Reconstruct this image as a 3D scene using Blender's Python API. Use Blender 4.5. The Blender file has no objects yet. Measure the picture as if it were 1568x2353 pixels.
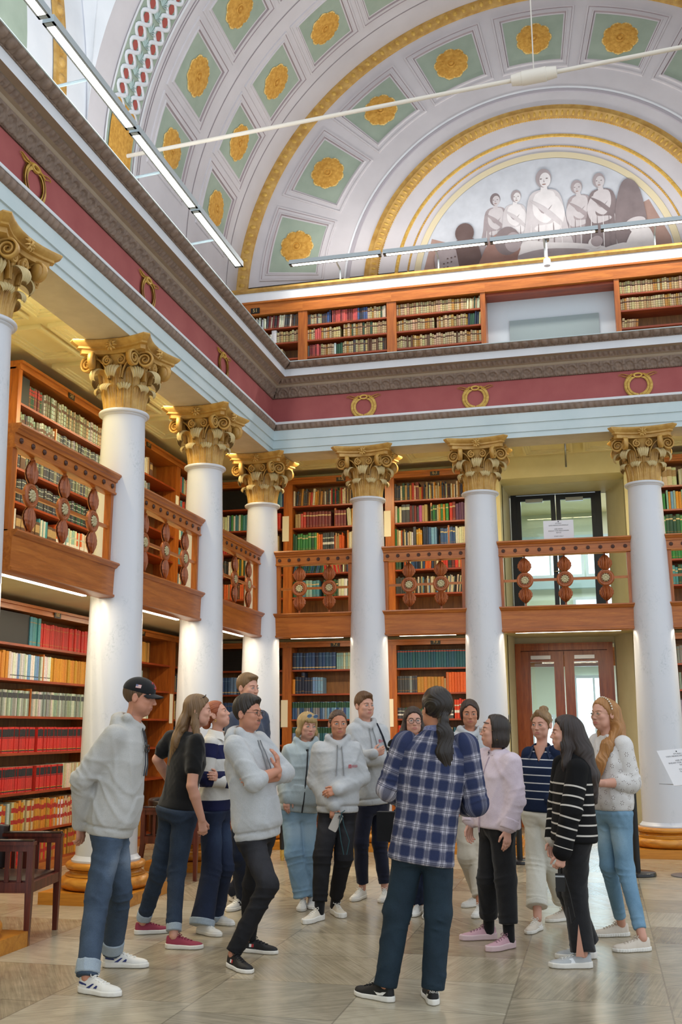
import bpy, math, random
import numpy as np
from math import pi, sin, cos, sqrt, radians
rnd = random.Random(11)
nrs = np.random.RandomState(5)
SC = bpy.context.scene
COL = SC.collection
A = np.array

# ---------------------------------------------------------------- colours and materials
def lin(h):
    if not isinstance(h, str): return tuple(h)
    h = h.lstrip('#'); o = []
    for i in (0, 2, 4):
        c = int(h[i:i+2], 16)/255
        o.append(c/12.92 if c <= .04045 else ((c+.055)/1.055)**2.4)
    return tuple(o)
def L4(h): return lin(h)+(1.,)
MATS = {}
class NT:
    def __init__(s, name):
        s.m = bpy.data.materials.new(name); s.m.use_nodes = True
        s.t = s.m.node_tree; s.b = s.t.nodes['Principled BSDF']; MATS[name] = s.m
    def n(s, typ, props=None, **ins):
        k = s.t.nodes.new('ShaderNode'+typ)
        for a, v in (props or {}).items(): setattr(k, a, v)
        for a, v in ins.items(): s.put(k, a, v)
        return k
    def put(s, k, a, v):
        sock = k.inputs[int(a[1:])] if a[0] == 'i' and a[1:].isdigit() else k.inputs[a.replace('_', ' ')]
        if isinstance(v, bpy.types.NodeSocket): s.t.links.new(v, sock)
        elif isinstance(v, bpy.types.Node): s.t.links.new(v.outputs[0], sock)
        else: sock.default_value = v
    def bs(s, **ins):
        for a, v in ins.items(): s.put(s.b, a, v)
    def mix(s, f, a, b, typ='MIX'):
        k = s.n('Mix', dict(data_type='RGBA', blend_type=typ))
        for i, v in ((0, f), (6, a), (7, b)):
            s.put(k, 'i%d' % i, v)
        return k.outputs[2]
    def math(s, op, a, b=0., c=None):
        k = s.n('Math', dict(operation=op), i0=a, i1=b)
        if c is not None: s.put(k, 'i2', c)
        return k.outputs[0]
    def ramp(s, f, stops, interp='LINEAR'):
        k = s.n('ValToRGB', i0=f); e = k.color_ramp; e.interpolation = interp
        while len(e.elements) < len(stops): e.elements.new(.5)
        for el, (p, c) in zip(e.elements, stops): el.position = p; el.color = L4(c) if isinstance(c, str) else (c, c, c, 1.)
        return k.outputs[0]
    def obj(s, scale=(1, 1, 1), rot=(0, 0, 0), world=False):
        c = s.n('NewGeometry').outputs['Position'] if world else s.n('TexCoord').outputs['Object']
        mp = s.n('Mapping', i0=c); mp.inputs['Scale'].default_value = scale; mp.inputs['Rotation'].default_value = rot
        return mp.outputs[0]
    def noise(s, vec, scale, detail=4., rough=.55, dist=0.):
        return s.n('TexNoise', Vector=vec, Scale=scale, Detail=detail, Roughness=rough, Distortion=dist).outputs[0]
    def bump(s, h, strength=.3, dist=.01):
        s.put(s.b, 'Normal', s.n('Bump', Strength=strength, Distance=dist, Height=h))
def plain(name, c, rough=.6, metal=0., spec=.4):
    if name in MATS: return MATS[name]
    k = NT(name); k.bs(Base_Color=L4(c), Roughness=rough, Metallic=metal, Specular_IOR_Level=spec); return k.m
def mottled(name, c1, c2, scale=8., rough=.6, stretch=(1, 1, 1), bump=0., metal=0., spec=.4, lo=.3, hi=.7, bscale=None, world=False):
    if name in MATS: return MATS[name]
    k = NT(name); v = k.obj(stretch, world=world); nz = k.noise(v, scale)
    k.bs(Base_Color=k.ramp(nz, [(lo, c1), (hi, c2)]), Roughness=rough, Metallic=metal, Specular_IOR_Level=spec)
    if bump: k.bump(k.noise(v, bscale or scale*4), bump, .004)
    return k.m
def wood(name, c1, c2, c3, rough=.35, axis=2, scale=3.):
    k = NT(name); st = [9., 9., 9.]; st[axis] = .7
    v = k.obj(tuple(st)); n1 = k.noise(v, scale, 5., .6, .6); n2 = k.noise(v, scale*7, 2., .5)
    col = k.ramp(k.math('ADD', k.math('MULTIPLY', n1, .8), k.math('MULTIPLY', n2, .2)), [(.3, c1), (.5, c2), (.7, c3)])
    k.bs(Base_Color=col, Roughness=rough, Specular_IOR_Level=.5); k.bump(n2, .12, .003); return k.m
def emit(name, c, strength):
    k = NT(name); k.bs(Base_Color=L4(c), Emission_Color=L4(c), Emission_Strength=strength, Roughness=.6); return k.m
def glass(name, tint='ffffff'):
    k = NT(name); g = k.n('BsdfGlossy', Roughness=.02); t = k.n('BsdfTransparent', Color=L4(tint))
    fc = k.n('LayerWeight', Blend=.5).outputs['Facing']; fr = k.math('ADD', .04, k.math('MULTIPLY', k.math('POWER', fc, 4.), .6)); mx = k.n('MixShader', i0=fr, i1=t, i2=g)
    k.t.links.new(mx.outputs[0], k.t.nodes['Material Output'].inputs[0]); return k.m

# ---------------------------------------------------------------- mesh building
def link(name, me, parent=None, mats=(), loc=None, rotz=None):
    o = bpy.data.objects.new(name, me); COL.objects.link(o)
    for m in mats: me.materials.append(m)
    if parent is not None: o.parent = parent
    if loc is not None: o.location = loc
    if rotz is not None: o.rotation_euler = (0, 0, rotz)
    return o
class MB:
    def __init__(s): s.v = []; s.f = []; s.mi = []; s.n = 0; s.col = []
    def add(s, v, f, m=0, col=None):
        v = np.asarray(v, float).reshape(-1, 3)
        s.v.append(v); s.f += [tuple(i+s.n for i in q) for q in f]; s.mi += [m]*len(f)
        if col is not None or s.col: s.col += [col or (1, 1, 1)]*len(f)
        s.n += len(v); return s
    def box(s, x0, x1, y0, y1, z0, z1, m=0, col=None):
        v = [(x, y, z) for z in (z0, z1) for y in (y0, y1) for x in (x0, x1)]
        return s.add(v, [(0, 2, 3, 1), (4, 5, 7, 6), (0, 1, 5, 4), (2, 6, 7, 3), (0, 4, 6, 2), (1, 3, 7, 5)], m, col)
    def grid(s, P, m=0, wu=False, wv=False, flip=False):
        P = np.asarray(P, float); a, b = P.shape[:2]; f = []
        for i in range(a if wu else a-1):
            for j in range(b if wv else b-1):
                q = (i*b+j, i*b+(j+1) % b, ((i+1) % a)*b+(j+1) % b, ((i+1) % a)*b+j)
                f.append(q[::-1] if flip else q)
        return s.add(P.reshape(-1, 3), f, m)
    def lathe(s, prof, n=32, c=(0, 0, 0), m=0, cap=True):
        pr = A(prof, float); t = np.arange(n)*2*pi/n
        P = np.stack([np.outer(pr[:, 0], np.cos(t)), np.outer(pr[:, 0], np.sin(t)), np.repeat(pr[:, 1:2], n, 1)], -1)+A(c)
        s.grid(P, m, wv=True)
        if cap:
            base = s.n-len(pr)*n
            s.f += [tuple(base+i for i in range(n))[::-1], tuple(base+(len(pr)-1)*n+i for i in range(n))]; s.mi += [m, m]
            if s.col: s.col += [(1, 1, 1)]*2
        return s
    def tube(s, pts, r, n=8, closed=False, m=0, flat=1., up=(0, 0, 1), cap=True):
        p = A(pts, float); k = len(p); r = np.broadcast_to(np.asarray(r, float), (k,))
        if closed: d = np.roll(p, -1, 0)-np.roll(p, 1, 0)
        else: d = np.gradient(p, axis=0)
        d /= np.linalg.norm(d, axis=1)[:, None]+1e-12
        u = A(up, float); rows = []; t = np.arange(n)*2*pi/n; s1 = None
        for i in range(k):
            ref = s1 if s1 is not None else np.cross(d[i], u)
            ref = ref-d[i]*(ref@d[i])
            if np.linalg.norm(ref) < 1e-6: ref = np.cross(d[i], A((1., .2, .1)))
            s1 = ref/np.linalg.norm(ref); s2 = np.cross(d[i], s1)
            rows.append(p[i]+r[i]*(np.outer(np.cos(t), s1)+flat*np.outer(np.sin(t), s2)))
        s.grid(A(rows), m, wu=closed, wv=True)
        if cap and not closed:
            b = s.n-k*n; s.f += [tuple(b+i for i in range(n)), tuple(b+(k-1)*n+i for i in range(n))[::-1]]; s.mi += [m, m]
            if s.col: s.col += [(1, 1, 1)]*2
        return s
    def extrude(s, poly, z0, z1, m=0):      # polygon in xy, ccw
        n = len(poly); v = [(x, y, z0) for x, y in poly]+[(x, y, z1) for x, y in poly]
        f = [tuple(range(n))[::-1], tuple(range(n, 2*n))]+[(i, (i+1) % n, n+(i+1) % n, n+i) for i in range(n)]
        return s.add(v, f, m)
    def xf(s, fn):
        s.v = [fn(np.concatenate(s.v))]; return s
    def put(s, other, fn=None):
        v = np.concatenate(other.v); v = fn(v) if fn else v
        k = s.n; s.v.append(v); s.f += [tuple(i+k for i in q) for q in other.f]; s.mi += other.mi; s.n += len(v); return s
    def mesh(s, name, smooth=35):
        me = bpy.data.meshes.new(name); V = np.concatenate(s.v)
        me.from_pydata(V.tolist(), [], s.f)
        me.polygons.foreach_set('material_index', A(s.mi, dtype=np.int32))
        if s.col:
            at = me.attributes.new('Col', 'FLOAT_COLOR', 'FACE')
            at.data.foreach_set('color', np.c_[A(s.col, float), np.ones(len(s.col))].astype(np.float32).ravel())
        if smooth:
            me.polygons.foreach_set('use_smooth', np.ones(len(me.polygons), bool))
            if smooth < 180: me.set_sharp_from_angle(angle=radians(smooth))
        me.update(); return me
    def build(s, name, mats, parent=None, smooth=35, loc=None, rotz=None):
        return link(name, s.mesh(name, smooth), parent, mats if isinstance(mats, (list, tuple)) else [mats], loc, rotz)
def empty(name, loc=(0, 0, 0), rotz=0.):
    o = bpy.data.objects.new(name, None); COL.objects.link(o); o.location = loc; o.rotation_euler = (0, 0, rotz)
    o.empty_display_size = .1; return o
def tag(o, label=None, cat=None, group=None, kind=None):
    if label: o['label'] = label
    if cat: o['category'] = cat
    if group: o['group'] = group
    if kind: o['kind'] = kind
    return o
def struct(o): o['kind'] = 'structure'; return o
def copy_tree(o, parent=None):
    c = o.copy(); COL.objects.link(c)
    if parent is not None: c.parent = parent
    for ch in list(o.children): copy_tree(ch, c)
    return c
def text_mb(txt, size, m=0, align='CENTER', font_sx=1., lines=1.0):
    cu = bpy.data.curves.new('lettering', 'FONT'); cu.body = txt; cu.size = size; cu.align_x = align; cu.align_y = 'CENTER'; cu.space_line = lines
    cu.resolution_u = 2
    ob = bpy.data.objects.new('lettering', cu); COL.objects.link(ob)
    dg = bpy.context.evaluated_depsgraph_get(); me = bpy.data.meshes.new_from_object(ob.evaluated_get(dg))
    v = A([q.co[:] for q in me.vertices]); f = [tuple(p.vertices) for p in me.polygons]
    bpy.data.objects.remove(ob); bpy.data.curves.remove(cu); bpy.data.meshes.remove(me)
    mb = MB()
    if len(v): v[:, 0] *= font_sx; mb.add(v, f, m)
    return mb
# ---------------------------------------------------------------- palette of the hall
W_OAK = wood('oak_warm', '8a4a18', 'a85e22', 'bf7530', .3, 0)
W_OAKV = wood('oak_upright', '803f14', 'a3571e', 'b96d2a', .3, 2)
W_RED = wood('mahogany_shelf', '6e2610', '8e3a16', 'a64c1e', .35, 0)
W_DARK = wood('carved_wood', '7a3a18', '9a5226', 'b3683a', .35, 2)
W_BASE = wood('base_oak', '9c5f18', 'c07d26', 'd29438', .3, 0, 2.)
W_CHAIR = wood('chair_wood', '3d180e', '57241a', '743522', .35, 2)
W_DOOR = wood('door_wood', '743214', '904820', 'a85c30', .22, 2, 2.)
M_WHITE = mottled('plaster_white', 'd3d6dc', 'dddfe4', 2., .75)
M_ARCHI = mottled('architrave_paint', 'bccdd2', 'c8d6da', 2., .6)
M_TAUPE = mottled('carved_taupe', '77655a', '8f7b6d', 14., .7)
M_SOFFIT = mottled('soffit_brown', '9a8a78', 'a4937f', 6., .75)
M_FRIEZE = mottled('frieze_red', '9a4e4e', 'a65a58', 3., .75)
M_CREAM = mottled('cream_wall', 'd0c491', 'dacfa0', 2.5, .7)
M_CEIL2 = mottled('cream_coffer', 'd2c79c', 'dbd1aa', 2.5, .7)
M_GOLD = mottled('gilt_ochre', 'a67a34', 'c9a25a', 9., .45, spec=.5)
M_ROSE = mottled('rosette_gold', 'b8822e', 'd8a54c', 20., .6)
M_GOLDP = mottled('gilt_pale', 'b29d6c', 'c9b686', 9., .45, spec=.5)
M_GOLDM = mottled('gold_band', 'b98e3a', 'd8b25c', 30., .45, metal=.15)
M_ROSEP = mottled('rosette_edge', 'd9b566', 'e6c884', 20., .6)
M_GREEN = mottled('coffer_green', '93a192', 'a1ae9f', 3., .75)
M_PALEG = plain('antique_rosette', 'b7ac86', .4, .3)
M_BLACK = plain('matt_black', '141313', .5)
M_DARKB = plain('dark_recess', '2a1a12', .7)
M_STEEL = plain('satin_steel', '9a9c9e', .3, .9)
M_PAPER = plain('card_paper', 'e6ddc6', .8)
M_INK = plain('printed_ink', '3a3c42', .8)
M_LAMPH = plain('lamp_housing', 'b9c3c8', .4, .3)
def marble():
    k = NT('scagliola_white'); v = k.obj((1, 1, .7)); n = k.noise(v, 3., 3., .6, .4); n2 = k.noise(v, 26., 5., .75, 1.5)
    vein = k.math('MULTIPLY', k.ramp(n, [(.5, 0.), (.7, 1.)]), k.ramp(n2, [(.5, 0.), (.62, 1.)]))
    base = k.mix(k.noise(v, 1.2), L4('c6c9d1'), L4('d2d4da'))
    k.bs(Base_Color=k.mix(k.math('MULTIPLY', vein, .45), base, L4('8b9aa0')), Roughness=.28, Specular_IOR_Level=.5); return k.m
M_MARBLE = marble()
def slab_floor():
    k = NT('stone_slabs'); p = k.n('NewGeometry').outputs['Position']; sp = k.n('SeparateXYZ', i0=p)
    sx, sy = .883, .52
    row = k.math('FLOOR', k.math('DIVIDE', k.math('ADD', sp.outputs[0], .579+10*sx), sx))
    off = k.n('TexWhiteNoise', dict(noise_dimensions='1D'), W=row).outputs[0]
    fx = k.math('DIVIDE', k.math('ADD', sp.outputs[0], .579+10*sx), sx)
    ln = k.math('ADD', sy, k.math('MULTIPLY', off, .4))
    fy = k.math('ADD', k.math('DIVIDE', sp.outputs[1], ln), k.math('MULTIPLY', off, 7.))
    idv = k.n('CombineXYZ', X=row, Y=k.math('FLOOR', fy))
    rn = k.n('TexWhiteNoise', dict(noise_dimensions='3D'), Vector=idv); r1 = rn.outputs[0]; rc = k.n('SeparateXYZ', i0=rn.outputs[1])
    ang = k.math('MULTIPLY', k.math('ROUND', k.math('MULTIPLY', r1, 4.)), pi/4)
    rot = k.n('VectorRotate', dict(rotation_type='Z_AXIS'), Vector=p, Angle=k.math('ADD', ang, .2))
    sh = k.n('VectorMath', dict(operation='ADD'), i0=rot.outputs[0], i1=k.n('CombineXYZ', X=k.math('MULTIPLY', r1, 37.), Y=k.math('MULTIPLY', rc.outputs[1], 51.)))
    stv = k.n('Mapping', i0=sh.outputs[0]); stv.inputs['Scale'].default_value = (.55, 15., 1.)
    st = k.noise(stv.outputs[0], 2.6, 5., .62, 1.4); bl = k.noise(sh.outputs[0], 2.4, 4., .6, 1.8)
    tone = k.math('ADD', k.math('MULTIPLY', st, .5), k.math('ADD', k.math('MULTIPLY', bl, .38), k.math('MULTIPLY', k.math('SUBTRACT', rc.outputs[2], .5), .26)))
    c1 = k.ramp(tone, [(.2, '786b58'), (.4, '97896f'), (.55, 'ac9d82'), (.75, 'c0b398')])
    c2 = k.ramp(tone, [(.2, '766d5d'), (.4, '9b9381'), (.55, 'b0a893'), (.75, 'c3bba8')])
    col = k.mix(rc.outputs[0], c1, c2)
    ex = k.math('ABSOLUTE', k.math('SUBTRACT', k.math('FRACT', fx), .5)); ey = k.math('ABSOLUTE', k.math('SUBTRACT', k.math('FRACT', fy), .5))
    j = k.math('MAXIMUM', k.math('GREATER_THAN', ex, .4945), k.math('GREATER_THAN', ey, .4935))
    k.bs(Base_Color=k.mix(k.math('MULTIPLY', j, .45), col, L4('5b5244')), Roughness=k.math('ADD', .10, k.math('MULTIPLY', st, .24)), Specular_IOR_Level=.55)
    k.bump(k.math('SUBTRACT', st, k.math('MULTIPLY', j, .6)), .1, .004); return k.m
M_FLOOR = slab_floor()

# ---------------------------------------------------------------- key dimensions (metres)
XL, YB, DY = -4.539, 13.840, 2.272           # left colonnade, back colonnade, bay length
BX = [-2.9915, -1.4198, .7367]               # columns of the back colonnade
XW, YW = -6.10, 15.97                        # fronts of the bookcases on the two aisles
X1 = 3.3                                     # how far the back range is built to the right
Y0 = 3.4                                     # how far the left range is built towards the viewer
ZA, ZT, ZC = 5.366, 5.815, 6.610             # architrave underside, top of architrave, top of cornice
ZB = 3.07                                    # balcony floor

def ell(prof, name, mats, y0=Y0, x1=X1, midx=None, parent=None, smooth=35):
    """a moulding profile (d towards the hall, z) swept along the left range, mitred, and along the back range"""
    pr = A(prof, float); d, z = pr[:, 0], pr[:, 1]
    rows = [np.stack([XL+d, np.full_like(d, y0), z], 1), np.stack([XL+d, YB-d, z], 1), np.stack([np.full_like(d, x1), YB-d, z], 1)]
    mb = MB(); mb.grid(A(rows)); 
    if midx: mb.mi = list(midx)*2
    return mb.build(name, mats, parent, smooth)
def carved(prof, name, mat, parent, pat, amp, step=.012, y0=Y0, x1=X1):
    """as ell() but with a repeated carved pattern raised along the moulding's outward normal"""
    pr = A(prof, float); k = 13
    t = np.linspace(0, 1, k); s = np.r_[0, np.cumsum(np.hypot(*np.diff(pr, axis=0).T))]; s /= s[-1]
    d0, z0 = np.interp(t, s, pr[:, 0]), np.interp(t, s, pr[:, 1])
    nx, nz = -np.gradient(z0), np.gradient(d0); ln = np.hypot(nx, nz)+1e-9; nx, nz = -nx/ln, -nz/ln
    mb = MB()
    for leg in (0, 1):
        n = int(((YB-y0) if leg == 0 else (x1-XL))/step); L = n*step; u = np.arange(n+1)*step
        rl = L-u if leg == 0 else u                              # distance from the corner
        h = pat(rl[:, None], t[None, :])*amp*np.clip((rl-.02)/.03, 0, 1)[:, None]*np.clip(np.minimum(t, 1-t)*8, 0, 1)[None, :]
        d = d0[None]+h*nx[None]; z = z0[None]+h*nz[None]
        if leg == 0:
            P = np.stack([XL+d, np.broadcast_to((y0+u)[:, None], d.shape), z], -1)
            P[:, :, 1] = np.minimum(P[:, :, 1], YB-d); P[-1, :, 1] = YB-d[-1]
        else:
            P = np.stack([np.broadcast_to((XL+u)[:, None], d.shape), YB-d, z], -1)
            P[:, :, 0] = np.maximum(P[:, :, 0], XL+d); P[0, :, 0] = XL+d[0]
        mb.grid(P)
    return mb.build(name, mat, parent, 180)
def egg(per):
    def f(s, t):
        p = (s/per) % 1.-.5
        e = np.sqrt(np.clip(1-(p/.34)**2-((t-.55)/.5)**2, 0, 1)); dart = np.clip(1-np.abs(np.abs(p)-.5)/.08, 0, 1)*np.clip(1.2-t, 0, 1)*.8
        return e+dart
    return f
def bead(per):
    def f(s, t):
        p = (s/per) % 1.-.5
        return np.sqrt(np.clip(1-(p/.46)**2-((t-.5)/.5)**2, 0, 1))
    return f
def anthemion(per):
    def f(s, t):
        p = ((s/per) % 1.-.5)*2; r = np.hypot(p*.95, (t-.25)*1.35); a = np.arctan2(t-.12, p)
        fan = np.clip(np.cos(a*9)*.5+.5, 0, 1)*np.clip(1-np.abs(r-.42)/.34, 0, 1)
        arch = np.exp(-((r-.86)/.09)**2)+.8*np.exp(-((np.abs(p)-.93)/.07)**2)*(t > .5)
        return np.maximum(fan*.8, arch)+.35*np.exp(-((t-.06)/.05)**2)
    return f

# ---------------------------------------------------------------- floor, walls behind the cases, ceilings of the aisles
struct(MB().box(-7., 9., -4., 24., -.2, 0).build('floor', M_FLOOR, smooth=0))
M_CREAMW = M_CREAM
w = MB().box(XW-.62, XW-.40, -2., YW+.6, 0, ZA+.6); struct(w.build('wall_left', M_CREAMW, smooth=0))
NX0, NX1 = -1.33, .56                        # the door niche
w = MB(); w.box(XW-.62, NX0, YW+.36, YW+.6, 0, ZA+.6); w.box(NX1, 9., YW+.36, YW+.6, 0, ZA+.6)
w.box(NX0, NX1, YW+.02, YW+.6, 2.96, 3.05); w.box(NX0, NX1, YW+.02, YW+.6, 5.37, ZA+.6)
w.box(NX0-.24, NX0, YW+.02, YW+.6, 0, ZA+.6); w.box(NX1, NX1+.2, YW+.02, YW+.6, 0, ZA+.6)
struct(w.build('wall_back', M_CREAMW, smooth=0))
DYY = 17.30                                  # plane of the doors
w = MB()
for z0, z1 in ((0, 3.0), (ZB, ZA+.02)):       # reveals of the niche
    w.add([(NX0, YW+.5, z0), (-1.28, DYY, z0), (-1.28, DYY, z1), (NX0, YW+.5, z1)], [(0, 3, 2, 1)])
    w.add([(NX1, YW+.5, z0), (.30, DYY, z0), (.30, DYY, z1), (NX1, YW+.5, z1)], [(0, 1, 2, 3)])
w.box(-1.35, .60, YW+.5, DYY+.1, 2.98, 3.06); w.box(-1.45, .7, YW+.5, DYY+.1, ZA, ZA+.1)
w.box(-6., -1.28, DYY, DYY+.16, 0, 6.0); w.box(.30, 6., DYY, DYY+.16, 0, 6.0); w.box(-1.28, .30, DYY, DYY+.16, 2.87, 3.1); w.box(-1.28, .30, DYY, DYY+.16, 5.44, 6.0)
struct(w.build('wall_niche', mottled('niche_cream', 'c2bb9c', 'cdc6a8', 2.5, .7), smooth=0))
def aisle_ceiling(z, th, coff, name, mat):
    mb = MB(); d0 = -.20
    mb.box(XW-.5, XL+d0, -1., YW+.5, z, z+th); mb.box(XL+d0, 9., YB-d0, YW+.5, z, z+th)
    o = struct(mb.build(name, mat, smooth=0))
    if coff:
        def coffer(x0, x1, y0, y1):
            c = MB()
            for k, (ins, dz) in enumerate(((.0, .0), (.036, .018), (.072, .032))):
                a, b, e, g = x0+ins, x1-ins, y0+ins, y1-ins; t = .035
                c.box(a, b, e, e+t, z-.05+dz, z+.01); c.box(a, b, g-t, g, z-.05+dz, z+.01); c.box(a, a+t, e+t, g-t, z-.05+dz, z+.01); c.box(b-t, b, e+t, g-t, z-.05+dz, z+.01)
            c.build('coffer', mat, o, 0)
        for i in range(9):
            y = YB-.2-DY*.5*(i+1)
            for x in (-6.0, -5.42): coffer(x, x+.5, y+.12, y+1.02)
        for i in range(8):
            x = -4.6+i*.9
            for y in (14.3, 15.1): coffer(x+.08, x+.82, y, y+.68)
    return o
aisle_ceiling(5.72, .1, True, 'ceiling_upper_aisle', M_CEIL2)
aisle_ceiling(2.965, .09, False, 'ceiling_lower_aisle', M_CEIL2)

# ---------------------------------------------------------------- entablature
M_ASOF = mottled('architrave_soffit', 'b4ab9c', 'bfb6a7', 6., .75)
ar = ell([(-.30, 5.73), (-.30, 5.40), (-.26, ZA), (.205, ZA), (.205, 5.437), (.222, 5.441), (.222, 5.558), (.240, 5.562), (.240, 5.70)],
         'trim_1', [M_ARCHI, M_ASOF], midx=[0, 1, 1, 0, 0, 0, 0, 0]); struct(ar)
carved([(.240, 5.70), (.25, 5.715), (.262, 5.75), (.275, 5.785)], 'carved_band', M_TAUPE, ar, egg(.085), .020)
ell([(.279, 5.785), (.283, 5.79), (.283, ZT), (.20, ZT)], 'fillet', M_WHITE, parent=ar)
fr = struct(ell([(.20, ZT), (.20, 6.19)], 'trim_2', M_FRIEZE))
co = ell([(.20, 6.185), (.20, 6.19), (.225, 6.19)], 'trim_3', [M_TAUPE]); struct(co)
carved([(.212, 6.19), (.225, 6.21), (.25, 6.27), (.285, 6.325)], 'carved_anthemion', M_TAUPE, co, anthemion(.15), .025, .0115)
carved([(.212, 6.186), (.222, 6.20)], 'bead_row', M_TAUPE, co, bead(.03), .007, .006)
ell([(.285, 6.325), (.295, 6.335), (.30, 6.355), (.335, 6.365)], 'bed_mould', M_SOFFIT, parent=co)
carved([(.335, 6.365), (.345, 6.385), (.365, 6.405), (.385, 6.418)], 'egg_band', M_TAUPE, co, egg(.07), .017)
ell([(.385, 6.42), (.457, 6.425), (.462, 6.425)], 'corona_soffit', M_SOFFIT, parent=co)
ell([(.462, 6.425), (.462, 6.528)], 'corona', M_WHITE, parent=co)
carved([(.464, 6.528), (.474, 6.542)], 'bead_row', M_TAUPE, co, bead(.036), .009, .006)
carved([(.47, 6.540), (.50, 6.558), (.53, 6.575), (.560, 6.598)], 'carved_lip', M_TAUPE, co, egg(.13), .024)
ell([(.560, 6.598), (.569, 6.600), (.569, ZC), (-1.6, ZC)], 'top_fillet', M_ARCHI, parent=co)

# ---------------------------------------------------------------- wreaths on the frieze
def wreath():
    mb = MB(); R = .145; n = 26
    for s in (-1, 1):
        pts = [(s*R*sin(a), 0, -R*cos(a)-.01) for a in np.linspace(.02, 2.55, 14)]
        mb.tube(pts, [.011+.003*sin(i*.24*pi) for i in range(14)], 6)
        for i, a in enumerate(np.linspace(.12, 2.5, n)):
            for q in (-1, 1):
                c = A((s*(R+q*.017)*sin(a), -.008, -(R+q*.017)*cos(a)-.01)); tdir = A((s*cos(a), 0, sin(a))); o = A((s*sin(a), 0, -cos(a)))*q
                e = tdir*.048+o*.024; w = np.cross(e, (0, 1, 0)); w = w/np.linalg.norm(w)*.015
                mb.add([c-e*.3, c+w+A((0, -.012, 0)), c+e*.9, c-w+A((0, -.004, 0))], [(0, 1, 2, 3)])
    for s in (-1, 1):                                             # ribbon ends
        for k in range(2):
            mb.tube([(s*x, -.006-.004*sin(x*60), .125+k*.022+.014*sin(x*34+k)) for x in np.linspace(.05-.03*k, .25, 9)], [.011, .014, .014, .013, .011, .009, .008, .006, .003], 6, flat=.5)
        mb.tube([(s*.05*cos(a), -.006, .13+.026*sin(a)) for a in np.linspace(0, 2*pi, 12)][:-1], .014, 5, closed=True)
    return mb
wm = wreath().mesh('wreath', 40); wm.materials.append(M_GOLDM)
for k, x in enumerate(BX):
    o = link('wreath', wm, None, (), (x, YB-.20-.008, 5.98))
    tag(o, 'gilded laurel wreath on the red frieze above the '+('corner-most column right of the hall corner', 'column left of the doors', 'column right of the doors')[k], 'wreath', 'laurel wreaths on the red frieze')
for k in range(3):
    o = link('wreath', wm, None, (), (XL+.20+.008, YB-DY*(k+1), 5.98), pi/2)
    tag(o, 'gilded laurel wreath on the left red frieze, '+('farthest from the viewer', 'in the middle of three', 'nearest the viewer at the photo edge')[k], 'wreath', 'laurel wreaths on the red frieze')

# ---------------------------------------------------------------- columns
HC = ZA-4.68
def acanthus(h, tip, w0):
    t = np.linspace(0, 1, 26); r0 = .20; rc = (tip-r0-.03)/2; prof = []
    for q in t:
        if q < .55: prof.append((r0+.03*(q/.55)**2, (h-rc)*q/.55))
        else:
            a = pi-(q-.55)/.45*(pi*1.28); prof.append((r0+.03+rc+rc*cos(a), h-rc+rc*sin(a)))
    u = np.linspace(-1, 1, 31); P = []
    for q, (r, z) in zip(t, prof):
        lob = 1-.17*abs(cos(q*pi*6.5)) if q < .6 else 1.
        w = w0*(1.-.18*max(0, q-.1))*lob if q < .62 else w0*(.9-.5*max(0, (q-.72)/.28)**2)
        rib = .0125*np.abs(np.cos(u*pi*2.6))*(.45+.75*q)-.006-.012*u*u+.012*np.exp(-(u/.1)**2)*(q < .6)
        rr = r+rib*(1 if q < .6 else 1)-(w*u)**2/(2*.26); zz = z+(rib*.8 if q > .6 else 0)
        P.append(np.stack([rr, w*u, np.broadcast_to(zz, u.shape)], 1))
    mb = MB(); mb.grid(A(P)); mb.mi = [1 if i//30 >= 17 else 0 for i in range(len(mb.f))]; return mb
def rotz(a):
    c, s = cos(a), sin(a)
    return lambda v: np.stack([v[:, 0]*c-v[:, 1]*s, v[:, 0]*s+v[:, 1]*c, v[:, 2]], 1)
def ribbon(pts, nrm, wid, th):
    p = A(pts, float); d = np.gradient(p, axis=0); d /= np.linalg.norm(d, axis=1)[:, None]; n = A(nrm, float)
    s = np.cross(d, n); wid = np.broadcast_to(wid, (len(p),))[:, None]; th = np.broadcast_to(th, (len(p),))[:, None]
    ring = [p+n*wid/2+s*th*.8, p+n*wid*.62, p+n*wid/2-s*th*.8, p-n*wid/2-s*th*.8, p-n*wid/2+s*th*.8]
    mb = MB(); mb.grid(np.stack(ring, 1), wv=True); return mb
def volute(tc, nz, zc, R, t0, z0, n0, turns=2.1, tilt=.0):
    nrm = A((cos(tilt), sin(tilt), 0.)); tv = A((-sin(tilt), cos(tilt), 0.))
    c = nrm*nz+tv*tc; pts = []
    for q in np.linspace(0, 1, 12, endpoint=False):
        b = (1-q)**2; e = 2*q*(1-q); g = q*q
        p0 = A((n0, t0, z0)); p1 = A((n0+.02, t0+.02, zc+R*.6)); p2 = c+A((0, 0, zc+R))-A((0, 0, 0))
        pts.append(b*p0+e*p1+g*p2)
    for a in np.linspace(0, turns*2*pi, 44):
        r = R*(1-.88*a/(turns*2*pi)); pts.append(c+tv*r*sin(a)+A((0, 0, zc+r*cos(a))))
    k = len(pts); mb = ribbon(pts, nrm, .05, np.r_[np.linspace(.007, .013, 12), np.linspace(.013, .007, k-12)])
    mb.lathe([(.001, -.03), (R*.85, -.028), (R*.85, -.004), (.001, -.004)], 14, cap=False)
    v = mb.v[-1]; loc = np.stack([c[0]+nrm[0]*v[:, 2]+tv[0]*v[:, 1], c[1]+nrm[1]*v[:, 2]+tv[1]*v[:, 1], zc+v[:, 0]], 1); mb.v[-1] = loc
    return mb
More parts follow.
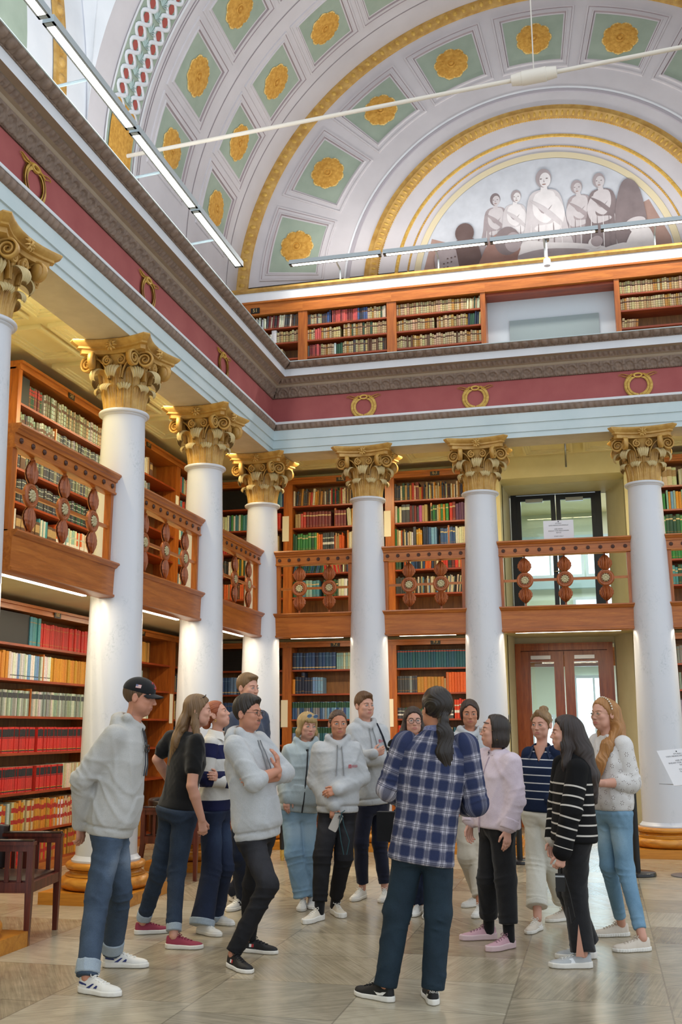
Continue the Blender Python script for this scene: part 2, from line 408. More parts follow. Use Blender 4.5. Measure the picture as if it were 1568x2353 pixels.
def abacus_outline(sc, n=9):
    c, e, sag = .425*sc, .045*sc, .085
    out = []
    for k in range(4):
        f = rotz(k*pi/2); u = np.linspace(-(c-e), c-e, n); x = c-sag*(1-(u/(c-e))**2)**1.0
        out.append(f(np.stack([x, u, 0*u], 1))[:, :2])
    return np.concatenate(out)
def make_column():
    root = empty('column')
    g = .437
    mb = MB(); mb.box(-g, g, -g, g, 0, .105); mb.build('plinth', W_BASE, root, 0)
    tor = lambda zc, rz, rc, hr: [(rc+hr*cos(a), zc+rz*sin(a)) for a in np.linspace(-pi/2, pi/2, 9)]
    MB().lathe([(.2, .105)]+tor(.165, .058, .355, .058)+[(.365, .226), (.365, .236)]+[(.335, .245), (.325, .262), (.335, .277)]+[(.35, .28)]+tor(.312, .03, .335, .032)+[(.33, .344), (.2, .344)], 40).build('base', W_BASE, root, 40)
    pr = [(.27, .344), (.318, .345), (.318, .362), (.305, .372), (.288, .395)]+[(.283-.071*(q**1.5), .4+q*(4.60-.4)) for q in np.linspace(0, 1, 14)]
    pr += [(.214, 4.615), (.23, 4.628), (.23, 4.636)]+tor(4.656, .02, .235, .02)+[(.22, 4.68)]
    MB().lathe(pr, 48).build('shaft', M_MARBLE, root, 40)
    cap = MB().lathe([(.19, 4.675), (.2, 4.70), (.2, 4.95), (.215, 5.1), (.25, 5.22), (.27, 5.245)], 32).build('capital', M_GOLD, root, 40)
    up = lambda v: v+A((0, 0, 4.68))
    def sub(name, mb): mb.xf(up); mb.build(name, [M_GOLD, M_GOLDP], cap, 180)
    lo, hi = acanthus(.245, .305, .086), acanthus(.415, .37, .088)
    for k in range(8):
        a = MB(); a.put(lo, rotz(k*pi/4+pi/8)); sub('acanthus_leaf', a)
    for k in range(8):
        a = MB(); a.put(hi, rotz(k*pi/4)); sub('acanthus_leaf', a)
    for k in range(4):
        for s in (-1, 1):
            fl = lambda v, s=s: v*A((1, s, 1))
            a = MB(); a.put(volute(.262, .278, .468, .084, .07, .30, .225, 2.1, .2), lambda v, k=k: rotz(k*pi/2)(fl(v))); sub('volute', a)
            a = MB(); a.put(volute(.074, .262, .478, .05, .055, .30, .225, 1.7), lambda v, k=k: rotz(k*pi/2)(fl(v))); sub('helix', a)
    rows = []
    for sc, z in ((.82, .548), (.84, .55), (.84, .592), (.89, .598), (.91, .60), (.90, .622), (.955, .638), (1., .655), (1.02, .668), (1.02, .68), (1.0, HC)):
        o = abacus_outline(sc); rows.append(np.c_[o, np.full(len(o), z)])
    a = MB(); a.grid(A(rows), wv=True); m_ = len(rows[0]); a.f += [tuple(range(m_))[::-1], tuple(i+(len(rows)-1)*m_ for i in range(m_))]; a.mi += [0, 0]
    a.xf(up); a.build('abacus', M_GOLD, cap, 40)
    for k in range(4):
        a = MB()
        for j in range(9):
            b = j*2*pi/9; pts = [A((.355+.02*sin(q*pi), (.012+.05*q)*cos(b), .607+(.012+.05*q)*sin(b))) for q in np.linspace(0, 1, 5)]
            a.tube(pts, [.006, .012, .015, .012, .003], 6, flat=.6)
        a.tube([(.355, 0, .607), (.385, .004, .60), (.392, 0, .625), (.38, 0, .635)], [.02, .014, .009, .003], 7)
        b = MB(); b.put(a, rotz(k*pi/2)); sub('flower', b)
    return root
col0 = make_column()
spots = [(XL, 6.77, 'white column nearest the viewer, cut by the left photo edge'), (XL, YB-2*DY, 'white column behind the man in the black cap'),
         (XL, YB-DY, 'white column behind the long-haired woman in the black tee'), (XL, YB, 'white corner column behind the two men with short hair'),
         (BX[0], YB, 'white column behind the young man with crossed arms'), (BX[1], YB, 'white column just left of the glazed doors'), (BX[2], YB, 'white column just right of the glazed doors')]
for k, (x, y, lb) in enumerate(spots):
    o = col0 if k == 0 else copy_tree(col0)
    o.location = (x, y, 0); tag(o, lb+', gilt leafy capital', 'column', 'Corinthian columns around the hall')

# ---------------------------------------------------------------- balustrades between the columns
def palmette(h, w, n=9):
    t = np.linspace(0, 1, 29); u = np.linspace(-1, 1, 37); P = []
    for q in t:
        hw = w*(sin(pi*min(1, (q*.93+.05)))**.75)*(1-.25*q)*1.12
        edge = 1+.09*abs(cos(q*pi*5.5))
        rib = .016*np.abs(np.cos(u*pi*3.5+q*1.4*np.sign(u)))*(1-abs(u)**4)
        P.append(np.stack([hw*edge*u, -.008-rib-.014*(1-u*u)*sin(pi*min(1, q+.1)), h*q+0*u-.02*h*u*u], 1))
    P = A(P); mb = MB(); mb.grid(P); B = P.copy(); B[:, :, 1] = -B[:, :, 1]; mb.grid(B, flip=True); return mb
def ring(R, r, n=32, flat=1.):
    mb = MB(); mb.tube([(R*cos(a), 0, R*sin(a)) for a in np.arange(n)*2*pi/n], r, 10, closed=True, flat=flat, up=(0, 1, 0)); return mb
def rosette_small(R):
    mb = MB(); n = 10
    for j in range(n):
        a = j*2*pi/n; pts = [A((q*cos(a), -.012-.012*sin(q/R*pi), q*sin(a))) for q in np.linspace(.25*R, R, 6)]
        mb.tube(pts, [.006, .011, .014, .015, .013, .004], 7, flat=.7, up=(0, 1, 0))
    th = np.arange(12)*2*pi/12
    mb.lathe([(.001, -.02), (.32*R, -.014), (.34*R, 0), (.3*R, .01), (.001, .014)], 14, cap=False); v = mb.v[-1]; mb.v[-1] = np.stack([v[:, 0], -.018-v[:, 2], v[:, 1]], 1)
    return mb
PM_UP = palmette(.205, .088); PM_RING = ring(.088, .023); PM_RING.put(ring(.066, .008), lambda v: v+A((0, -.012, 0)))
mb = PM_RING; mb.lathe([(.001, 0), (.075, 0), (.075, .006), (.001, .006)], 28, cap=False); v = mb.v[-1]; mb.v[-1] = np.stack([v[:, 0], -.004+v[:, 2], v[:, 1]], 1)
ME_UP = PM_UP.mesh('leaf', 60); ME_RING = PM_RING.mesh('medallion', 60); ME_ROS = rosette_small(.056).mesh('rosette', 60)
ME_KNOB = MB().lathe([(.001, 0), (.023, 0), (.025, .007), (.019, .015), (.012, .014), (.008, .02), (.001, .021)], 14, cap=False).xf(lambda v: np.stack([v[:, 0], -v[:, 2], v[:, 1]], 1)).mesh('knob', 50)
ME_UP.materials.append(W_DARK); ME_RING.materials.append(W_DARK); ME_ROS.materials.append(M_PALEG); ME_KNOB.materials.append(plain('knob_dark', '4a2c22', .35))
def px_sweep(prof, x0, x1, name, mat, parent):
    pr = A(prof, float); mb = MB()
    P = np.stack([np.c_[np.full(len(pr), x), pr] for x in (x0, x1)]); mb.grid(P, wv=True)
    k = len(pr); mb.f += [tuple(range(k)), tuple(range(k, 2*k))[::-1]]; mb.mi += [0, 0]
    return mb.build(name, mat, parent, 35)
def balustrade(L, n, nk, label, loc, rz):
    """local frame: x along the rail, -y towards the hall"""
    t = tag(empty('balustrade', loc, rz), label, 'balustrade', 'carved wooden balustrades of the gallery'); h = L/2
    px_sweep([(.07, 3.98), (-.10, 3.98), (-.105, 3.962), (-.09, 3.95), (-.085, 3.935), (-.07, 3.925), (-.065, 3.90), (.05, 3.90)], -h, h, 'handrail', W_OAK, t)
    px_sweep([(.04, 3.90), (-.05, 3.90), (-.05, 3.805), (-.062, 3.80), (-.062, 3.782), (-.045, 3.775), (.04, 3.775)], -h, h, 'knob_rail', W_OAK, t)
    for i in range(nk):
        link('knob', ME_KNOB, t, (), (-h+L*(i+.5)/nk, -.05, 3.852))
    for s in (-1, 1):
        MB().box(s*h-.07*(s > 0), s*h+.07*(s < 0), -.035, .035, 3.09, 3.775).build('post', W_OAKV, t, 0)
    MB().box(-h+.07, h-.07, -.014, .014, 3.436, 3.468).build('mid_rail', W_OAK, t, 0)
    px_sweep([(.07, 3.10), (-.12, 3.10), (-.125, 3.085), (-.11, 3.07), (-.10, 3.052), (-.085, 3.045), (-.08, 3.02), (-.075, 2.80), (-.09, 2.795), (-.09, 2.775), (-.07, 2.765), (.07, 2.765)], -h, h, 'fascia_beam', W_OAK, t)
    for i in range(n):
        x = -h+L*(i+1)/(n+1) if n == 2 else -h+L*(.2+.3*i)
        if n == 2: x = (-.5+i)*L*.38
        m = link('medallion', ME_RING, t, (), (x, 0, 3.452)); link('rosette', ME_ROS, m, ())
        link('leaf', ME_UP, t, (), (x, 0, 3.556))
        d = link('leaf', ME_UP, t, (), (x, 0, 3.348)); d.scale = (1, 1, -1)
        MB().box(x-.012, x+.012, -.01, .01, 3.74, 3.776).build('finial', W_DARK, t, 0); MB().box(x-.012, x+.012, -.01, .01, 3.09, 3.17).build('finial', W_DARK, t, 0)
    return t
sr = .225
for k in range(3):
    balustrade(DY-2*sr+.03, 3, 10, ('carved wooden balustrade between the corner column and the next on the left', 'carved wooden balustrade left of the column behind the black tee woman', 'carved wooden balustrade nearest the viewer, at the left photo edge')[k], (XL, YB-DY*(k+.5), 0), pi/2)
bx = [XL]+BX+[2.31]
for k in range(4):
    a, b = bx[k], bx[k+1]
    balustrade(b-a-2*sr+.03, (2, 2, 3, 2)[k], (8, 8, 11, 8)[k], ('carved wooden balustrade right of the corner column, two medallions', 'carved wooden balustrade left of the doors, two medallions', 'carved wooden balustrade in front of the upper glazed doors, three medallions', 'carved wooden balustrade cut by the right photo edge')[k], ((a+b)/2, YB, 0), 0)

# strips of light under the balcony and behind the architrave
M_STRIP = emit('strip_lamp', 'fff3d8', 9.)
def strip(x0, x1, y0, y1, z, label, power, col, grp, seen=True):
    o = None
    if seen: o = tag(MB().box(x0, x1, y0, y1, z, z+.022).build('strip_light', M_STRIP, smooth=0), label, 'light', grp)
    L = bpy.data.lights.new('strip_glow', 'AREA'); L.shape = 'RECTANGLE'; L.energy = power; L.color = col
    lx, ly = x1-x0, y1-y0; L.size = max(lx, .03); L.size_y = max(ly, .03)
    lo = bpy.data.objects.new('strip_glow', L); COL.objects.link(lo); lo.location = ((x0+x1)/2, (y0+y1)/2, z-.012); lo.parent = o
    return o
WARM = (1., .86, .62)
for k in range(3):
    yc = YB-DY*(k+.5)
    strip(XL-.16, XL-.12, yc-.74, yc+.74, 2.768, 'thin light strip under the left gallery, '+('bay next to the corner', 'middle bay', 'nearest bay')[k], 11, WARM, 'light strips under the gallery')
for k in range(4):
    a, b = bx[k]+.40, bx[k+1]-.40
    strip(a, b, YB+.12, YB+.16, 2.768, 'thin light strip under the back gallery, '+('bay next to the corner', 'bay left of the doors', 'bay above the lower doors', 'bay at the right photo edge')[k], (9, 9, 16, 9)[k], WARM, 'light strips under the gallery')
for k in range(4):
    yc = YB-DY*(k+.5)
    strip(XL-.40, XL-.36, yc-.9, yc+.9, 5.56, 'lamp strip behind the left architrave, '+('bay next to the corner', 'second bay from the corner', 'third bay from the corner', 'nearest bay')[k], 42, (1., .84, .5), '', False)
for k in range(4):
    a, b = bx[k]+.25, bx[k+1]-.25
    strip(a, b, YB+.36, YB+.40, 5.56, 'lamp strip behind the back architrave, '+('bay next to the corner', 'bay left of the doors', 'bay above the upper doors', 'bay at the right photo edge')[k], 36 if k != 2 else 7, (1., .84, .5), '', False)

def aisle_fill(x, y, z, lx, ly, e, col):  # added fill light with no fixture, brightens the aisles and their shelves
    L = bpy.data.lights.new('aisle_fill', 'AREA'); L.shape = 'RECTANGLE'; L.energy = e; L.color = col; L.size = lx; L.size_y = ly
    o = bpy.data.objects.new('aisle_fill', L); COL.objects.link(o); o.location = (x, y, z)
for k in range(3): aisle_fill(XL-.80, YB-DY*(k+.5), 2.955, .08, 1.5, 16, WARM)
for k in range(4): aisle_fill((bx[k]+bx[k+1])/2, YB+1.05, 2.955, 1.1, .08, 16, WARM)
# ---------------------------------------------------------------- the vault
CX, CZ, RV, YL = -.459, 8.433, 5.058, 15.30
YR = 10.0                                     # front arris of the barrel
M_VAULT = mottled('vault_white', 'c4bfc3', 'cec9cd', 1.6, .8)
def cyl(th, y, r=RV): return A((CX+r*cos(th), y, CZ+r*sin(th)))
mb = MB(); th = np.linspace(-.12, pi+.12, 97); rows = []
for y in (YR, YL): rows.append([cyl(a, y) for a in th])
mb.grid(A(rows), flip=True)
vault = struct(mb.build('ceiling', M_VAULT, smooth=180))
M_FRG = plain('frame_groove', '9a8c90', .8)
def patch(fn, us, vs, name, mat, parent, smooth=180):
    P = A([[fn(u, v) for v in vs] for u in us]); mb = MB(); mb.grid(P); return mb.build(name, mat, parent, smooth)
def rect_frame(fn, hu, hv, prof, parent, mat, name='coffer_frame', n=9):
    """picture-frame moulding round the rectangle |u|<hu, |v|<hv ; prof = (outward offset, height)"""
    loop = []
    for a, b, c, d in ((-1, -1, 1, -1), (1, -1, 1, 1), (1, 1, -1, 1), (-1, 1, -1, -1)):
        for q in np.linspace(0, 1, n, endpoint=False): loop.append((a+(c-a)*q, b+(d-b)*q))
    rows = [[fn(su*(hu+o), sv*(hv+o), h) for su, sv in loop] for o, h in prof]
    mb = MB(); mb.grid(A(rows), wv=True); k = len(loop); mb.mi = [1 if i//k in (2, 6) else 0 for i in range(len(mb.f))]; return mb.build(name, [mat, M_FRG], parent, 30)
def big_rosette(R, petals=9):
    mb = MB()
    for r0, r1, w, h0, off in ((.30, 1., .385, .012, 0.), (.16, .68, .30, .05, .5)):
        for j in range(petals):
            a0 = (j+off)*2*pi/petals; u = np.linspace(-1, 1, 11); P = []
            for q in np.linspace(0, 1, 10):
                r = R*(r0+(r1-r0)*q); hw = w*R*(sin(pi*(q*.62+.17))**.8)*(1-.35*(q > .95)); cut = -.06*R*q*np.abs(u)**2+.025*R*q*np.cos(u*pi*3)
                z = h0+R*.13*sin(pi*min(1, q*.85+.1))*(1-.75*u*u)+.03*R*np.cos(u*pi*3)*q-.05*R*np.exp(-(u/.12)**2)*q
                x, y = r+cut, hw*u; P.append(np.stack([x*cos(a0)-y*sin(a0), x*sin(a0)+y*cos(a0), z+0*u], 1))
            k = len(mb.f); mb.grid(A(P))
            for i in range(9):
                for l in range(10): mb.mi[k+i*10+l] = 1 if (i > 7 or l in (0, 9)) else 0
    mb.lathe([(.27*R, .02), (.26*R, .02+.14*R), (.20*R, .02+.17*R), (.17*R, .02+.07*R), (.12*R, .02+.07*R), (.10*R, .02+.17*R), (.001, .02+.21*R)], 20, cap=False)
    return mb
ROS = big_rosette(1.)
FRP = [(.150, .0), (.145, .020), (.120, .022), (.112, .010), (.06, .012), (.052, .028), (.035, .030), (.02, .006), (0, .004)]
def coffer_on(fn, hu, hv, R, parent, su=1., sv=1.):
    c = patch(lambda u, v: fn(u, v, .004), np.linspace(-hu, hu, 7), np.linspace(-hv, hv, 7), 'coffer', M_GREEN, parent)
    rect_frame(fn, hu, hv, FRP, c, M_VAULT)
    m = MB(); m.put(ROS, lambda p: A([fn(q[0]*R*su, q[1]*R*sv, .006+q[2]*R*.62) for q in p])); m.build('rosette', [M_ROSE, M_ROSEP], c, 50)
for row, yc in enumerate((12.20, 13.95)):
    for k in range(-6, 7):
        tc = radians(90-13*k)
        if row == 0 and k > 3: continue
        fn = lambda u, v, h, tc=tc, yc=yc: cyl(tc-u/RV, yc+v, RV-h)
        coffer_on(fn, .385, .46, .29, vault, 1.0, 1.02)
def arc_band(y0, y1, r, name, mat, parent, t0=-.1, t1=pi+.1, n=90):
    return patch(lambda a, y: cyl(a, y, r), np.linspace(t0, t1, n), [y0, y1], name, mat, parent)
for yy in (13.075, 11.42, 11.37, 14.78):      # fine painted fillets along the arch
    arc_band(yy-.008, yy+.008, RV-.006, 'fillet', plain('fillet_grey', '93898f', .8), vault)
# guilloche band: flat ground, two interlacing ribbons, red discs, palmette stem
GY0, GY1 = 10.47, 11.20; gyc = (GY0+GY1)/2
gb = arc_band(GY0, GY1, RV-.006, 'guilloche_band', M_GREEN, vault)
M_REDP = plain('painted_red', 'a35048', .75)
def band_pt(s, v, h=.02): return cyl(pi+.02-s/RV, gyc+v, RV-h)
per = .40; ns = 26
for side in (-1, 1):
    mbd = MB(); mbr = MB()
    for ph in (0, .5):
        S = np.linspace(.9, per*ns, ns*12+1); rows = []
        for s in S:
            c = side*.19+.125*sin(2*pi*(s/per/1.0+ph)); rows.append((s, c))
        P = []
        for i, (s, c) in enumerate(rows):
            dv = .125*2*pi/per*cos(2*pi*(s/per+ph)); ln = sqrt(1+dv*dv); w = .027
            P.append([band_pt(s-q*w*dv/ln, c+q*w/ln, .012+(.014 if abs(q) < .9 else 0)+.004*sin(2*pi*(s/per+ph)+1.5)) for q in (-1, -.85, .85, 1)])
        mbr.grid(A(P), flip=side > 0)
    mbr.build('ribbon', M_WHITE, gb, 180)
    for i in range(ns):
        for hh in (.0, .5):
            s0 = per*(i+.25+hh)
            if s0 < .95: continue
            a = np.linspace(0, 2*pi, 19)[:-1]
            ctr = [band_pt(s0+.062*cos(q)*1.1, side*.19+.062*sin(q), .014) for q in a]
            mbd.add(ctr, [tuple(range(18))]); rim = [[band_pt(s0+r*cos(q)*1.15, side*.20+r*sin(q), .016) for q in a] for r in (.056, .068)]
    mbd.build('disc', M_REDP, gb, 0)
mbs = MB()
for i in range(5, ns*2):
    s0 = per*.5*i
    for j in range(-3, 4):
        b = j*.42; pts = [band_pt(s0+q*cos(b)*.15, q*sin(b)*.15, .014+.01*sin(q*pi)) for q in (.1, .55, 1.)]
        mbs.tube(pts, [.007, .012, .004], 5)
mbs.build('palmette_stem', plain('painted_grey_green', 'a9bdba', .8), gb, 180)
# gilded panels at the foot of the guilloche
fp = patch(lambda a, y: cyl(a, y, RV-.02), np.linspace(pi-.17, pi+.12, 8), [GY0+.05, GY1-.07], 'gilded_foot_panel', M_ROSE, vault)
for yy in (GY0-.04, GY1+.04): arc_band(yy-.02, yy+.02, RV-.02, 'fillet', M_WHITE, vault)
# front face of the barrel, pendentives of the dome and lunette on the left
yD = YR-RV; RS = RV*sqrt(2)
def sph(x, y):
    return (x, y, CZ+sqrt(max(0, RS*RS-(x-CX)**2-(y-yD)**2)))
mb = MB(); n = 28; P = []
for i in range(n+1):
    a = pi/2*i/n*1.0; row = []
    for j in range(15):                       # from the arch line inwards towards the crown ring
        q = j/14
        x0 = CX-RV*sin(a); e = A((x0, YR)); ring_ = A((CX-RV*sin(a*.5), yD+RV*cos(a*.5))); p = e*(1-q)+ring_*q; row.append(sph(*p))
    P.append(row)
mb.grid(A(P)); P2 = A(P).copy(); Q = P2.copy(); Q[:, :, 0] = CX-(P2[:, :, 1]-yD); Q[:, :, 1] = yD-(P2[:, :, 0]-CX); mb.grid(Q, flip=True)
R_ = P2.copy(); R_[:, :, 0] = 2*CX-P2[:, :, 0]; mb.grid(R_, flip=True)
struct(mb.build('ceiling_pendentive', M_WHITE, smooth=180))
lw = MB(); th = np.linspace(-.15, pi+.15, 65)
XLW = CX-RV-.02
rows = [[(XLW, yD+r*cos(a), CZ+r*sin(a)) for a in th] for r in (.01, RV+.05)]
lw.grid(A(rows)); lw.box(XLW-.2, XLW, -2., YL+.2, ZC, CZ+.05)
lun = struct(lw.build('wall_left_lunette', M_WHITE, smooth=0))
def ring_on(fn, r, prof, name, mat, parent, n=140, t0=-.1, t1=pi+.1):
    return patch(lambda a, k: fn(r+prof[int(k)][0], a, prof[int(k)][1]), np.linspace(t0, t1, n), range(len(prof)), name, mat, parent, 40)
def ring_eggs(fn, r, per, wid, hgt, name, mat, parent, t0=-.1, t1=pi+.1, dart=True):
    mb = MB(); n = int(r*(t1-t0)/per)
    for i in range(n):
        a = t0+(i+.5)*(t1-t0)/n; u = np.arange(8)*pi/4; rows = [[fn(r+q*wid*cos(b), a+q*per*.36*sin(b)/r, hgt*sqrt(max(0, 1-q*q))) for b in u] for q in (1, .8, .45, .05)]
        mb.grid(A(rows), wv=True)
        if dart:
            mb.add([fn(r-wid, a+per*.5/r, 0), fn(r, a+per*.4/r, 0), fn(r+wid, a+per*.5/r, 0), fn(r, a+per*.6/r, 0), fn(r, a+per*.5/r, hgt*.8)], [(0, 1, 4), (1, 2, 4), (2, 3, 4), (3, 0, 4)])
    return mb.build(name, mat, parent, 60)
fl = lambda r, a, h: (XLW+.01+h, yD+r*cos(a), CZ+r*sin(a))
g1 = ring_on(fl, 4.41, [(-.13, 0), (-.12, .03), (.12, .03), (.13, 0)], 'gilt_ring', M_GOLD, lun, t1=1.9); ring_eggs(fl, 4.41, .2, .085, .07, 'egg_row', M_GOLD, g1, t1=1.9)
mb = MB(); rows = [[(XLW+.015, yD+r*cos(a), CZ+r*sin(a)) for a in np.linspace(-.1, .42, 9)] for r in (3.1, 3.72)]; mb.grid(A(rows)); mb.build('coffer', M_GREEN, lun, 0)

# ---------------------------------------------------------------- lunette end wall with its rings, coffers and mural
fw = lambda r, a, h: (CX+r*cos(a), YL-h, CZ+r*sin(a))
mb = MB(); rows = [[fw(r, a, 0) for a in np.linspace(-.2, pi+.2, 80)] for r in (.01, RV+.1)]; mb.grid(A(rows), flip=True); mb.box(CX-RV-.6, CX+RV+.6, YL, YL+.25, ZC, CZ+.3)
lw2 = struct(mb.build('wall_back_lunette', M_VAULT, smooth=0))
g = ring_on(fw, 5.0, [(-.14, 0), (-.13, .03), (-.08, .045), (.055, .05)], 'egg_and_dart_ring', M_GOLD, lw2); ring_eggs(fw, 4.97, .15, .08, .065, 'egg_row', M_GOLDM, g)
for a0 in range(-4, 5):
    tc = radians(90+19.2*a0)
    def fn(u, v, h, tc=tc):
        r = 4.12+v; a = tc-u/4.12; return A(fw(r, a, h))
    coffer_on(fn, .455, .405, .29, lw2)
def ring_line(r, w, name, mat): return ring_on(fw, r, [(-w, 0), (-w*.6, .012), (w*.6, .012), (w, 0)], name, mat, lw2)
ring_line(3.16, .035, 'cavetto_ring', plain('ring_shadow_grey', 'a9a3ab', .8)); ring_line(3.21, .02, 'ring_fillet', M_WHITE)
g = ring_on(fw, 2.80, [(.09, 0), (.085, .03), (.02, .035), (0., .05), (-.13, .03), (-.135, 0)], 'gilt_ring', M_GOLD, lw2)
ring_eggs(fw, 2.745, .088, .07, .055, 'leaf_row', M_GOLDM, g); ring_eggs(fw, 2.665, .035, .014, .02, 'bead_row', M_GOLDM, g, dart=False)
ring_line(2.36, .03, 'gilt_thin_ring', M_GOLDM); g = ring_line(2.17, .016, 'gilt_bead_ring', M_GOLD); ring_eggs(fw, 2.17, .04, .014, .02, 'bead_row', M_GOLDM, g, dart=False)
ring_on(fw, 2.01, [(-.05, .02), (.05, .02), (.06, 0)], 'mural_border', plain('border_cream', 'd3c6a6', .8), lw2)
# the mural: a grisaille of standing and seated figures (generic), painted flat on the wall
tones = {'sky': 'b9bcc4', 'ground': '9c8077', 'd': '75696b', 'm': '958a8d', 'l': 'b7b1b4', 'h': 'cdc9cb', 'r': '8a6a62', 'k': '5c4a48'}
mnames = list(tones); mmats = [mottled('mural_'+k, v, '%02x%02x%02x' % tuple(min(255, int(v[i:i+2], 16)+14) for i in (0, 2, 4)), 5., .85) for k, v in tones.items()]
mu = MB(); lay = [0.012]
def poly(pts, k):
    lay[0] += .0004; mu.add([(CX+x, YL-lay[0], CZ+z) for x, z in pts], [tuple(range(len(pts)))], mnames.index(k))
def ell2(x, z, a, b, k, rot=0., n=22):
    t = np.linspace(0, 2*pi, n, endpoint=False); c, s = cos(rot), sin(rot); poly([(x+a*cos(q)*c-b*sin(q)*s, z+a*cos(q)*s+b*sin(q)*c) for q in t][::-1], k)
def blob(pts, k):
    p = A(pts, float); n = len(p); out = []
    for i in range(n):
        p0, p1, p2, p3 = p[i-1], p[i], p[(i+1) % n], p[(i+2) % n]
        for q in (0, .25, .5, .75):
            out.append(.5*((2*p1)+(-p0+p2)*q+(2*p0-5*p1+4*p2-p3)*q*q+(-p0+3*p1-3*p2+p3)*q**3))
    poly([tuple(o) for o in out], k)
poly([(1.96*cos(a), 1.96*sin(a)) for a in np.linspace(-.06, pi+.06, 60)][::-1], 'sky')
poly([(-1.95, .05), (-1.75, .8), (-1.3, .62), (-.8, .55), (0, .5), (.8, .6), (1.3, .9), (1.62, 1.05), (1.9, .4), (1.95, .05)][::-1], 'ground')
def figure(x, z, s, robe, skin, hair, lean=0., arm=1, seated=False):
    blob([(x-.20*s, z+.78*s), (x-.27*s, z+.35*s), (x-.34*s, z-.25*s), (x+.34*s, z-.25*s), (x+.28*s, z+.35*s), (x+.20*s, z+.78*s), (x, z+.86*s)], robe)
    blob([(x-.12*s, z+.80*s), (x-.15*s, z+.5*s), (x+.02*s, z+.36*s), (x+.15*s, z+.55*s), (x+.12*s, z+.82*s)], skin)
    blob([(x+arm*.16*s, z+.74*s), (x+arm*.26*s, z+.5*s), (x+arm*.16*s, z+.22*s), (x-arm*.12*s, z+.26*s), (x-arm*.12*s, z+.33*s), (x+arm*.1*s, z+.36*s), (x+arm*.12*s, z+.55*s)], skin)
    poly([(x-.05*s, z+.8*s), (x+.05*s, z+.8*s), (x+.04*s+lean, z+.95*s), (x-.04*s+lean, z+.95*s)], skin)
    ell2(x+lean*1.5, z+1.03*s, .105*s, .14*s, hair); ell2(x+lean*1.5+.02*s, z+1.0*s, .075*s, .11*s, skin)
    for q in (-.035, .045): ell2(x+lean*1.5+q*s, z+1.02*s, .016*s, .009*s, 'd')
    poly([(x+lean*1.5+.002*s, z+1.015*s), (x+lean*1.5+.016*s, z+.965*s), (x+lean*1.5-.004*s, z+.968*s)], 'm'); ell2(x+lean*1.5+.004*s, z+.935*s, .028*s, .009*s, 'r')
    blob([(x-.10*s, z+.62*s), (x-.02*s, z+.5*s), (x+.1*s, z+.62*s), (x+.02*s, z+.53*s)], 'm'); blob([(x-.2*s, z+.72*s), (x-.05*s, z+.55*s), (x+.2*s, z+.30*s), (x+.22*s, z+.36*s), (x+.0*s, z+.6*s)], robe)
    for k_ in range(5): blob([(x+(-.2+.1*k_)*s, z+.3*s), (x+(-.23+.11*k_)*s, z-.2*s), (x+(-.215+.11*k_)*s, z-.2*s), (x+(-.19+.1*k_)*s, z+.3*s)], 'd' if k_ % 2 else 'h')
figure(-.72, .55, .78, 'm', 'l', 'd'); figure(-.42, .58, .76, 'l', 'h', 'm', .02); figure(.58, .55, .82, 'm', 'l', 'm', -.02, -1); figure(.92, .55, .88, 'd', 'l', 'm', -.02, -1)
blob([(1.15, .25), (1.1, .8), (1.2, 1.3), (1.34, 1.42), (1.5, 1.2), (1.58, .5), (1.5, .2)], 'd')
figure(.05, .42, 1.15, 'l', 'h', 'm'); blob([(-.55, .22), (-.3, .55), (.1, .5), (.6, .42), (.95, .3), (.6, .14), (0, .1)], 'h'); blob([(-.45, .3), (.0, .4), (.7, .3), (.1, .22)], 'm')
ell2(-1.22, .82, .15, .17, 'k'); blob([(-1.35, .7), (-1.42, .4), (-1.2, .2), (-.98, .3), (-1.0, .55), (-1.1, .72)], 'k'); blob([(-1.7, .5), (-1.4, .62), (-1.3, .2), (-1.1, .05), (-1.6, .1)], 'm')
blob([(-1.0, .05), (-.95, .4), (-.75, .72), (-.5, .75), (-.35, .5), (-.4, .25), (-.2, .05)], 'r'); ell2(-.55, .6, .2, .24, 'd'); ell2(-.46, .57, .13, .17, 'm')
blob([(1.2, .2), (1.35, .55), (1.55, .6), (1.65, .4), (1.62, .1), (1.3, .05)], 'h'); ell2(1.4, .62, .11, .12, 'h'); ell2(1.4, .68, .15, .08, 'l', .2); blob([(.85, .28), (1.2, .36), (1.3, .28), (.95, .18)], 'h')
blob([(.5, .05), (.6, .26), (.9, .25), (1., .05)], 'l'); ell2(.78, .4, .1, .1, 'h'); ell2(.81, .43, .09, .09, 'm')
for k in range(9): ell2(-1.62+.04*(k % 3)+.02*k, .25+.05*(k//3)+.01*k, .014, .012, 'k')
mu.build('mural', mmats, lw2, 0)
# ledge that carries the lunette
led = MB(); led.box(CX-RV-.1, CX+RV+.1, 14.92, YL+.02, 8.30, 8.455); led.build('ledge', M_WHITE, lw2, 0)
lg = MB(); px = [(14.90, 8.455), (14.86, 8.475), (14.875, 8.51), (14.90, 8.53), (YL, 8.535), (YL, 8.455)]
P = A([[(x, y, z) for y, z in px] for x in (CX-RV-.1, CX+RV+.1)]); lg.grid(P, wv=True, flip=True); lg.build('ledge_moulding', M_GOLD, lw2, 0)

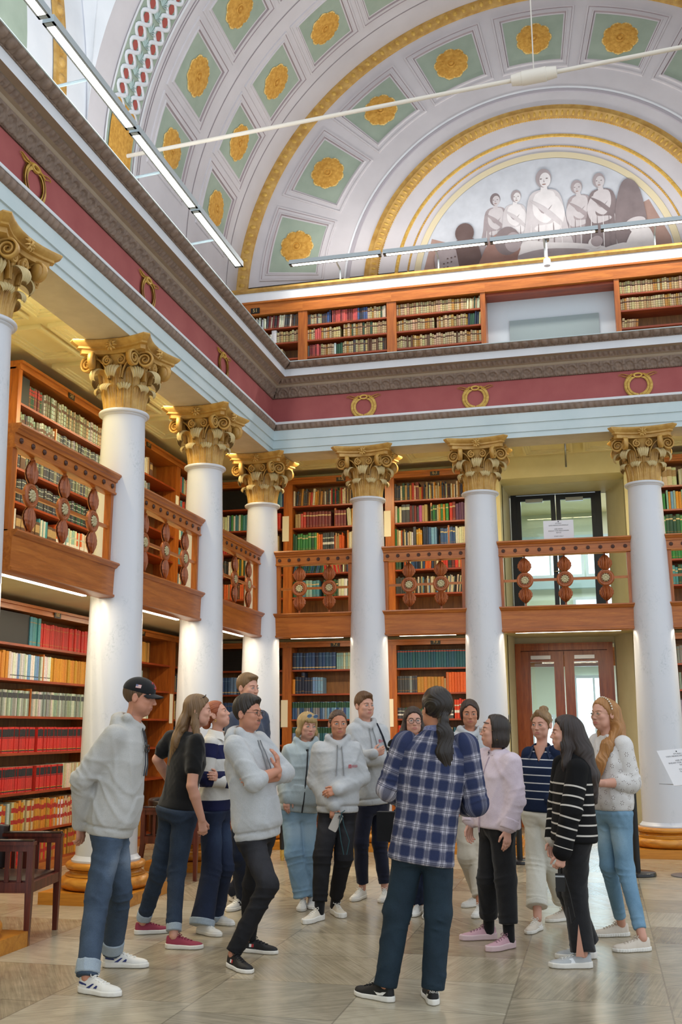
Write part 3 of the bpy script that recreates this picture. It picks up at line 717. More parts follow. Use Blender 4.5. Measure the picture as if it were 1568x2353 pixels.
# ---------------------------------------------------------------- light bars, tie rod, small ceiling fittings
M_TUBE = emit('tube_lamp', 'fffaf0', 14.)
def light_bar(p0, p1, label, brk, grp, pw):
    p0, p1 = A(p0), A(p1); d = p1-p0; L = np.linalg.norm(d); ang = math.atan2(d[1], d[0])
    t = tag(empty('light_bar', tuple((p0+p1)/2), ang), label, 'light', grp)
    MB().box(-L/2, L/2, -.05, .05, .0, .065).build('housing', M_LAMPH, t, 0)
    MB().box(-L/2, -L/2+.045, -.05, .05, -.008, 0).box(L/2-.045, L/2, -.05, .05, -.008, 0).box(-L/2, L/2, -.05, -.034, -.008, 0).box(-L/2, L/2, .034, .05, -.008, 0).build('rim', plain('lamp_rim', '5d564c', .5), t, 0)
    MB().box(-L/2+.045, L/2-.045, -.034, .034, -.006, .0).build('tube', M_TUBE, t, 0)
    mb = MB(); bx_, by_, bz_ = brk
    mb.tube([(0, 0, .02), (0, by_*.96, .02+bz_*.1), (0, by_, bz_*.3), (0, by_, bz_)], .014, 6); mb.build('bracket', M_LAMPH, t)
    li = bpy.data.lights.new('tube_glow', 'AREA'); li.shape = 'RECTANGLE'; li.size = L-.2; li.size_y = .06; li.energy = pw; li.color = (1., .95, .88)
    for up in (0, 1):
        lo = bpy.data.objects.new('tube_glow', li); COL.objects.link(lo); lo.parent = t; lo.location = (0, 0, .075 if up else -.012)
        if up: lo.rotation_euler = (pi, 0, 0)
for k, (a, b) in enumerate(((4.6, 6.38), (6.43, 7.96), (8.01, 9.50), (9.55, 10.98))):
    light_bar((-3.93, a, 7.0), (-3.93, b, 6.97), ('slim light bar on the left cornice, cut by the top left corner of the photo', 'slim light bar on the left cornice, second from the top left corner', 'slim light bar on the left cornice, third from the top left corner', 'slim light bar on the left cornice, lowest and farthest of the row')[k], (0, .55, -.385), 'light bars along the cornices', 17)
for k, (a, b) in enumerate(((-4.37, -2.90), (-2.86, -1.26), (-1.22, .36), (.40, 1.95))):
    light_bar((a, 14.55, 8.69), (b, 14.55, 8.69), ('slim light bar under the lunette, far left of the row', 'slim light bar under the lunette, second from the left', 'slim light bar under the mural, third from the left', 'slim light bar under the lunette, at the right photo edge')[k], (0, .36, -.16), 'light bars along the cornices', 13)
t = tag(empty('tie_rod', (0, 0, 0)), 'white iron tie rod across the vault with a thick turnbuckle and hanging wire', 'tie rod')
p0, p1 = A((-5.53, 11.025, 8.708)), A((4.55, 10.5, 8.90)); dr = (p1-p0); M_ROD = plain('rod_paint', 'd8d0c4', .5)
MB().tube([p0+dr*q for q in (0, .5, 1)], .026, 10).build('rod', M_ROD, t, 180)
tb = p0+dr*.515; ud = dr/np.linalg.norm(dr)
MB().tube([tb+ud*q for q in (-.26, -.255, -.14, -.135, .135, .14, .255, .26)], [.028, .062, .076, .082, .082, .076, .062, .028], 18).build('turnbuckle', M_ROD, t, 40)
MB().tube([tb+A((0, 0, .07)), tb+A((0, 0, 2.6)), tb+A((0, 0, 4.35))], .008, 6).build('wire', M_ROD, t, 180)
def sprinkler(loc, label, s=1.):
    t = tag(empty('sprinkler', loc), label, 'sprinkler', 'pipe fittings')
    MB().lathe([(.05*s, 0), (.05*s, -.02*s), (.03*s, -.035*s), (.02*s, -.04*s)], 16).build('flange', M_WHITE, t)
    MB().tube([(0, 0, 0), (0, 0, -.16*s), (0, 0, -.33*s)], .011*s, 8).build('pipe', M_STEEL, t, 180)
t = tag(empty('camera_pole', (-.40, 14.72, 8.30)), 'small white camera on a short pole in front of the mural', 'camera')
MB().tube([(0, 0, .12), (0, 0, .45)], .014, 8).build('pole', M_LAMPH, t, 180); MB().lathe([(.05, 0), (.055, .06), (.05, .1), (.02, .13)], 16).build('dome', M_WHITE, t); MB().lathe([(.045, .40), (.05, .43), (.02, .46)], 16).build('lower_dome', M_STEEL, t)
sprinkler((-.28, 15.2, 5.72), 'white flange with a thin pipe hanging from the ceiling before the upper doors', 1.25)
tag(MB().lathe([(.05, 0), (.055, -.02), (.04, -.045), (.01, -.055)], 18, (-.25, 15.2, 2.965)).build('smoke_detector', M_WHITE), 'round white detector on the ceiling above the lower doors', 'detector')
tag(MB().lathe([(.06, 0), (.065, -.02), (.05, -.05), (.01, -.06)], 18, (-5.35, 10.9, 5.72)).build('smoke_detector', M_WHITE), 'round white detector on the left aisle ceiling between two capitals', 'detector')

# ---------------------------------------------------------------- doors
def leaf_door(root, x0, x1, z0, z1, y, mat, st, rail, glassm, closer=True):
    d = MB(); th = .05
    d.box(x0, x0+st, y-th, y, z0, z1); d.box(x1-st, x1, y-th, y, z0, z1); d.box(x0+st, x1-st, y-th, y, z0, z0+rail*1.9); d.box(x0+st, x1-st, y-th, y, z1-rail, z1)
    for q in (.012, ): d.box(x0+st-.03, x0+st, y-th-q, y-th, z0+rail*1.9, z1-rail); d.box(x1-st, x1-st+.03, y-th-q, y-th, z0+rail*1.9, z1-rail)
    lf = d.build('door_leaf', mat, root, 0)
    MB().box(x0+st, x1-st, y-.03, y-.022, z0+rail*1.9, z1-rail).build('glass_pane', glassm, lf, 0)
    if closer: MB().box(x0+.16, x1-.2, y-th-.06, y-th, z1-.13, z1-.07).build('door_closer', M_STEEL, lf, 0)
    return lf
M_GLASS = glass('door_glass', 'e6f0ee')
dr_ = struct(empty('door_1', (0, DYY, 0)))
fx0, fx1 = -1.28, .27
f = MB(); f.box(fx0, fx0+.09, -.09, .06, 0, 2.85); f.box(fx1-.09, fx1, -.09, .06, 0, 2.85); f.box(fx0, fx1, -.092, .06, 2.851, 2.88); f.box(fx0+.09, fx1-.09, -.09, .06, 2.765, 2.85); f.box(fx0+.09, fx1-.09, .025, .06, 2.70, 2.764)
f.build('door_frame', W_DOOR, dr_, 0)
mid = (fx0+fx1)/2
leaf_door(dr_, fx0+.09, mid-.008, .01, 2.75, -.02, W_DOOR, .15, .17, M_GLASS); l2 = leaf_door(dr_, mid+.008, fx1-.09, .01, 2.75, -.02, W_DOOR, .15, .17, M_GLASS)
MB().tube([(mid+.07, -.13, 1.02), (mid+.07, -.13, 1.22)], .012, 8).build('door_handle', M_STEEL, l2, 180)
dr2 = struct(empty('door_2', (0, DYY, 0))); M_DD = plain('dark_door_paint', '1b1f2b', .35)
f = MB(); f.box(-1.26, -1.17, -.09, .06, ZB, 5.36); f.box(.13, .22, -.09, .06, ZB, 5.36); f.box(-1.26, .22, -.09, .06, 5.361, 5.44); f.build('door_frame', M_DD, dr2, 0)
leaf_door(dr2, -1.17, -.526, ZB+.01, 5.35, -.02, M_DD, .075, .09, M_GLASS); l2 = leaf_door(dr2, -.514, .13, ZB+.01, 5.35, -.02, M_DD, .075, .09, M_GLASS)
MB().tube([(-.47, -.10, 4.05), (-.59, -.10, 4.05)], .014, 8).build('door_handle', M_STEEL, l2, 180)
# notices
def notice(name, w, h, lines, label, cat, loc, rz, size, dot=True, emblem=None):
    t = tag(empty(name, loc, rz), label, cat)
    MB().box(-w/2, w/2, 0, .006, 0, h).build('board', plain('notice_board', 'dcdde2', .5), t, 0)
    m = text_mb(lines, size, lines=1.15); m.xf(lambda v: np.stack([v[:, 0], 0*v[:, 0]-.0015, v[:, 1]+h*.56], 1))
    m.build('lettering', M_INK, t, 0)
    if dot: MB().lathe([(.001, 0), (w*.022, 0)], 12, cap=False).xf(lambda v: np.stack([v[:, 0], 0*v[:, 0]-.002, v[:, 1]+h*.94], 1)).build('emblem', M_INK, t, 0)
    return t
notice('notice', .40, .30, 'ETUSALI\nVAIN HENKILÖKUNNALLE\n\nHÄR IFRÅN\nENDAST FÖR PERSONALEN\nKIITOS\n\nSTAFF ONLY', 'white printed notice standing behind the balustrade before the upper doors', 'notice', (-.40, 14.05, 3.985), 0, .022)
MB_ = MB()
t = tag(empty('wall_sign', (-1.375, YW+.012, 1.60)), 'small square black no-photography sign on the cream wall left of the lower doors', 'sign')
MB().box(-.07, .07, -.006, 0, -.22, .14).build('plate', plain('sign_steel', '8e8a78', .4, .5), t, 0)
s_ = MB(); s_.box(-.06, .06, -.009, -.006, 0, .12); s_.box(-.06, .06, -.009, -.006, -.2, -.03); s_.build('black_field', M_BLACK, t, 0)
s_ = MB(); s_.box(-.042, .042, -.012, -.009, .022, .075); s_.lathe([(.001, 0), (.026, 0)], 14, cap=False); v = s_.v[-1]; s_.v[-1] = np.stack([v[:, 0], 0*v[:, 0]-.012, v[:, 1]+.077], 1); s_.box(-.03, .03, -.012, -.009, -.15, -.07); s_.build('pictogram', M_PAPER, t, 0)
MB().tube([(-.03, -.013, .09), (.05, -.013, .01)], .004, 5).build('red_stroke', plain('sign_red', 'b3282d', .5), t, 0)

# ---------------------------------------------------------------- the rooms beyond the doors
M_BEY = plain('beyond_wall', 'd6d8c4', .8); M_BEY2 = plain('beyond_grey', 'aebfc4', .7)
w = MB(); w.box(-6, 6, 22.6, 22.8, 0, 6.2); w.box(-4.2, -4.0, DYY+.2, 22.6, 0, 6.2); w.box(3.9, 4.1, DYY+.2, 22.6, 0, 6.2)
struct(w.build('wall_beyond', M_BEY, smooth=0))
struct(MB().box(-4.2, 4.1, DYY+.16, 22.6, 6.1, 6.2).build('ceiling_beyond', M_CEIL2, smooth=0))
struct(MB().box(-4.2, 4.1, 19.4, 22.6, 2.95, 3.07).build('floor_beyond_gallery', M_BEY, smooth=0))
M_DAY = emit('daylight_pane', 'dfeaff', 2.); M_DAY2 = emit('daylight_pane_bright', 'e2edff', 3.2)
def win(n, x0, x1, z0, z1, y, m):
    o = struct(empty('window_%d' % n, ((x0+x1)/2, y, z0))); w_, h_ = x1-x0, z1-z0
    MB().box(-w_/2, w_/2, -.03, -.02, 0, h_).build('window_pane', m, o, 0)
    f = MB(); f.box(-w_/2-.06, -w_/2, -.06, 0, -.06, h_+.06); f.box(w_/2, w_/2+.06, -.06, 0, -.06, h_+.06); f.box(-w_/2, w_/2, -.06, 0, h_, h_+.06); f.box(-w_/2, w_/2, -.06, 0, -.06, 0); f.box(-.02, .02, -.06, 0, 0, h_); f.build('window_frame', M_WHITE, o, 0)
win(1, -.42, .28, .55, 2.55, 22.55, M_DAY2); win(2, -1.75, -.95, .9, 1.75, 22.55, M_DAY); win(3, -1.5, -.2, 4.75, 5.25, 22.55, M_DAY2); win(4, -.05, .75, 4.75, 5.25, 22.55, M_DAY2); win(5, -.35, .9, 3.2, 4.2, 22.55, M_DAY)
o = MB(); o.box(-1.9, 1.2, 19.32, 19.4, 2.62, 2.95); struct(o.build('trim_beyond_beam', W_OAK, smooth=0))
o = MB(); o.box(-4., 4., 22.45, 22.6, 4.45, 4.62); o.box(-4., 4., 22.5, 22.6, 5.4, 5.6); struct(o.build('trim_beyond_cornice', M_BEY2, smooth=0))
tag(MB().lathe([(.24, 0), (.24, 2.8), (.27, 2.82), (.27, 2.95)], 28, (.62, 20.5, 0)).build('pillar', M_BEY2), 'pale grey pillar seen through the right glass of the lower doors', 'pillar')
tag(MB().box(-.5, 1.0, 20.9, 21.4, 0, .82).box(-.5, 1., 20.85, 21.45, .82, .86).build('desk', plain('desk_grey', '7a8086', .5), smooth=0), 'grey desk in the room beyond the lower doors', 'desk')

for x_, y_, z_, e_ in ((0, 20.6, 2.9, 70), (0, 20.6, 6.05, 110), (-2.5, 20., 2.9, 40)):  # added fill lights without fixtures, to brighten the rooms beyond the glass
    li = bpy.data.lights.new('room_fill', 'AREA'); li.shape = 'RECTANGLE'; li.size = 2.2; li.size_y = 1.2; li.energy = e_; li.color = (.93, .97, 1.)
    lo = bpy.data.objects.new('room_fill', li); COL.objects.link(lo); lo.location = (x_, y_, z_)
# ---------------------------------------------------------------- furniture on the floor
M_LEATHER = mottled('leather_dark', '1e1311', '33211c', 7., .32, bump=.15)
def armchair(loc, rz, label):
    t = tag(empty('armchair', loc, rz), label, 'chair', 'wooden library armchairs'); W, D = .31, .29
    for sx in (1, -1):
        for sy in (1, -1):
            mb = MB(); q = .024; top = .70 if sx > 0 else .74; spl = .0 if sx > 0 else -.05
            P = [[(sx*D+dx*q*k+spl*(1 if z == 0 else 0), sy*W+dy*q*k, z) for dx, dy in ((-1, -1), (1, -1), (1, 1), (-1, 1))] for z, k in ((0, .72), (.36, 1.), (.46, 1.), (top, .95))]
            mb.grid(A(P), wv=True); mb.f += [(0, 1, 2, 3)[::-1], (12, 13, 14, 15)]; mb.mi += [0, 0]; mb.build('leg', W_CHAIR, t, 0)
    r = MB(); r.box(D-.02, D+.02, -W, W, .365, .435); r.box(-D-.02, -D+.02, -W, W, .365, .435); r.box(-D, D, W-.02, W+.02, .365, .435); r.box(-D, D, -W-.02, -W+.02, .365, .435); r.build('seat_rail', W_CHAIR, t, 0)
    P = A([[(x, y, .445+.03*(1-(x/.29)**4)*(1-(y/.31)**4)-.012*(1-min(1, (x*x+y*y)*20))) for y in np.linspace(-.295, .295, 15)] for x in np.linspace(-.275, .275, 15)]); MB().grid(P).build('seat', M_LEATHER, t, 180)
    MB().box(-.27, .27, -.29, .29, .43, .447).build('seat_board', W_CHAIR, t, 0)
    for sy in (1, -1):
        a = MB(); a.box(-D, D+.03, sy*W-.028, sy*W+.028, .70, .725); a.box(-D, D, sy*W-.016, sy*W+.016, .655, .70); am = a.build('arm', W_CHAIR, t, 0)
        l = MB(); l.tube([(x, sy*W, .728) for x in np.linspace(-D, D+.02, 6)], .026, 10, flat=.55); l.build('arm_pad', M_LEATHER, am, 180)
        for k in range(5): MB().box(-.17+.095*k-.016, -.17+.095*k+.016, sy*W-.009, sy*W+.009, .43, .66).build('slat', W_CHAIR, t, 0)
    th = np.linspace(-pi/2*1.02, pi/2*1.02, 21); rows = []
    for off, z in ((0, .46), (0, .60), (.01, .72), (.018, .775), (.005, .79), (-.03, .785), (-.035, .77), (-.03, .6), (-.03, .46)):
        rows.append([(-.12-(.19+off)*cos(a)**.8 if cos(a) > 0 else -.12, (W+off*.6-.0)*sin(a), z+.02*cos(a)) for a in th])
    MB().grid(A(rows), flip=True).build('back_panel', M_LEATHER, t, 180)
    n = MB()
    for a in th[1:-1]: n.lathe([(.006, -.004), (.004, .003), (.001, .004)], 7, (-.12-.185*max(cos(a), 0)**.8, W*.96*sin(a), .50), cap=False)
    n.build('brass_studs', M_GOLDM, t)
    return t
armchair((-4.46, 7.46, 0), radians(10), 'dark wooden slatted armchair with leather seat at the left photo edge')
armchair((-4.44, 10.82, 0), radians(3), 'wooden slatted armchair between the capped man and the woman in black tee')
def stanchion(x, y, label, h=.95):
    t = tag(empty('stanchion', (x, y, 0)), label, 'stanchion', 'black barrier posts'); MB().lathe([(.005, 0), (.19, 0), (.195, .008), (.19, .034), (.18, .04), (.04, .045), (.005, .05)], 36).build('base', plain('stanchion_base', '1f1d1e', .25), t); MB().lathe([(.034, .045), (.034, h-.05), (.04, h-.045), (.04, h), (.005, h+.01)], 20).build('post', M_BLACK, t); return t
stanchion(.31, 11.93, 'black barrier post behind the woman with the headband'); stanchion(-.98, 12.72, 'black barrier post base behind the woman in pale pink shirt')
t = tag(empty('sign_stand', (.86, 12.0, 0)), 'grey metal stand with a tilted white printed sign at the right photo edge', 'sign')
MB().lathe([(.005, 0), (.21, 0), (.21, .008), (.02, .014)], 36).build('base', plain('sign_base', '6e6f74', .3, .6), t); MB().tube([(0, 0, .01), (0, 0, 1.0)], .014, 10).build('pole', M_STEEL, t, 180)
b = MB(); b.box(-.21, .21, -.006, 0, 0, .44); m = text_mb('ETUSALI\nVAIN HENKILÖKUNNALLE\n\nHÄR IFRÅN\nENDAST FÖR PERSONALEN\nKIITOS\n\nSTAFF ONLY\nTHANK YOU', .024, lines=1.15); m.xf(lambda v: np.stack([v[:, 0], 0*v[:, 0]-.008, v[:, 1]+.27], 1)); e = MB(); e.tube([(.0+.045*cos(a), -.008, .065+.045*sin(a)) for a in np.arange(28)*2*pi/28], .003, 5, closed=True, up=(0, 1, 0))
e.add([(-.02, -.0085, .045), (.022, -.0085, .045), (.022, -.0085, .075), (.01, -.0085, .092), (-.012, -.0085, .085), (-.02, -.0085, .07)], [(0, 1, 2, 3, 4, 5)]); d_ = MB(); d_.lathe([(.001, 0), (.008, 0)], 10, cap=False).xf(lambda v: np.stack([v[:, 0], 0*v[:, 0]-.008, v[:, 1]+.41], 1))
rl = radians(22)
def tilt(v):
    x, y, z = v[:, 0], v[:, 1], v[:, 2]-.22; y2 = y*cos(.5)+z*sin(.5); z2 = z*cos(.5)-y*sin(.5); return np.stack([x*cos(rl)+z2*sin(rl)*-1, y2, -x*sin(rl)*-1*.25+z2*cos(rl)+1.12], 1)
for mb_, nm, mm in ((b, 'board', plain('notice_board', 'dcdde2', .5)), (m, 'lettering', M_INK), (e, 'green_emblem', plain('emblem_green', '3f5f50', .6)), (d_, 'dot', M_INK)): mb_.xf(tilt).build(nm, mm, t, 0)
MB().tube([(-.27, -.02, .94), (-.1, 0, .93), (.0, 0, .93)], .004, 5).build('wire_arm', M_STEEL, t)
t = tag(empty('side_table', (-3.35, 12.55, 0)), 'dark table with brass-capped legs behind the woman in the zipped hoodie', 'table')
MB().box(-.5, .5, -.28, .28, .70, .735).box(-.45, .45, -.24, .24, .60, .70).build('table_top', M_BLACK, t, 0)
for sx in (1, -1):
    for sy in (1, -1):
        MB().lathe([(.03, .12), (.05, .6)], 4, (sx*.40, sy*.2, 0)).build('leg', M_BLACK, t, 0); MB().lathe([(.020, .02), (.028, .04), (.03, .125)], 12, (sx*.40, sy*.2, 0)).lathe([(.015, 0), (.02, .01), (.02, .025)], 10, (sx*.40, sy*.2, 0)).build('brass_foot', M_GOLDM, t)
# ---------------------------------------------------------------- bookcases
CASE_D = .34
def number_plate(num, parent, x, z, y=-.034, sc=1.):
    p = MB().box(x-.075*sc, x+.075*sc, y-.008, y, z-.045*sc, z+.045*sc).build('number_plate', plain('plate_black', '17130f', .4), parent, 0)
    m = text_mb(num, .085*sc); m.xf(lambda v: np.stack([v[:, 0]+x, 0*v[:, 0]+y-.0095, v[:, 1]+z], 1)); m.build('number', plain('plate_gold', 'c9a96a', .5), p, 0)
def bookcase(label, loc, rz, W, zb, shelves, zopen, ztop, num=None, numx=0., card=None, pil=.075, sides=(1, 1), front=W_RED, grp='bookcases of the gallery aisles', back=None, numz=None):
    t = tag(empty('bookcase', loc, rz), label, 'bookcase', grp); h = W/2
    for s in (-1, 1):
        if not sides[(s+1)//2]: continue
        a, b = (-h, -h+pil) if s < 0 else (h-pil, h)
        p = MB().box(a, b, -.02, CASE_D, zb, zopen+.02).build('side_panel', W_OAKV, t, 0)
        if card and s == card[0]:
            MB().box((a+b)/2-.055, (a+b)/2+.055, -.026, -.02, card[1], card[1]+.42).build('paper_card', M_PAPER, p, 0)
    MB().box(-h, h, CASE_D-.02, CASE_D, zb, ztop-.02).build('back_panel', back or wood('case_back_wood', '5f3a1a', '7d5226', '8f6230', .5, 2), t, 0)
    for z in shelves: MB().box(-h+pil, h-pil, -.005, CASE_D-.02, z-.026, z).build('shelf', front, t, 0)
    MB().box(-h, h, -.012, .05, zb, shelves[0]-.026).build('plinth', W_OAK, t, 0)
    c = MB(); c.box(-h, h, -.026, CASE_D, zopen, ztop-.03); c.box(-h+.001, h-.001, -.055, CASE_D-.002, ztop-.03, ztop); c.box(-h-.001, h+.001, -.035, .02, zopen-.006, zopen+.018); tp = c.build('top_panel', W_OAK, t, 0)
    if num: number_plate(num, tp, numx, numz or (zopen+ztop)/2-.005)
    return t
LOZ = [.12, .46, .87, 1.29, 1.68, 2.075, 2.452]; UPZ = [3.2, 3.61, 3.995, 4.375, 4.75, 5.115]
RL = pi/2
class Case: pass
CASES = {}
def addcase(key, name, side, a, b, level, **kw):
    c = Case(); c.key, c.name, c.side, c.a, c.b = key, name, side, a, b; c.W = b-a
    if side == 'L': c.loc, c.rz = (XW, (a+b)/2, 0), RL
    else: c.loc, c.rz = ((a+b)/2, YW, 0), 0
    if level == 'lo': c.z, zb, zo, zt = LOZ, 0., 2.81, 2.89
    elif level == 'up': c.z, zb, zo, zt = UPZ, ZB, 5.486, 5.58
    else: c.loc = ((a+b)/2, 14.94, 0); c.z, zb, zo, zt = [6.70, 7.0, 7.295, 7.57, 7.83], ZC, 8.07, 8.29; kw['grp'] = 'bookcases of the top gallery'
    bookcase('wooden bookcase full of books, '+name, c.loc, c.rz, c.W, zb, c.z, zo, zt, **kw); CASES[key] = c
addcase('LA', 'lower left, behind the wooden armchair', 'L', 9.60, 12.08, 'lo', num='88', numx=.06)
addcase('LB', 'lower left, behind the man in the black cap', 'L', 12.08, 14.40, 'lo', num='89', numx=.02, card=(1, 1.62))
addcase('UA', 'upper left, behind the nearest balustrade', 'L', 9.80, 12.08, 'up', num='58', numx=.02)
addcase('UB', 'upper left, between the second and third column', 'L', 12.08, 14.40, 'up', num='59', card=(1, 4.6))
addcase('LC', 'lower left, last before the hall corner', 'L', 14.40, 15.96, 'lo'); addcase('UC', 'upper left, last before the hall corner', 'L', 14.40, 15.96, 'up')
addcase('K0', 'lower back, behind the corner column', 'B', -6.08, -4.79, 'lo', card=(1, 1.56))
addcase('K1', 'lower back, right of the corner column', 'B', -4.79, -3.09, 'lo', num='92', numx=-.05, card=(1, 1.56))
addcase('K2', 'lower back, left of the glazed doors', 'B', -3.09, -1.60, 'lo', num='93', numx=-.05)
addcase('V0', 'upper back, behind the corner column', 'B', -6.08, -4.79, 'up', card=(1, 4.53))
addcase('V1', 'upper back, right of the corner column', 'B', -4.79, -3.09, 'up', num='62', numx=.05, card=(1, 4.53))
addcase('V2', 'upper back, left of the upper glazed doors', 'B', -3.09, -1.60, 'up', num='63')
addcase('K3', 'lower back, at the right photo edge', 'B', .90, 2.6, 'lo'); addcase('V3', 'upper back, at the right photo edge', 'B', .90, 2.6, 'up')
addcase('G0', 'top gallery, far left in the corner', 'G', -5.40, -4.26, 'top', num='51', numx=-.22, numz=8.14)
addcase('G1', 'top gallery, second from the corner', 'G', -4.26, -2.82, 'top'); addcase('G2', 'top gallery, left of the pale niche', 'G', -2.82, -1.36, 'top')
addcase('G3', 'top gallery, right of the pale niche', 'G', .55, 2.3, 'top')
t = tag(empty('gallery_niche', (-.405, 14.94, 0)), 'pale recess with a grey panel between the top gallery bookcases', 'niche')
MB().box(-.955, .955, .3, .34, ZC, 8.07).build('back_wall', plain('niche_white', 'c9d0d6', .8), t, 0); MB().box(-.62, .72, .27, .3, ZC, 7.68).build('grey_panel', plain('niche_grey', '8f9a9b', .7), t, 0)
MB().box(-.955, .955, -.026, .34, 8.07, 8.26).box(-.955, .955, -.055, .34, 8.26, 8.29).build('top_panel', W_OAK, t, 0); MB().box(-.955, .955, .04, .3, 8.02, 8.07).build('lintel', W_RED, t, 0)
def grille(key, zi, x0, x1):
    c = CASES[key]; z = c.z[zi]; m = MB()
    for i in range(26): m.box(x0, x1, .02, .03, z+.012*i+.005, z+.012*i+.012)
    o = m.build('grille', M_BLACK, None, 0, c.loc, c.rz); MB().box(x0, x1, .034, .04, z, z+.33).build('backing', M_DARKB, o, 0)
    tag(o, 'black slatted vent grille on the top shelf of the corner bookcase, '+('ground floor' if key == 'K0' else 'gallery level'), 'grille')
for key, zi, xa, xb in (('LA', 6, -1.165, -.435), ('UA', 5, -1.06, -.825)):
    c = CASES[key]; o = MB().box(xa, xb, .03, .05, c.z[zi]+.002, c.z[zi]+.335).build('blank_panel', plain('panel_black', '1c1f22', .5), None, 0, c.loc, c.rz); tag(o, 'plain black panel on the top shelf of the bookcase '+c.name, 'panel')
grille('K0', 6, -.57, .28); grille('V0', 5, -.57, .22)

# ---------------------------------------------------------------- books: every volume is worked out first, then built at the end
BOOKS = []; M_BOOK = NT('book_cloth'); _a = M_BOOK.n('Attribute', dict(attribute_name='Col')); _nz = M_BOOK.noise(M_BOOK.obj((1, 1, 1), world=True), 60., 3.)
M_BOOK.bs(Base_Color=M_BOOK.mix(1., _a.outputs[0], M_BOOK.ramp(_nz, [(.3, .78), (.7, 1.)]), 'MULTIPLY'), Roughness=.6); M_BOOK = M_BOOK.m
CN = dict(red='c22c22', red2='a8281e', dkred='6b1f22', maroon='702830', pink='c2504a', orange='d4591c', yellow='c98a26', ochre='b07c2c', gold='a5762c', cream='d6ccae', white='dcd8d0', pale='b9bfae', ggreen='8c9888', green='2f7a3e', dkgreen='1f4a34', teal='3f8390', dteal='21596a', blue='2f4f80', lblue='6d94b8', navy='24304a', grey='7e8288', dkgrey='3e4044', black='211f20', brown='5c3a26', tan='a98b5e', vellum='b7a27a', magenta='b04a8e', purple='5d3a5e', moss='77775c', orangered='c73f1e', mint='8fb9ae', parch='c4ad7e')
CLN = dict(moss='moss grey', dkred='dark red', red2='red', dkgreen='dark green', dteal='dark teal', lblue='light blue', dkgrey='dark grey', ggreen='grey green', pale='pale green grey', parch='parchment coloured', orangered='orange red')
def shelf(key, zi, x0, x1, *runs):
    """runs: (width, colours, height range, thickness range, band[, lean])"""
    if key == 'LA': x0 -= .10; x1 += .08; runs = ((runs[0][0]+.2,)+tuple(runs[0][1:]),)+tuple(runs[1:])
    c = CASES[key]; x = x0; z = c.z[zi]; k = 0
    zmax = (c.z[zi+1]-.026 if zi+1 < len(c.z) else (2.81 if z < 3 else 5.486 if z < 6 else 8.07))-z-.012
    for r in runs:
        w, cols, hr, tr, band = r[:5]; xe = min(x+w, x1)
        if cols is None: x = xe; continue
        cols = cols.split(); hh = rnd.uniform(*hr)
        while True:
            t = rnd.uniform(*tr)
            if x+t > xe: break
            h = min(rnd.uniform(*hr), zmax)
            BOOKS.append(dict(case=key, sh=zi, x=x, t=t, z=z, h=h, d=rnd.uniform(.19, .25), col=rnd.choice(cols), band=band, set=rnd.uniform(0, .018)+.03, lean=r[5] if len(r) > 5 else 0.))
            x += t+rnd.uniform(.0005, .003)
        x = max(x, xe-.02)
CSHORT = dict(LA='lower left case 88', LB='lower left case behind the capped man', UA='upper left case 58', UB='second upper left case', LC='last lower left case', UC='last upper left case', K0='lower corner case', K1='lower case 92', K2='lower case 93', V0='upper corner case', V1='upper case right of corner column', V2='upper case left of dark doors', K3='lower case at right edge', V3='upper case at right edge', G0='top gallery case 51', G1='second top gallery case', G2='top gallery case left of niche', G3='top gallery case right of niche')
def divider(key, zi, x):
    c = CASES[key]; z = c.z[zi]; o = MB().box(x-.012, x+.012, .02, .3, z, z+.30).build('book_divider', W_OAKV, None, 0, c.loc, c.rz)
    tag(o, 'upright divider, shelf %d from the top, %s' % (len(c.z)-zi, CSHORT[key]), 'divider', 'shelf dividers')
N_, B_, S_ = (.024, .04), (.034, .055), (.014, .026)
H1, H2, H3 = (.24, .28), (.26, .30), (.20, .27)
# lower left
shelf('LA', 6, -1.06, 1.06, (.53, None, 0, 0, 0), (.24, 'teal', (.315, .32), (.05, .058), 'lines'), (1.4, 'red red red2', (.26, .275), (.036, .046), 'lines'))
shelf('LA', 5, -1.06, 1.06, (.16, 'yellow', H2, B_, None), (.06, 'cream', H2, B_, None), (.62, 'white white pale lblue', (.27, .28), N_, 'blk'), (.03, None, 0, 0, 0), (.22, 'white pale white', (.27, .28), S_, 'blk'), (1., 'yellow', (.27, .275), (.03, .05), None))
divider('LA', 5, -.09)
shelf('LA', 4, -1.06, 1.06, (.62, 'pale ggreen ggreen', (.27, .275), (.03, .037), 'label'), (.03, None, 0, 0, 0), (1.5, 'ggreen ggreen pale', (.27, .275), (.03, .035), 'label'))
divider('LA', 4, -.33)
shelf('LA', 3, -1.06, 1.06, (.78, 'red', (.27, .275), (.04, .055), 'redblk'), (.05, None, 0, 0, 0), (1.3, 'red', (.27, .275), (.035, .05), 'redblk'))
shelf('LA', 2, -1.06, 1.06, (.80, 'red', (.27, .275), (.035, .05), 'redblk'), (.05, None, 0, 0, 0), (.62, 'red', (.27, .275), (.035, .05), 'redblk'), (.6, 'cream parch', (.27, .28), N_, None))
shelf('LA', 1, -1.06, 1.06, (.30, 'yellow yellow pale', (.29, .31), B_, 'redlab'), (.1, 'pale cream', (.3, .31), B_, None), (.34, 'parch yellow', (.3, .33), B_, 'redlab'), (.5, 'parch yellow yellow ochre', (.3, .33), (.03, .06), 'redlab'), (1., 'yellow orange white parch', (.28, .32), N_, 'redlab'))
shelf('LA', 0, -1.06, 1.06, (2.1, 'yellow red ochre', (.26, .31), B_, 'redlab'))
shelf('LB', 6, -1.08, 1.08, (.9, 'red2 tan', H1, B_, 'lines'), (.62, 'ochre gold', (.27, .28), (.05, .065), 'lines'))
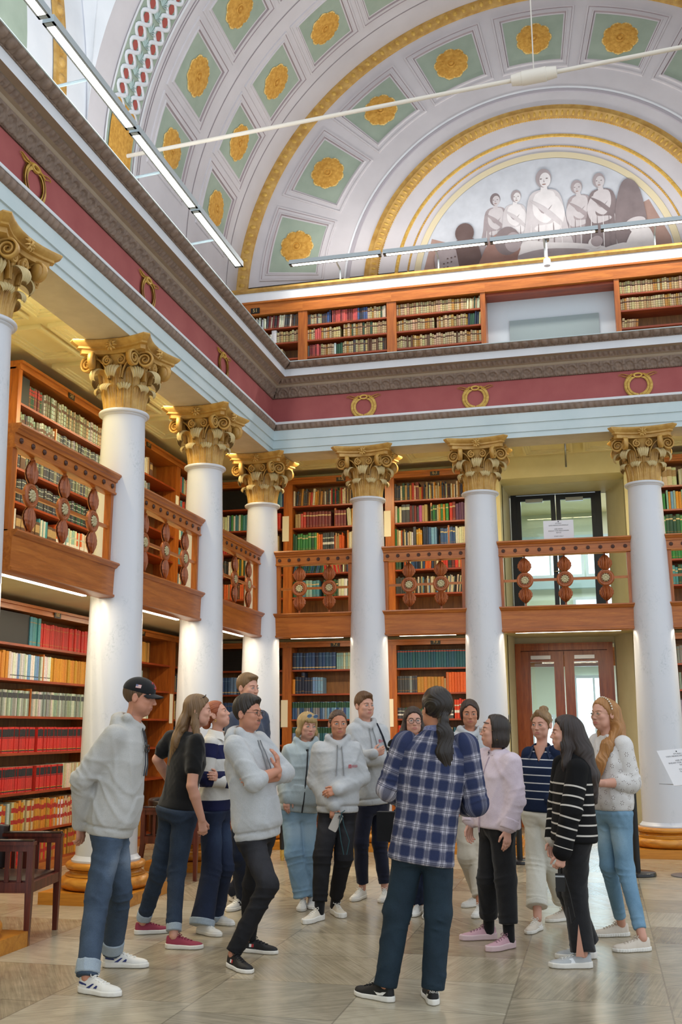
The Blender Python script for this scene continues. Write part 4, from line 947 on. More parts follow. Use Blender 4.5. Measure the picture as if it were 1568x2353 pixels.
shelf('LB', 5, -1.08, 1.08, (.85, 'tan cream', H1, N_, None), (.1, 'dkgrey', H1, B_, None), (.24, 'red', (.26, .27), (.06, .08), None), (.16, 'grey', H1, B_, None))
shelf('LB', 4, -1.08, 1.08, (1.5, 'cream white pale', H1, N_, None))
shelf('LB', 3, -1.08, 1.08, (1.05, 'white pale', H1, N_, None), (.3, 'teal', (.26, .27), (.045, .06), 'lines'))
shelf('LB', 2, -1.08, 1.08, (1.0, 'red red2', H1, B_, None), (.35, 'red', H1, (.05, .08), None))
shelf('LB', 1, -1.08, 1.08, (1.05, 'grey', H1, B_, None), (.4, 'grey lblue', H2, (.06, .09), None))
shelf('LB', 0, -1.08, 1.08, (1.5, 'ochre brown', H1, B_, None))
for k in range(1, 6): shelf('LC', k, -.7, .7, (1.3, 'brown dkred tan navy', H1, N_, 'lines'))
# upper left
shelf('UA', 5, -1.06, 1.06, (.24, None, 0, 0, 0), (.30, 'dkgreen brown dkred', (.26, .27), (.028, .036), 'oldred'), (.03, None, 0, 0, 0), (.16, 'moss pale dkgrey', (.25, .275), (.026, .036), 'old'), (.012, None, 0, 0, 0), (.2, 'vellum pale moss', (.25, .275), (.026, .036), 'old'), (.014, None, 0, 0, 0), (.2, 'pale moss', (.25, .275), (.026, .036), 'old'), (.014, None, 0, 0, 0), (.2, 'vellum moss', (.25, .275), (.026, .036), 'old'), (.014, None, 0, 0, 0), (1., 'moss pale vellum', (.25, .275), (.026, .036), 'old'))
shelf('UA', 4, -1.06, 1.06, (.4, 'moss ggreen dkgrey', (.24, .28), (.024, .034), 'old'), (.02, None, 0, 0, 0), (.43, 'ggreen pale moss', (.24, .28), (.03, .04), 'old'), (.06, None, 0, 0, 0), (1.3, 'grey moss dkgrey dkgrey', (.25, .27), (.022, .03), 'lab2'))
divider('UA', 4, -.19)
shelf('UA', 3, -1.06, 1.06, (.14, 'dkgrey', H1, N_, 'lab2'), (.12, 'brown', (.27, .28), (.1, .11), 'paper'), (.8, 'dkgrey moss dkgrey', (.24, .27), N_, 'lab2'), (.3, 'black dkgrey', H1, B_, 'old'), (1., 'dkgrey moss', H1, N_, 'lab2'))
shelf('UA', 2, -1.06, 1.06, (.9, 'dkgrey black', (.25, .28), (.03, .05), 'lab2'), (1.3, 'black dkgrey dkgreen', (.25, .28), B_, 'lab2'))
shelf('UA', 1, -1.06, 1.06, (.12, 'mint teal white', (.3, .31), S_, None), (.5, 'brown', (.24, .25), (.09, .11), 'paper'), (.18, 'mint teal white', (.28, .3), S_, None), (.22, 'brown', (.24, .25), (.1, .11), 'paper'), (1.1, 'mint cream yellow pale lblue orange', (.29, .31), (.03, .06), 'grlab'))
shelf('UB', 5, -1.08, 1.08, (.85, 'lblue tan', H2, N_, 'lines'), (.26, 'lblue', H2, (.03, .04), 'lines'), (.2, 'tan cream brown', (.2, .26), N_, None), (.1, 'brown', H3, (.08, .09), 'paper'))
shelf('UB', 4, -1.08, 1.08, (.85, 'grey', H1, B_, 'lines'), (.5, 'grey dkgrey', (.24, .26), (.05, .065), 'lines'))
shelf('UB', 3, -1.08, 1.08, (1., 'orange brown', H1, N_, None), (.2, 'tan brown', H1, B_, None), (.1, 'brown', H3, (.08, .09), 'paper'))
shelf('UB', 2, -1.08, 1.08, (1.1, 'brown dkred', H1, N_, None)); shelf('UB', 1, -1.08, 1.08, (1., 'brown green orange', H3, N_, None))
for k in range(1, 6): shelf('UC', k, -.7, .7, (1.3, 'white teal red brown cream', H1, N_, 'lines'))
# upper back
MIX = 'cream tan dkgrey brown dkgreen cream yellow ochre red2 navy'
shelf('V0', 4, -.57, .57, (.15, 'cream', H1, N_, None), (.42, 'dkgreen teal green white blue cream', H1, N_, None), (.2, None, 0, 0, 0), (.36, 'pink red', (.26, .27), (.04, .05), 'lines'))
shelf('V0', 5, .24, .57, (.32, 'lblue cream teal yellow blue', (.24, .28), N_, None))
shelf('V0', 3, -.57, .57, (.5, 'red brown', H1, N_, None), (.25, None, 0, 0, 0), (.3, 'red', (.26, .27), (.04, .05), 'lines'), (.06, 'tan', H1, N_, None))
shelf('V0', 2, -.57, .57, (.2, 'dkgrey black', H1, N_, 'lines'), (.1, 'white', H1, N_, None), (.3, 'green dkgreen yellow', H1, N_, None), (.1, None, 0, 0, 0), (.4, 'yellow ochre dkred', H1, B_, 'lines'))
shelf('V0', 1, -.57, .57, (.6, 'tan brown orange', H1, N_, 'lines'), (.15, 'blue', H2, N_, None), (.3, 'dkred red blue', H1, B_, 'lines'))
shelf('V1', 5, -.77, .77, (.07, 'cream tan', (.24, .28), N_, None), (.5, MIX, (.22, .29), N_, 'lines', .06), (1., MIX, (.22, .28), S_, 'lines'))
shelf('V1', 4, -.77, .77, (.05, 'dkgrey', H3, B_, None), (.14, 'pink tan', (.23, .24), B_, 'lines'), (.5, 'dkred maroon red2', (.255, .265), (.045, .055), 'gold'), (.05, None, 0, 0, 0), (.24, 'maroon', (.255, .265), (.045, .055), 'gold'), (.08, 'navy cream', H2, S_, None, -.06), (.4, 'yellow tan', H1, N_, None))
divider('V1', 4, -.06)
shelf('V1', 3, -.77, .77, (.09, 'cream dkgreen', H1, N_, None), (.33, 'green green dkgreen', (.255, .29), (.036, .05), 'gold'), (.1, 'yellow orange', H1, N_, None), (.2, 'dkgrey black', (.27, .29), N_, 'grlab'), (.18, 'cream orange tan', H3, S_, None), (.05, None, 0, 0, 0), (.6, 'dkgrey navy cream orange', H1, N_, None))
divider('V1', 3, .15)
shelf('V1', 2, -.77, .77, (.5, 'dteal blue dkgreen navy', (.2, .24), S_, 'lines', .22), (.06, 'green', H3, N_, None), (.3, 'dkred red pink tan', (.2, .24), S_, None, -.16), (.4, 'brown cream navy', H3, N_, None))
shelf('V1', 1, -.77, .77, (.05, 'dkgreen', H1, B_, None), (.42, 'green mint dkgreen teal', (.26, .275), (.05, .06), 'gold'), (.06, None, 0, 0, 0), (.25, 'dkgreen', H1, B_, 'gold'), (.16, 'cream white', H2, B_, None), (.5, 'dkgreen tan', H1, B_, None))
shelf('V1', 0, -.77, .77, (.06, 'white', (.1, .12), B_, None))
shelf('V2', 5, -.67, .67, (.35, MIX, (.23, .29), N_, 'lines'), (.05, 'dkred', (.28, .29), B_, 'gold'), (1., MIX, (.2, .29), S_, 'lines'))
shelf('V2', 4, -.67, .67, (.11, 'pale green cream', H1, N_, None), (.13, 'dkgrey', (.295, .3), (.06, .065), 'paper0'), (.15, 'tan dkgrey dkred', H1, N_, None), (.05, 'magenta', H1, (.045, .05), None), (.1, 'brown tan', H1, B_, None), (.05, None, 0, 0, 0), (.26, 'cream dkgreen green yellow', H1, N_, 'gold'), (.08, 'green', H2, B_, 'gold'), (.12, 'red dkred', H2, B_, 'gold'), (.3, 'purple', H2, B_, None))
divider('V2', 4, -.08)
shelf('V2', 3, -.67, .67, (.12, 'cream green tan', H1, N_, None), (.2, 'cream navy tan orange white', H3, S_, None), (.06, 'dkgrey', (.29, .3), B_, None), (.13, 'yellow ochre', H1, N_, 'gold'), (.1, 'dkgreen navy', (.28, .3), N_, None), (.16, 'lblue blue', (.27, .29), (.03, .06), None), (.05, None, 0, 0, 0), (.26, 'blue lblue', (.25, .28), B_, 'gold'), (.4, 'cream white yellow', H1, N_, None))
divider('V2', 3, .19)
shelf('V2', 2, -.67, .67, (.14, 'dkgreen black', H1, B_, 'gold'), (.35, 'blue orange cream dkgrey navy', H3, S_, None), (.3, 'cream navy orange brown', H1, N_, None, .05), (.26, 'red dkred black', H1, B_, 'gold'), (.3, 'orange tan', H1, N_, None))
shelf('V2', 1, -.67, .67, (.22, 'black dkgrey', H1, N_, None), (.5, 'tan lblue dkgrey cream brown', H3, S_, None), (.5, 'cream dkgrey grey black', H1, S_, None, .08))
shelf('V3', 5, -.77, .77, (.4, 'cream tan white', (.27, .3), (.06, .09), 'paper'), (1.1, 'tan brown cream', H1, N_, None)); shelf('V3', 4, -.77, .77, (.2, 'dkgreen green', H1, B_, None), (.3, 'yellow mint lblue', H2, N_, None), (1., 'brown cream', H1, N_, None))
for k, c_ in ((3, 'green dkgreen'), (2, 'green'), (1, 'green teal dkgreen')): shelf('V3', k, -.77, .77, (1.5, c_, H2, B_, 'gold'))
# lower back
shelf('K0', 5, -.57, .57, (.62, 'blue lblue blue', (.27, .275), (.045, .055), 'dotlow')); shelf('K0', 4, -.57, .57, (.7, 'blue navy', (.26, .27), N_, 'lines'), (.4, None, 0, 0, 0))
shelf('K0', 6, .3, .57, (.2, 'blue lblue', (.25, .27), B_, 'dotlow')); shelf('K0', 3, -.57, .57, (1.1, 'blue navy tan', H1, B_, None)); shelf('K0', 2, -.57, .57, (1.1, 'blue ochre', H1, B_, None))
shelf('K1', 6, -.77, .77, (.72, 'blue navy blue', (.265, .27), (.045, .06), 'dotlow'), (.03, 'cream', H1, N_, None), (.6, 'mint pale', (.255, .26), (.03, .04), 'lines'))
shelf('K1', 5, -.77, .77, (.05, 'yellow', H3, B_, None), (.12, 'navy', (.26, .27), (.04, .05), 'lines'), (.06, 'navy', (.33, .335), (.05, .055), 'lines'), (.14, 'navy', H1, B_, 'lines'), (.18, 'lblue', (.25, .26), (.035, .045), 'lines'))
shelf('K1', 4, -.77, .77, (1.5, 'lblue grey blue', (.265, .27), (.032, .04), 'greentop')); shelf('K1', 3, -.77, .77, (1.5, 'grey lblue dteal', (.265, .27), (.035, .045), 'greentop'))
shelf('K1', 2, -.77, .77, (1.5, 'grey blue', H1, B_, None)); shelf('K1', 1, -.77, .77, (1.4, 'brown tan blue', H1, B_, None))
shelf('K2', 6, -.67, .67, (1.4, 'dteal', (.27, .275), (.036, .042), 'dot')); shelf('K2', 5, -.67, .67, (.33, 'dkgrey dkgrey grey', (.25, .26), (.035, .045), 'lines'), (.42, 'yellow ochre', (.235, .24), (.045, .055), 'lines'), (.05, 'tan', H3, N_, None), (1., 'orange', (.30, .305), (.036, .05), None))
divider('K2', 5, .12)
shelf('K2', 4, -.67, .67, (.9, 'dkgreen dkgrey', (.14, .17), (.05, .1), 'grlab'), (.5, 'orangered red', (.28, .3), N_, 'grlab')); shelf('K2', 3, -.67, .67, (.45, 'orangered', (.28, .3), B_, 'lines'), (.45, 'dkred tan', H1, N_, None), (.5, 'dteal', H1, N_, None))
shelf('K2', 2, -.67, .67, (1.3, 'dteal orangered', H1, B_, None)); shelf('K2', 1, -.67, .67, (1.3, 'red dkgrey', H1, B_, None))
for k, c_, b_ in ((6, 'grey', 'lines'), (5, 'grey brown', None), (4, 'grey', None), (3, 'dkgreen', 'redblk2'), (2, 'dkgreen', 'redblk2'), (1, 'brown', None)): shelf('K3', k, -.77, .77, (1.5, c_, H1, B_, b_))
# top gallery
OLD = 'parch vellum tan parch vellum ochre'; h_ = (.17, .205); hb = (.19, .22)
shelf('G0', 4, -.5, .5, (.45, 'white cream dkgrey grey cream', h_, S_, 'lines'), (.6, 'brown dkgrey cream dkred black', hb, N_, 'lines', .08)); shelf('G0', 3, -.5, .5, (.55, 'cream white tan', (.15, .19), S_, 'lines'), (.09, 'white', (.225, .23), (.08, .085), None), (.4, 'tan vellum', h_, N_, 'old')); shelf('G0', 2, -.5, .5, (.75, 'vellum tan ochre', h_, N_, 'old'))
shelf('G1', 4, -.65, .65, (.33, 'vellum dkgrey pale', (.16, .18), S_, 'old'), (.1, 'navy blue', hb, N_, 'lines'), (.42, 'pink dkred pink', (.2, .21), (.024, .03), 'lines'), (.16, 'navy blue', (.2, .21), N_, 'old'), (.25, OLD+' dkgreen', h_, N_, 'old'), (.2, 'cream dkgreen', hb, N_, None))
shelf('G1', 3, -.65, .65, (.14, OLD, h_, N_, 'old'), (.12, 'pink', h_, N_, 'lines'), (.34, OLD, h_, N_, 'old'), (.04, None, 0, 0, 0), (.7, OLD+' dkgreen', hb, N_, 'old')); shelf('G1', 2, -.65, .65, (.04, 'dkgrey', h_, N_, None), (.2, 'pink dkred', (.19, .2), N_, 'lines'), (.22, OLD, h_, N_, 'old'), (.06, 'white', h_, (.03, .04), None), (.1, 'dkgreen', h_, N_, None), (.1, OLD, h_, N_, 'old'), (.65, 'tan dkgrey vellum brown parch', hb, N_, 'old'))
shelf('G2', 4, -.66, .66, (1.1, OLD, (.185, .2), N_, 'old'), (.3, 'cream white dkgreen tan', h_, S_, None, .05)); shelf('G2', 3, -.66, .66, (.6, OLD, h_, N_, 'old'), (.04, None, 0, 0, 0), (.5, OLD, h_, N_, 'old'), (.3, 'dkgreen navy parch', hb, N_, None, .06)); shelf('G2', 2, -.66, .66, (1.32, OLD+' brown', h_, N_, 'old'))
for k in (4, 3): shelf('G3', k, -.8, .8, (1.0, OLD, (.185, .2), N_, 'old'), (.6, 'tan vellum', hb, N_, 'old'))
shelf('G3', 2, -.8, .8, (.25, OLD, (.12, .16), N_, 'old', .1))
def book_mb(b, mb=None):
    mb = mb or MB(); x0, x1, z0, h = b['x'], b['x']+b['t'], b['z'], b['h']; f = b['set']-.02; t = b['t']; y1 = f+b['d']
    c = lin(CN[b['col']]); r_ = random.Random(int(b['x']*9973+b['z']*331)); c = tuple(min(1, q*r_.uniform(.85, 1.12)) for q in c)
    pg = lin('cfc4a6'); n0 = mb.n
    sec = [(x0, f+.006), (x0+t*.18, f+.001), (x0+t*.5, f-.002), (x0+t*.82, f+.001), (x1, f+.006), (x1, y1), (x0, y1)]
    bands = {'lines': [(.12, .14, 'gold'), (.80, .82, 'gold')], 'gold': [(.10, .115, 'gold'), (.72, .80, 'parch'), (.9, .91, 'gold')], 'blk': [(.12, .15, 'black')], 'label': [(.70, .90, 'dkgrey')], 'redblk': [(.06, .10, 'black'), (.10, .125, 'yellow'), (.56, .60, 'dkred'), (.62, .92, 'black')], 'redblk2': [(.3, .5, 'orangered'), (.7, .85, 'orangered')], 'redlab': [(.28, .42, 'red2'), (.66, .82, 'red2')],
             'old': [(.10, .13, 'brown'), (.28, .31, 'brown'), (.46, .49, 'brown'), (.62, .76, 'brown'), (.86, .88, 'brown')], 'oldred': [(.2, .22, 'gold'), (.5, .52, 'gold'), (.62, .76, 'red2'), (.80, .9, 'red2')], 'lab2': [(.15, .17, 'pale'), (.5, .52, 'pale'), (.66, .68, 'pale'), (.86, .89, 'pale')], 'paper': [(.5, .86, 'tan')], 'paper0': [(.7, .86, 'pale')], 'grlab': [(.30, .44, 'white'), (.66, .72, 'pale')], 'dot': [(.90, .95, 'orangered')], 'dotlow': [(.10, .16, 'parch'), (.78, .8, 'lblue')], 'greentop': [(.66, .97, 'dkgreen'), (.72, .8, 'gold')]}.get(b['band'], [])
    zs = [0.]; cs = []
    for a, e, k in bands:
        a = max(a, zs[-1]+.002)
        if e <= a: continue
        zs += [a, e]; cs += [c, lin(CN[k])]
    zs.append(1.); cs.append(c)
    V = [(x, y, z0+q*h) for q in zs for x, y in sec]; F = []; C = []
    for i in range(len(zs)-1):
        for j in range(7):
            k = (j+1) % 7; F.append((i*7+j, i*7+k, i*7+7+k, i*7+7+j)); C.append(cs[i] if j < 4 else c)
    F.append(tuple((len(zs)-1)*7+j for j in range(7))); C.append(pg); F.append(tuple(range(7))[::-1]); C.append(c)
    V = A(V)
    if b['lean']: V[:, 0] += (V[:, 2]-z0)*b['lean']
    mb.v.append(V); mb.f += [tuple(i+mb.n for i in q) for q in F]; mb.mi += [0]*len(F); mb.col += C; mb.n += len(V)
    return mb
ORD = 'first second third fourth fifth sixth seventh eighth ninth tenth'.split()
def ordinal(n):
    if n <= 10: return ORD[n-1]
    return '%d%s' % (n, 'th' if 10 <= n % 100 <= 20 else {1: 'st', 2: 'nd', 3: 'rd'}.get(n % 10, 'th'))
def place_books(cam_loc, aim):
    dg = bpy.context.evaluated_depsgraph_get(); O_ = A(cam_loc)
    from mathutils import Vector
    for b in BOOKS:
        c = CASES[b['case']]; xm, ym = b['x']+b['t']/2, b['set']-.03
        pts = []
        for q in (.25, .6, .9):
            p = (xm, ym, b['z']+q*b['h']); p = (c.loc[0]-p[1], c.loc[1]+p[0], p[2]) if c.rz else (c.loc[0]+p[0], c.loc[1]+p[1], p[2]); pts.append(A(p))
        seen = 0
        for p in pts:
            d = p-O_; L = np.linalg.norm(d); px = aim(p)
            if not (-3 < px[0] < 1571 and -3 < px[1] < 2356): continue
            hit = SC.ray_cast(dg, Vector(cam_loc), Vector(d/L), distance=L-.01); seen += 0 if hit[0] else 1
        d = pts[1]-O_; b['px'] = aim(pts[1]); face = abs(d[0]) if c.rz else abs(d[1]); b['score'] = (b['t']*b['h']*face/np.linalg.norm(d)**3)*seen/3
    vis = sorted([b for b in BOOKS if b['score'] > 0], key=lambda b: -b['score']); one = vis[:300]; keep = set(map(id, one))
    rows = {}
    for b in vis: rows.setdefault((b['case'], b['sh']), []).append(b)
    for (ck, sh), bs in rows.items():
        bs.sort(key=lambda b: b['x']); c = CASES[ck]; nsh = len(c.z)-sh
        for i, b in enumerate(bs):
            if id(b) not in keep: continue
            o = book_mb(b).build('book', M_BOOK, None, 0, c.loc, c.rz); cn = CLN.get(b['col'], b['col'])
            row = ('top shelf' if nsh == 1 else ORD[nsh-1]+' shelf down')
            tag(o, '%s book, %s from left, %s, %s' % (cn, ordinal(i+1), row, CSHORT[ck]), 'book', 'books on the %s of the %s' % (row, CSHORT[ck]))
    mb = MB()
    for b in BOOKS:
        if id(b) in keep: continue
        c = CASES[b['case']]; k = len(mb.v); book_mb(b, mb); v = mb.v[k]
        mb.v[k] = np.stack([c.loc[0]-v[:, 1], c.loc[1]+v[:, 0], v[:, 2]], 1) if c.rz else v+A(c.loc)
    o = mb.build('book_rows', M_BOOK, None, 0); tag(o, 'smaller books packed along the other shelves of the hall', 'books', kind='stuff')
    print('BOOKS', len(BOOKS), 'visible', len(vis))
# ---------------------------------------------------------------- modelling of people: implicit surfaces turned into meshes
def unit(v): v = A(v, float); return v/(np.linalg.norm(v)+1e-12)
def sm(a, b, k):
    h = np.clip(.5+.5*(b-a)/k, 0, 1); return b*(1-h)+a*h-k*h*(1-h)
def smx(a, b, k): return -sm(-a, -b, k)
def cone(p, a, b, ra, rb, flat=None):
    a, b = A(a, float), A(b, float); ba = b-a; q = p-a; t = np.clip(q@ba/(ba@ba+1e-12), 0, 1); q = q-t[:, None]*ba
    if flat is not None:
        fd, k = flat; c = q@fd; q = q+(c*(1/k-1))[:, None]*fd; return (np.sqrt((q*q).sum(1))-(ra+(rb-ra)*t))*min(1, k*1.15)
    return np.sqrt((q*q).sum(1))-(ra+(rb-ra)*t)
def ball(p, c, r): q = p-A(c, float); return np.sqrt((q*q).sum(1))-r
def elli(p, c, r, R=None):
    q = p-A(c, float)
    if R is not None: q = q@R.T
    r = A(r, float); k0 = np.sqrt(((q/r)**2).sum(1)); k1 = np.sqrt(((q/(r*r))**2).sum(1))+1e-9; return k0*(k0-1)/k1
def folds(p, sc, seed):
    r = np.random.RandomState(seed); s = np.zeros(len(p))
    for i in range(4):
        d, e, g = r.normal(size=3), r.normal(size=3), r.normal(size=3); d[2] *= .75; d /= np.linalg.norm(d); e /= np.linalg.norm(e); g /= np.linalg.norm(g)
        x = (p@d)*sc*pi*r.uniform(.8, 1.3)+.9*np.sin((p@e)*sc*1.7+r.uniform(0, 6))+r.uniform(0, 6); m = np.clip(.2+.8*np.sin((p@g)*sc*1.5+r.uniform(0, 6)), 0, 1); s += np.exp(-(np.sin(x)/.38)**2)*m
    return s-.35
def mesh_sdf(f, lo, hi, vox):
    lo, hi = A(lo, float), A(hi, float); nb = np.ceil((hi-lo)/(8*vox)).astype(int); nx, ny, nz = nb*8+1
    bi = np.stack(np.meshgrid(*[np.arange(k) for k in nb], indexing='ij'), -1).reshape(-1, 3)
    cd_ = f(lo+(bi+.5)*8*vox); act = np.abs(cd_) < 8.6*vox*1.15
    F = np.ones((nx, ny, nz), np.float32)
    for b in bi[(~act) & (cd_ < 0)]: F[b[0]*8:b[0]*8+9, b[1]*8:b[1]*8+9, b[2]*8:b[2]*8+9] = -1
    l = np.stack(np.meshgrid(*[np.arange(9)]*3, indexing='ij'), -1).reshape(-1, 3); ab = bi[act]
    for s in range(0, len(ab), 400):
        g = (ab[s:s+400, None, :]*8+l[None]).reshape(-1, 3); key = (g[:, 0]*ny+g[:, 1])*nz+g[:, 2]; ku = np.unique(key)
        gi = np.stack([ku//(ny*nz), (ku//nz) % ny, ku % nz], 1); F.ravel()[ku] = f(lo+gi*vox)
    S = F < 0; c = np.zeros((nx-1, ny-1, nz-1), np.uint8)
    for i in (0, 1):
        for j in (0, 1):
            for k in (0, 1): c += S[i:nx-1+i, j:ny-1+j, k:nz-1+k]
    idx = np.argwhere((c > 0) & (c < 8)); n = len(idx); acc = np.zeros((n, 3)); cnt = np.zeros(n)
    cr = [(i, j, k) for i in (0, 1) for j in (0, 1) for k in (0, 1)]; val = {q: F[idx[:, 0]+q[0], idx[:, 1]+q[1], idx[:, 2]+q[2]] for q in cr}
    for q in cr:
        for ax in range(3):
            if q[ax]: continue
            e = list(q); e[ax] = 1; v0, v1 = val[q], val[tuple(e)]; m = (v0 < 0) != (v1 < 0); t = np.zeros(n); t[m] = v0[m]/(v0[m]-v1[m])
            pt = np.tile(A(q, float), (n, 1)); pt[:, ax] += t; acc += pt*m[:, None]; cnt += m
    V = lo+(idx+acc/np.maximum(cnt, 1)[:, None])*vox; ids = np.full((nx-1, ny-1, nz-1), -1, np.int32); ids[idx[:, 0], idx[:, 1], idx[:, 2]] = np.arange(n); Q = []
    for ax in range(3):
        sl0 = [slice(None)]*3; sl1 = [slice(None)]*3; sl0[ax] = slice(0, -1); sl1[ax] = slice(1, None)
        ch = np.argwhere(S[tuple(sl0)] != S[tuple(sl1)]); u, v = (ax+1) % 3, (ax+2) % 3
        ok = (ch[:, u] > 0) & (ch[:, v] > 0) & (ch[:, u] < F.shape[u]-1) & (ch[:, v] < F.shape[v]-1); ch = ch[ok]
        def at(du, dv): x = ch.copy(); x[:, u] -= du; x[:, v] -= dv; return ids[x[:, 0], x[:, 1], x[:, 2]]
        q = np.stack([at(1, 1), at(0, 1), at(0, 0), at(1, 0)], 1); ins = S[ch[:, 0], ch[:, 1], ch[:, 2]]; q[~ins] = q[~ins][:, ::-1]; Q.append(q[(q >= 0).all(1)])
    return V, np.concatenate(Q)
def np_mesh(name, parts, attrs=None):
    V = np.concatenate([p[0] for p in parts]); off = np.cumsum([0]+[len(p[0]) for p in parts])[:-1]; Q = np.concatenate([p[1]+o for p, o in zip(parts, off)])
    me = bpy.data.meshes.new(name); me.vertices.add(len(V)); me.vertices.foreach_set('co', V.astype(np.float32).ravel())
    me.loops.add(Q.size); me.loops.foreach_set('vertex_index', Q.astype(np.int32).ravel()); me.polygons.add(len(Q))
    me.polygons.foreach_set('loop_start', np.arange(0, Q.size, 4, dtype=np.int32)); me.polygons.foreach_set('use_smooth', np.ones(len(Q), bool))
    for k, a in (attrs(V) if attrs else {}).items():
        at = me.attributes.new(k, 'FLOAT', 'POINT'); at.data.foreach_set('value', np.asarray(a, np.float32))
    me.update(calc_edges=True); me.validate(); return me

# ---- head
def head_sdf(p, fem=False, jaw=1.):
    jaw = jaw*(.92 if fem else 1.); nz_ = .004 if fem else 0.
    d = elli(p, (0, -.014, .034), (.076, .098, .085)); d = sm(d, elli(p, (0, .026, -.028), (.061*jaw, .066, .082)), .03)
    d = sm(d, elli(p, (0, .048, -.092), (.026*jaw, .030, .021)), .03); ax = np.abs(p[:, 0]); m = np.stack([ax, p[:, 1], p[:, 2]], 1)
    d = sm(d, elli(m, (.045*jaw, .035, -.062), (.018, .03, .03)), .03); d = sm(d, elli(m, (.040, .062, -.018), (.022, .02, .018)), .022)
    d = smx(d, -elli(m, (.031, .100, .006), (.019, .020, .0125)), .016)
    d = sm(d, cone(m, (.008, .083-nz_, .030), (.044, .072-nz_, .029), .008-nz_*.5, .006-nz_*.5), .014)
    d = sm(d, cone(p, (0, .086-nz_*.5, .014), (0, .108-nz_, -.026), .0075-nz_*.3, .0105-nz_*.45), .012); d = sm(d, elli(m, (.0105-nz_*.3, .100-nz_, -.0295), (.0085-nz_*.35, .011, .0075-nz_*.3)), .007)
    d = sm(d, elli(m, (.031, .0775, .006), (.0155, .0115, .0115)), .006)
    mo = elli(p, (0, .077, -.058), (.027, .0145, .017)); d = sm(d, mo, .014)
    d = sm(d, elli(p, (0, .0878, -.0563), (.021, .0058, .0046)), .005); d = sm(d, elli(p, (0, .0872, -.0663), (.0185, .0060, .0052)), .005); d = smx(d, -elli(p, (0, .0955, -.0613), (.022, .008, .0016)), .003)
    R = A(((cos(.35), sin(.35), 0), (-sin(.35), cos(.35), 0), (0, 0, 1)))
    e = elli(m, (.079, -.012, -.004), (.006, .019, .031), R); e = smx(e, -elli(m, (.086, -.008, .0), (.006, .009, .017), R), .004); return sm(d, e, .006)
def surf_y(x, z, **kw):
    y = np.linspace(.14, .02, 241); d = head_sdf(np.stack([np.full_like(y, x), y, np.full_like(y, z)], 1), **kw); i = np.argmax(d < 0); return y[i]
M_IRIS = {}
def skin(name, c, lip='b87468'):
    k = NT('skin_'+name); a = k.n('Attribute', dict(attribute_name='lip')).outputs['Fac']; b = k.n('Attribute', dict(attribute_name='stub')).outputs['Fac']; v = k.obj(); nz = k.noise(v, 14., 3.)
    c0 = lin(c); base = k.mix(nz, tuple(q*.92 for q in c0)+(1.,), (min(1, c0[0]*1.06), c0[1]*.97, c0[2]*.95, 1.)); base = k.mix(a, base, L4(lip)); base = k.mix(b, base, L4('4a342a'))
    k.bs(Base_Color=base, Roughness=.5, Specular_IOR_Level=.35, Subsurface_Weight=.08); k.put(k.b, 'Subsurface Radius', (.012, .005, .003)); return k.m
def hair_mat(name, c1, c2, rough=.42):
    if 'hair_'+name in MATS: return MATS['hair_'+name]
    k = NT('hair_'+name); a = k.n('Attribute', dict(attribute_name='str')).outputs['Fac']; v = k.obj((1, 1, .3))
    n1 = k.n('TexNoise', dict(noise_dimensions='1D'), W=a, Scale=34., Detail=4., Roughness=.65).outputs[0]; n2 = k.noise(v, 22., 3.)
    k.bs(Base_Color=k.ramp(k.math('ADD', k.math('MULTIPLY', n1, .7), k.math('MULTIPLY', n2, .3)), [(.32, c1), (.68, c2)]), Roughness=rough, Specular_IOR_Level=.45); k.bump(n1, .5, .003); return k.m
def cloth(name, c1, c2, rough=.85, weave=260., bump=.25, blotch=7.):
    if name in MATS: return MATS[name]
    k = NT(name); v = k.obj(); n1 = k.noise(v, blotch, 4.); n2 = k.noise(v, weave, 2., .7)
    f = k.math('ADD', k.math('MULTIPLY', n1, .45), k.math('MULTIPLY', n2, .55)); k.bs(Base_Color=k.ramp(f, [(.32, c1), (.68, c2)]), Roughness=rough, Specular_IOR_Level=.2)
    k.put(k.b, 'Sheen Weight', .15); k.bump(k.math('ADD', n2, k.math('MULTIPLY', k.noise(v, 22., 3.), 1.6)), bump, .004); return k.m
def patt(name, fn, rough=.85):
    k = NT(name); pu = k.n('Attribute', dict(attribute_name='pu')).outputs['Fac']; pv = k.n('Attribute', dict(attribute_name='pv')).outputs['Fac']; v = k.obj(); n2 = k.noise(v, 240., 2., .7)
    col = fn(k, pu, pv); k.bs(Base_Color=k.mix(1., col, k.ramp(n2, [(.3, .80), (.7, 1.)]), 'MULTIPLY'), Roughness=rough, Specular_IOR_Level=.2); k.bump(k.math('ADD', n2, k.math('MULTIPLY', k.noise(v, 22., 3.), 1.6)), .25, .004); return k.m
def denim(name, c1, c2, c3):
    k = NT(name); v = k.obj(); n1 = k.noise(v, 5., 4., .6); n2 = k.noise(v, 320., 2., .8); w = k.n('Attribute', dict(attribute_name='fade')).outputs['Fac']
    f = k.math('ADD', k.math('ADD', k.math('MULTIPLY', n1, .35), k.math('MULTIPLY', n2, .35)), k.math('MULTIPLY', w, .3)); k.bs(Base_Color=k.ramp(f, [(.25, c1), (.48, c2), (.72, c3)]), Roughness=.8, Specular_IOR_Level=.25)
    k.bump(k.math('ADD', n2, k.math('MULTIPLY', k.noise(v, 30., 3.), 1.2)), .25, .003); return k.m

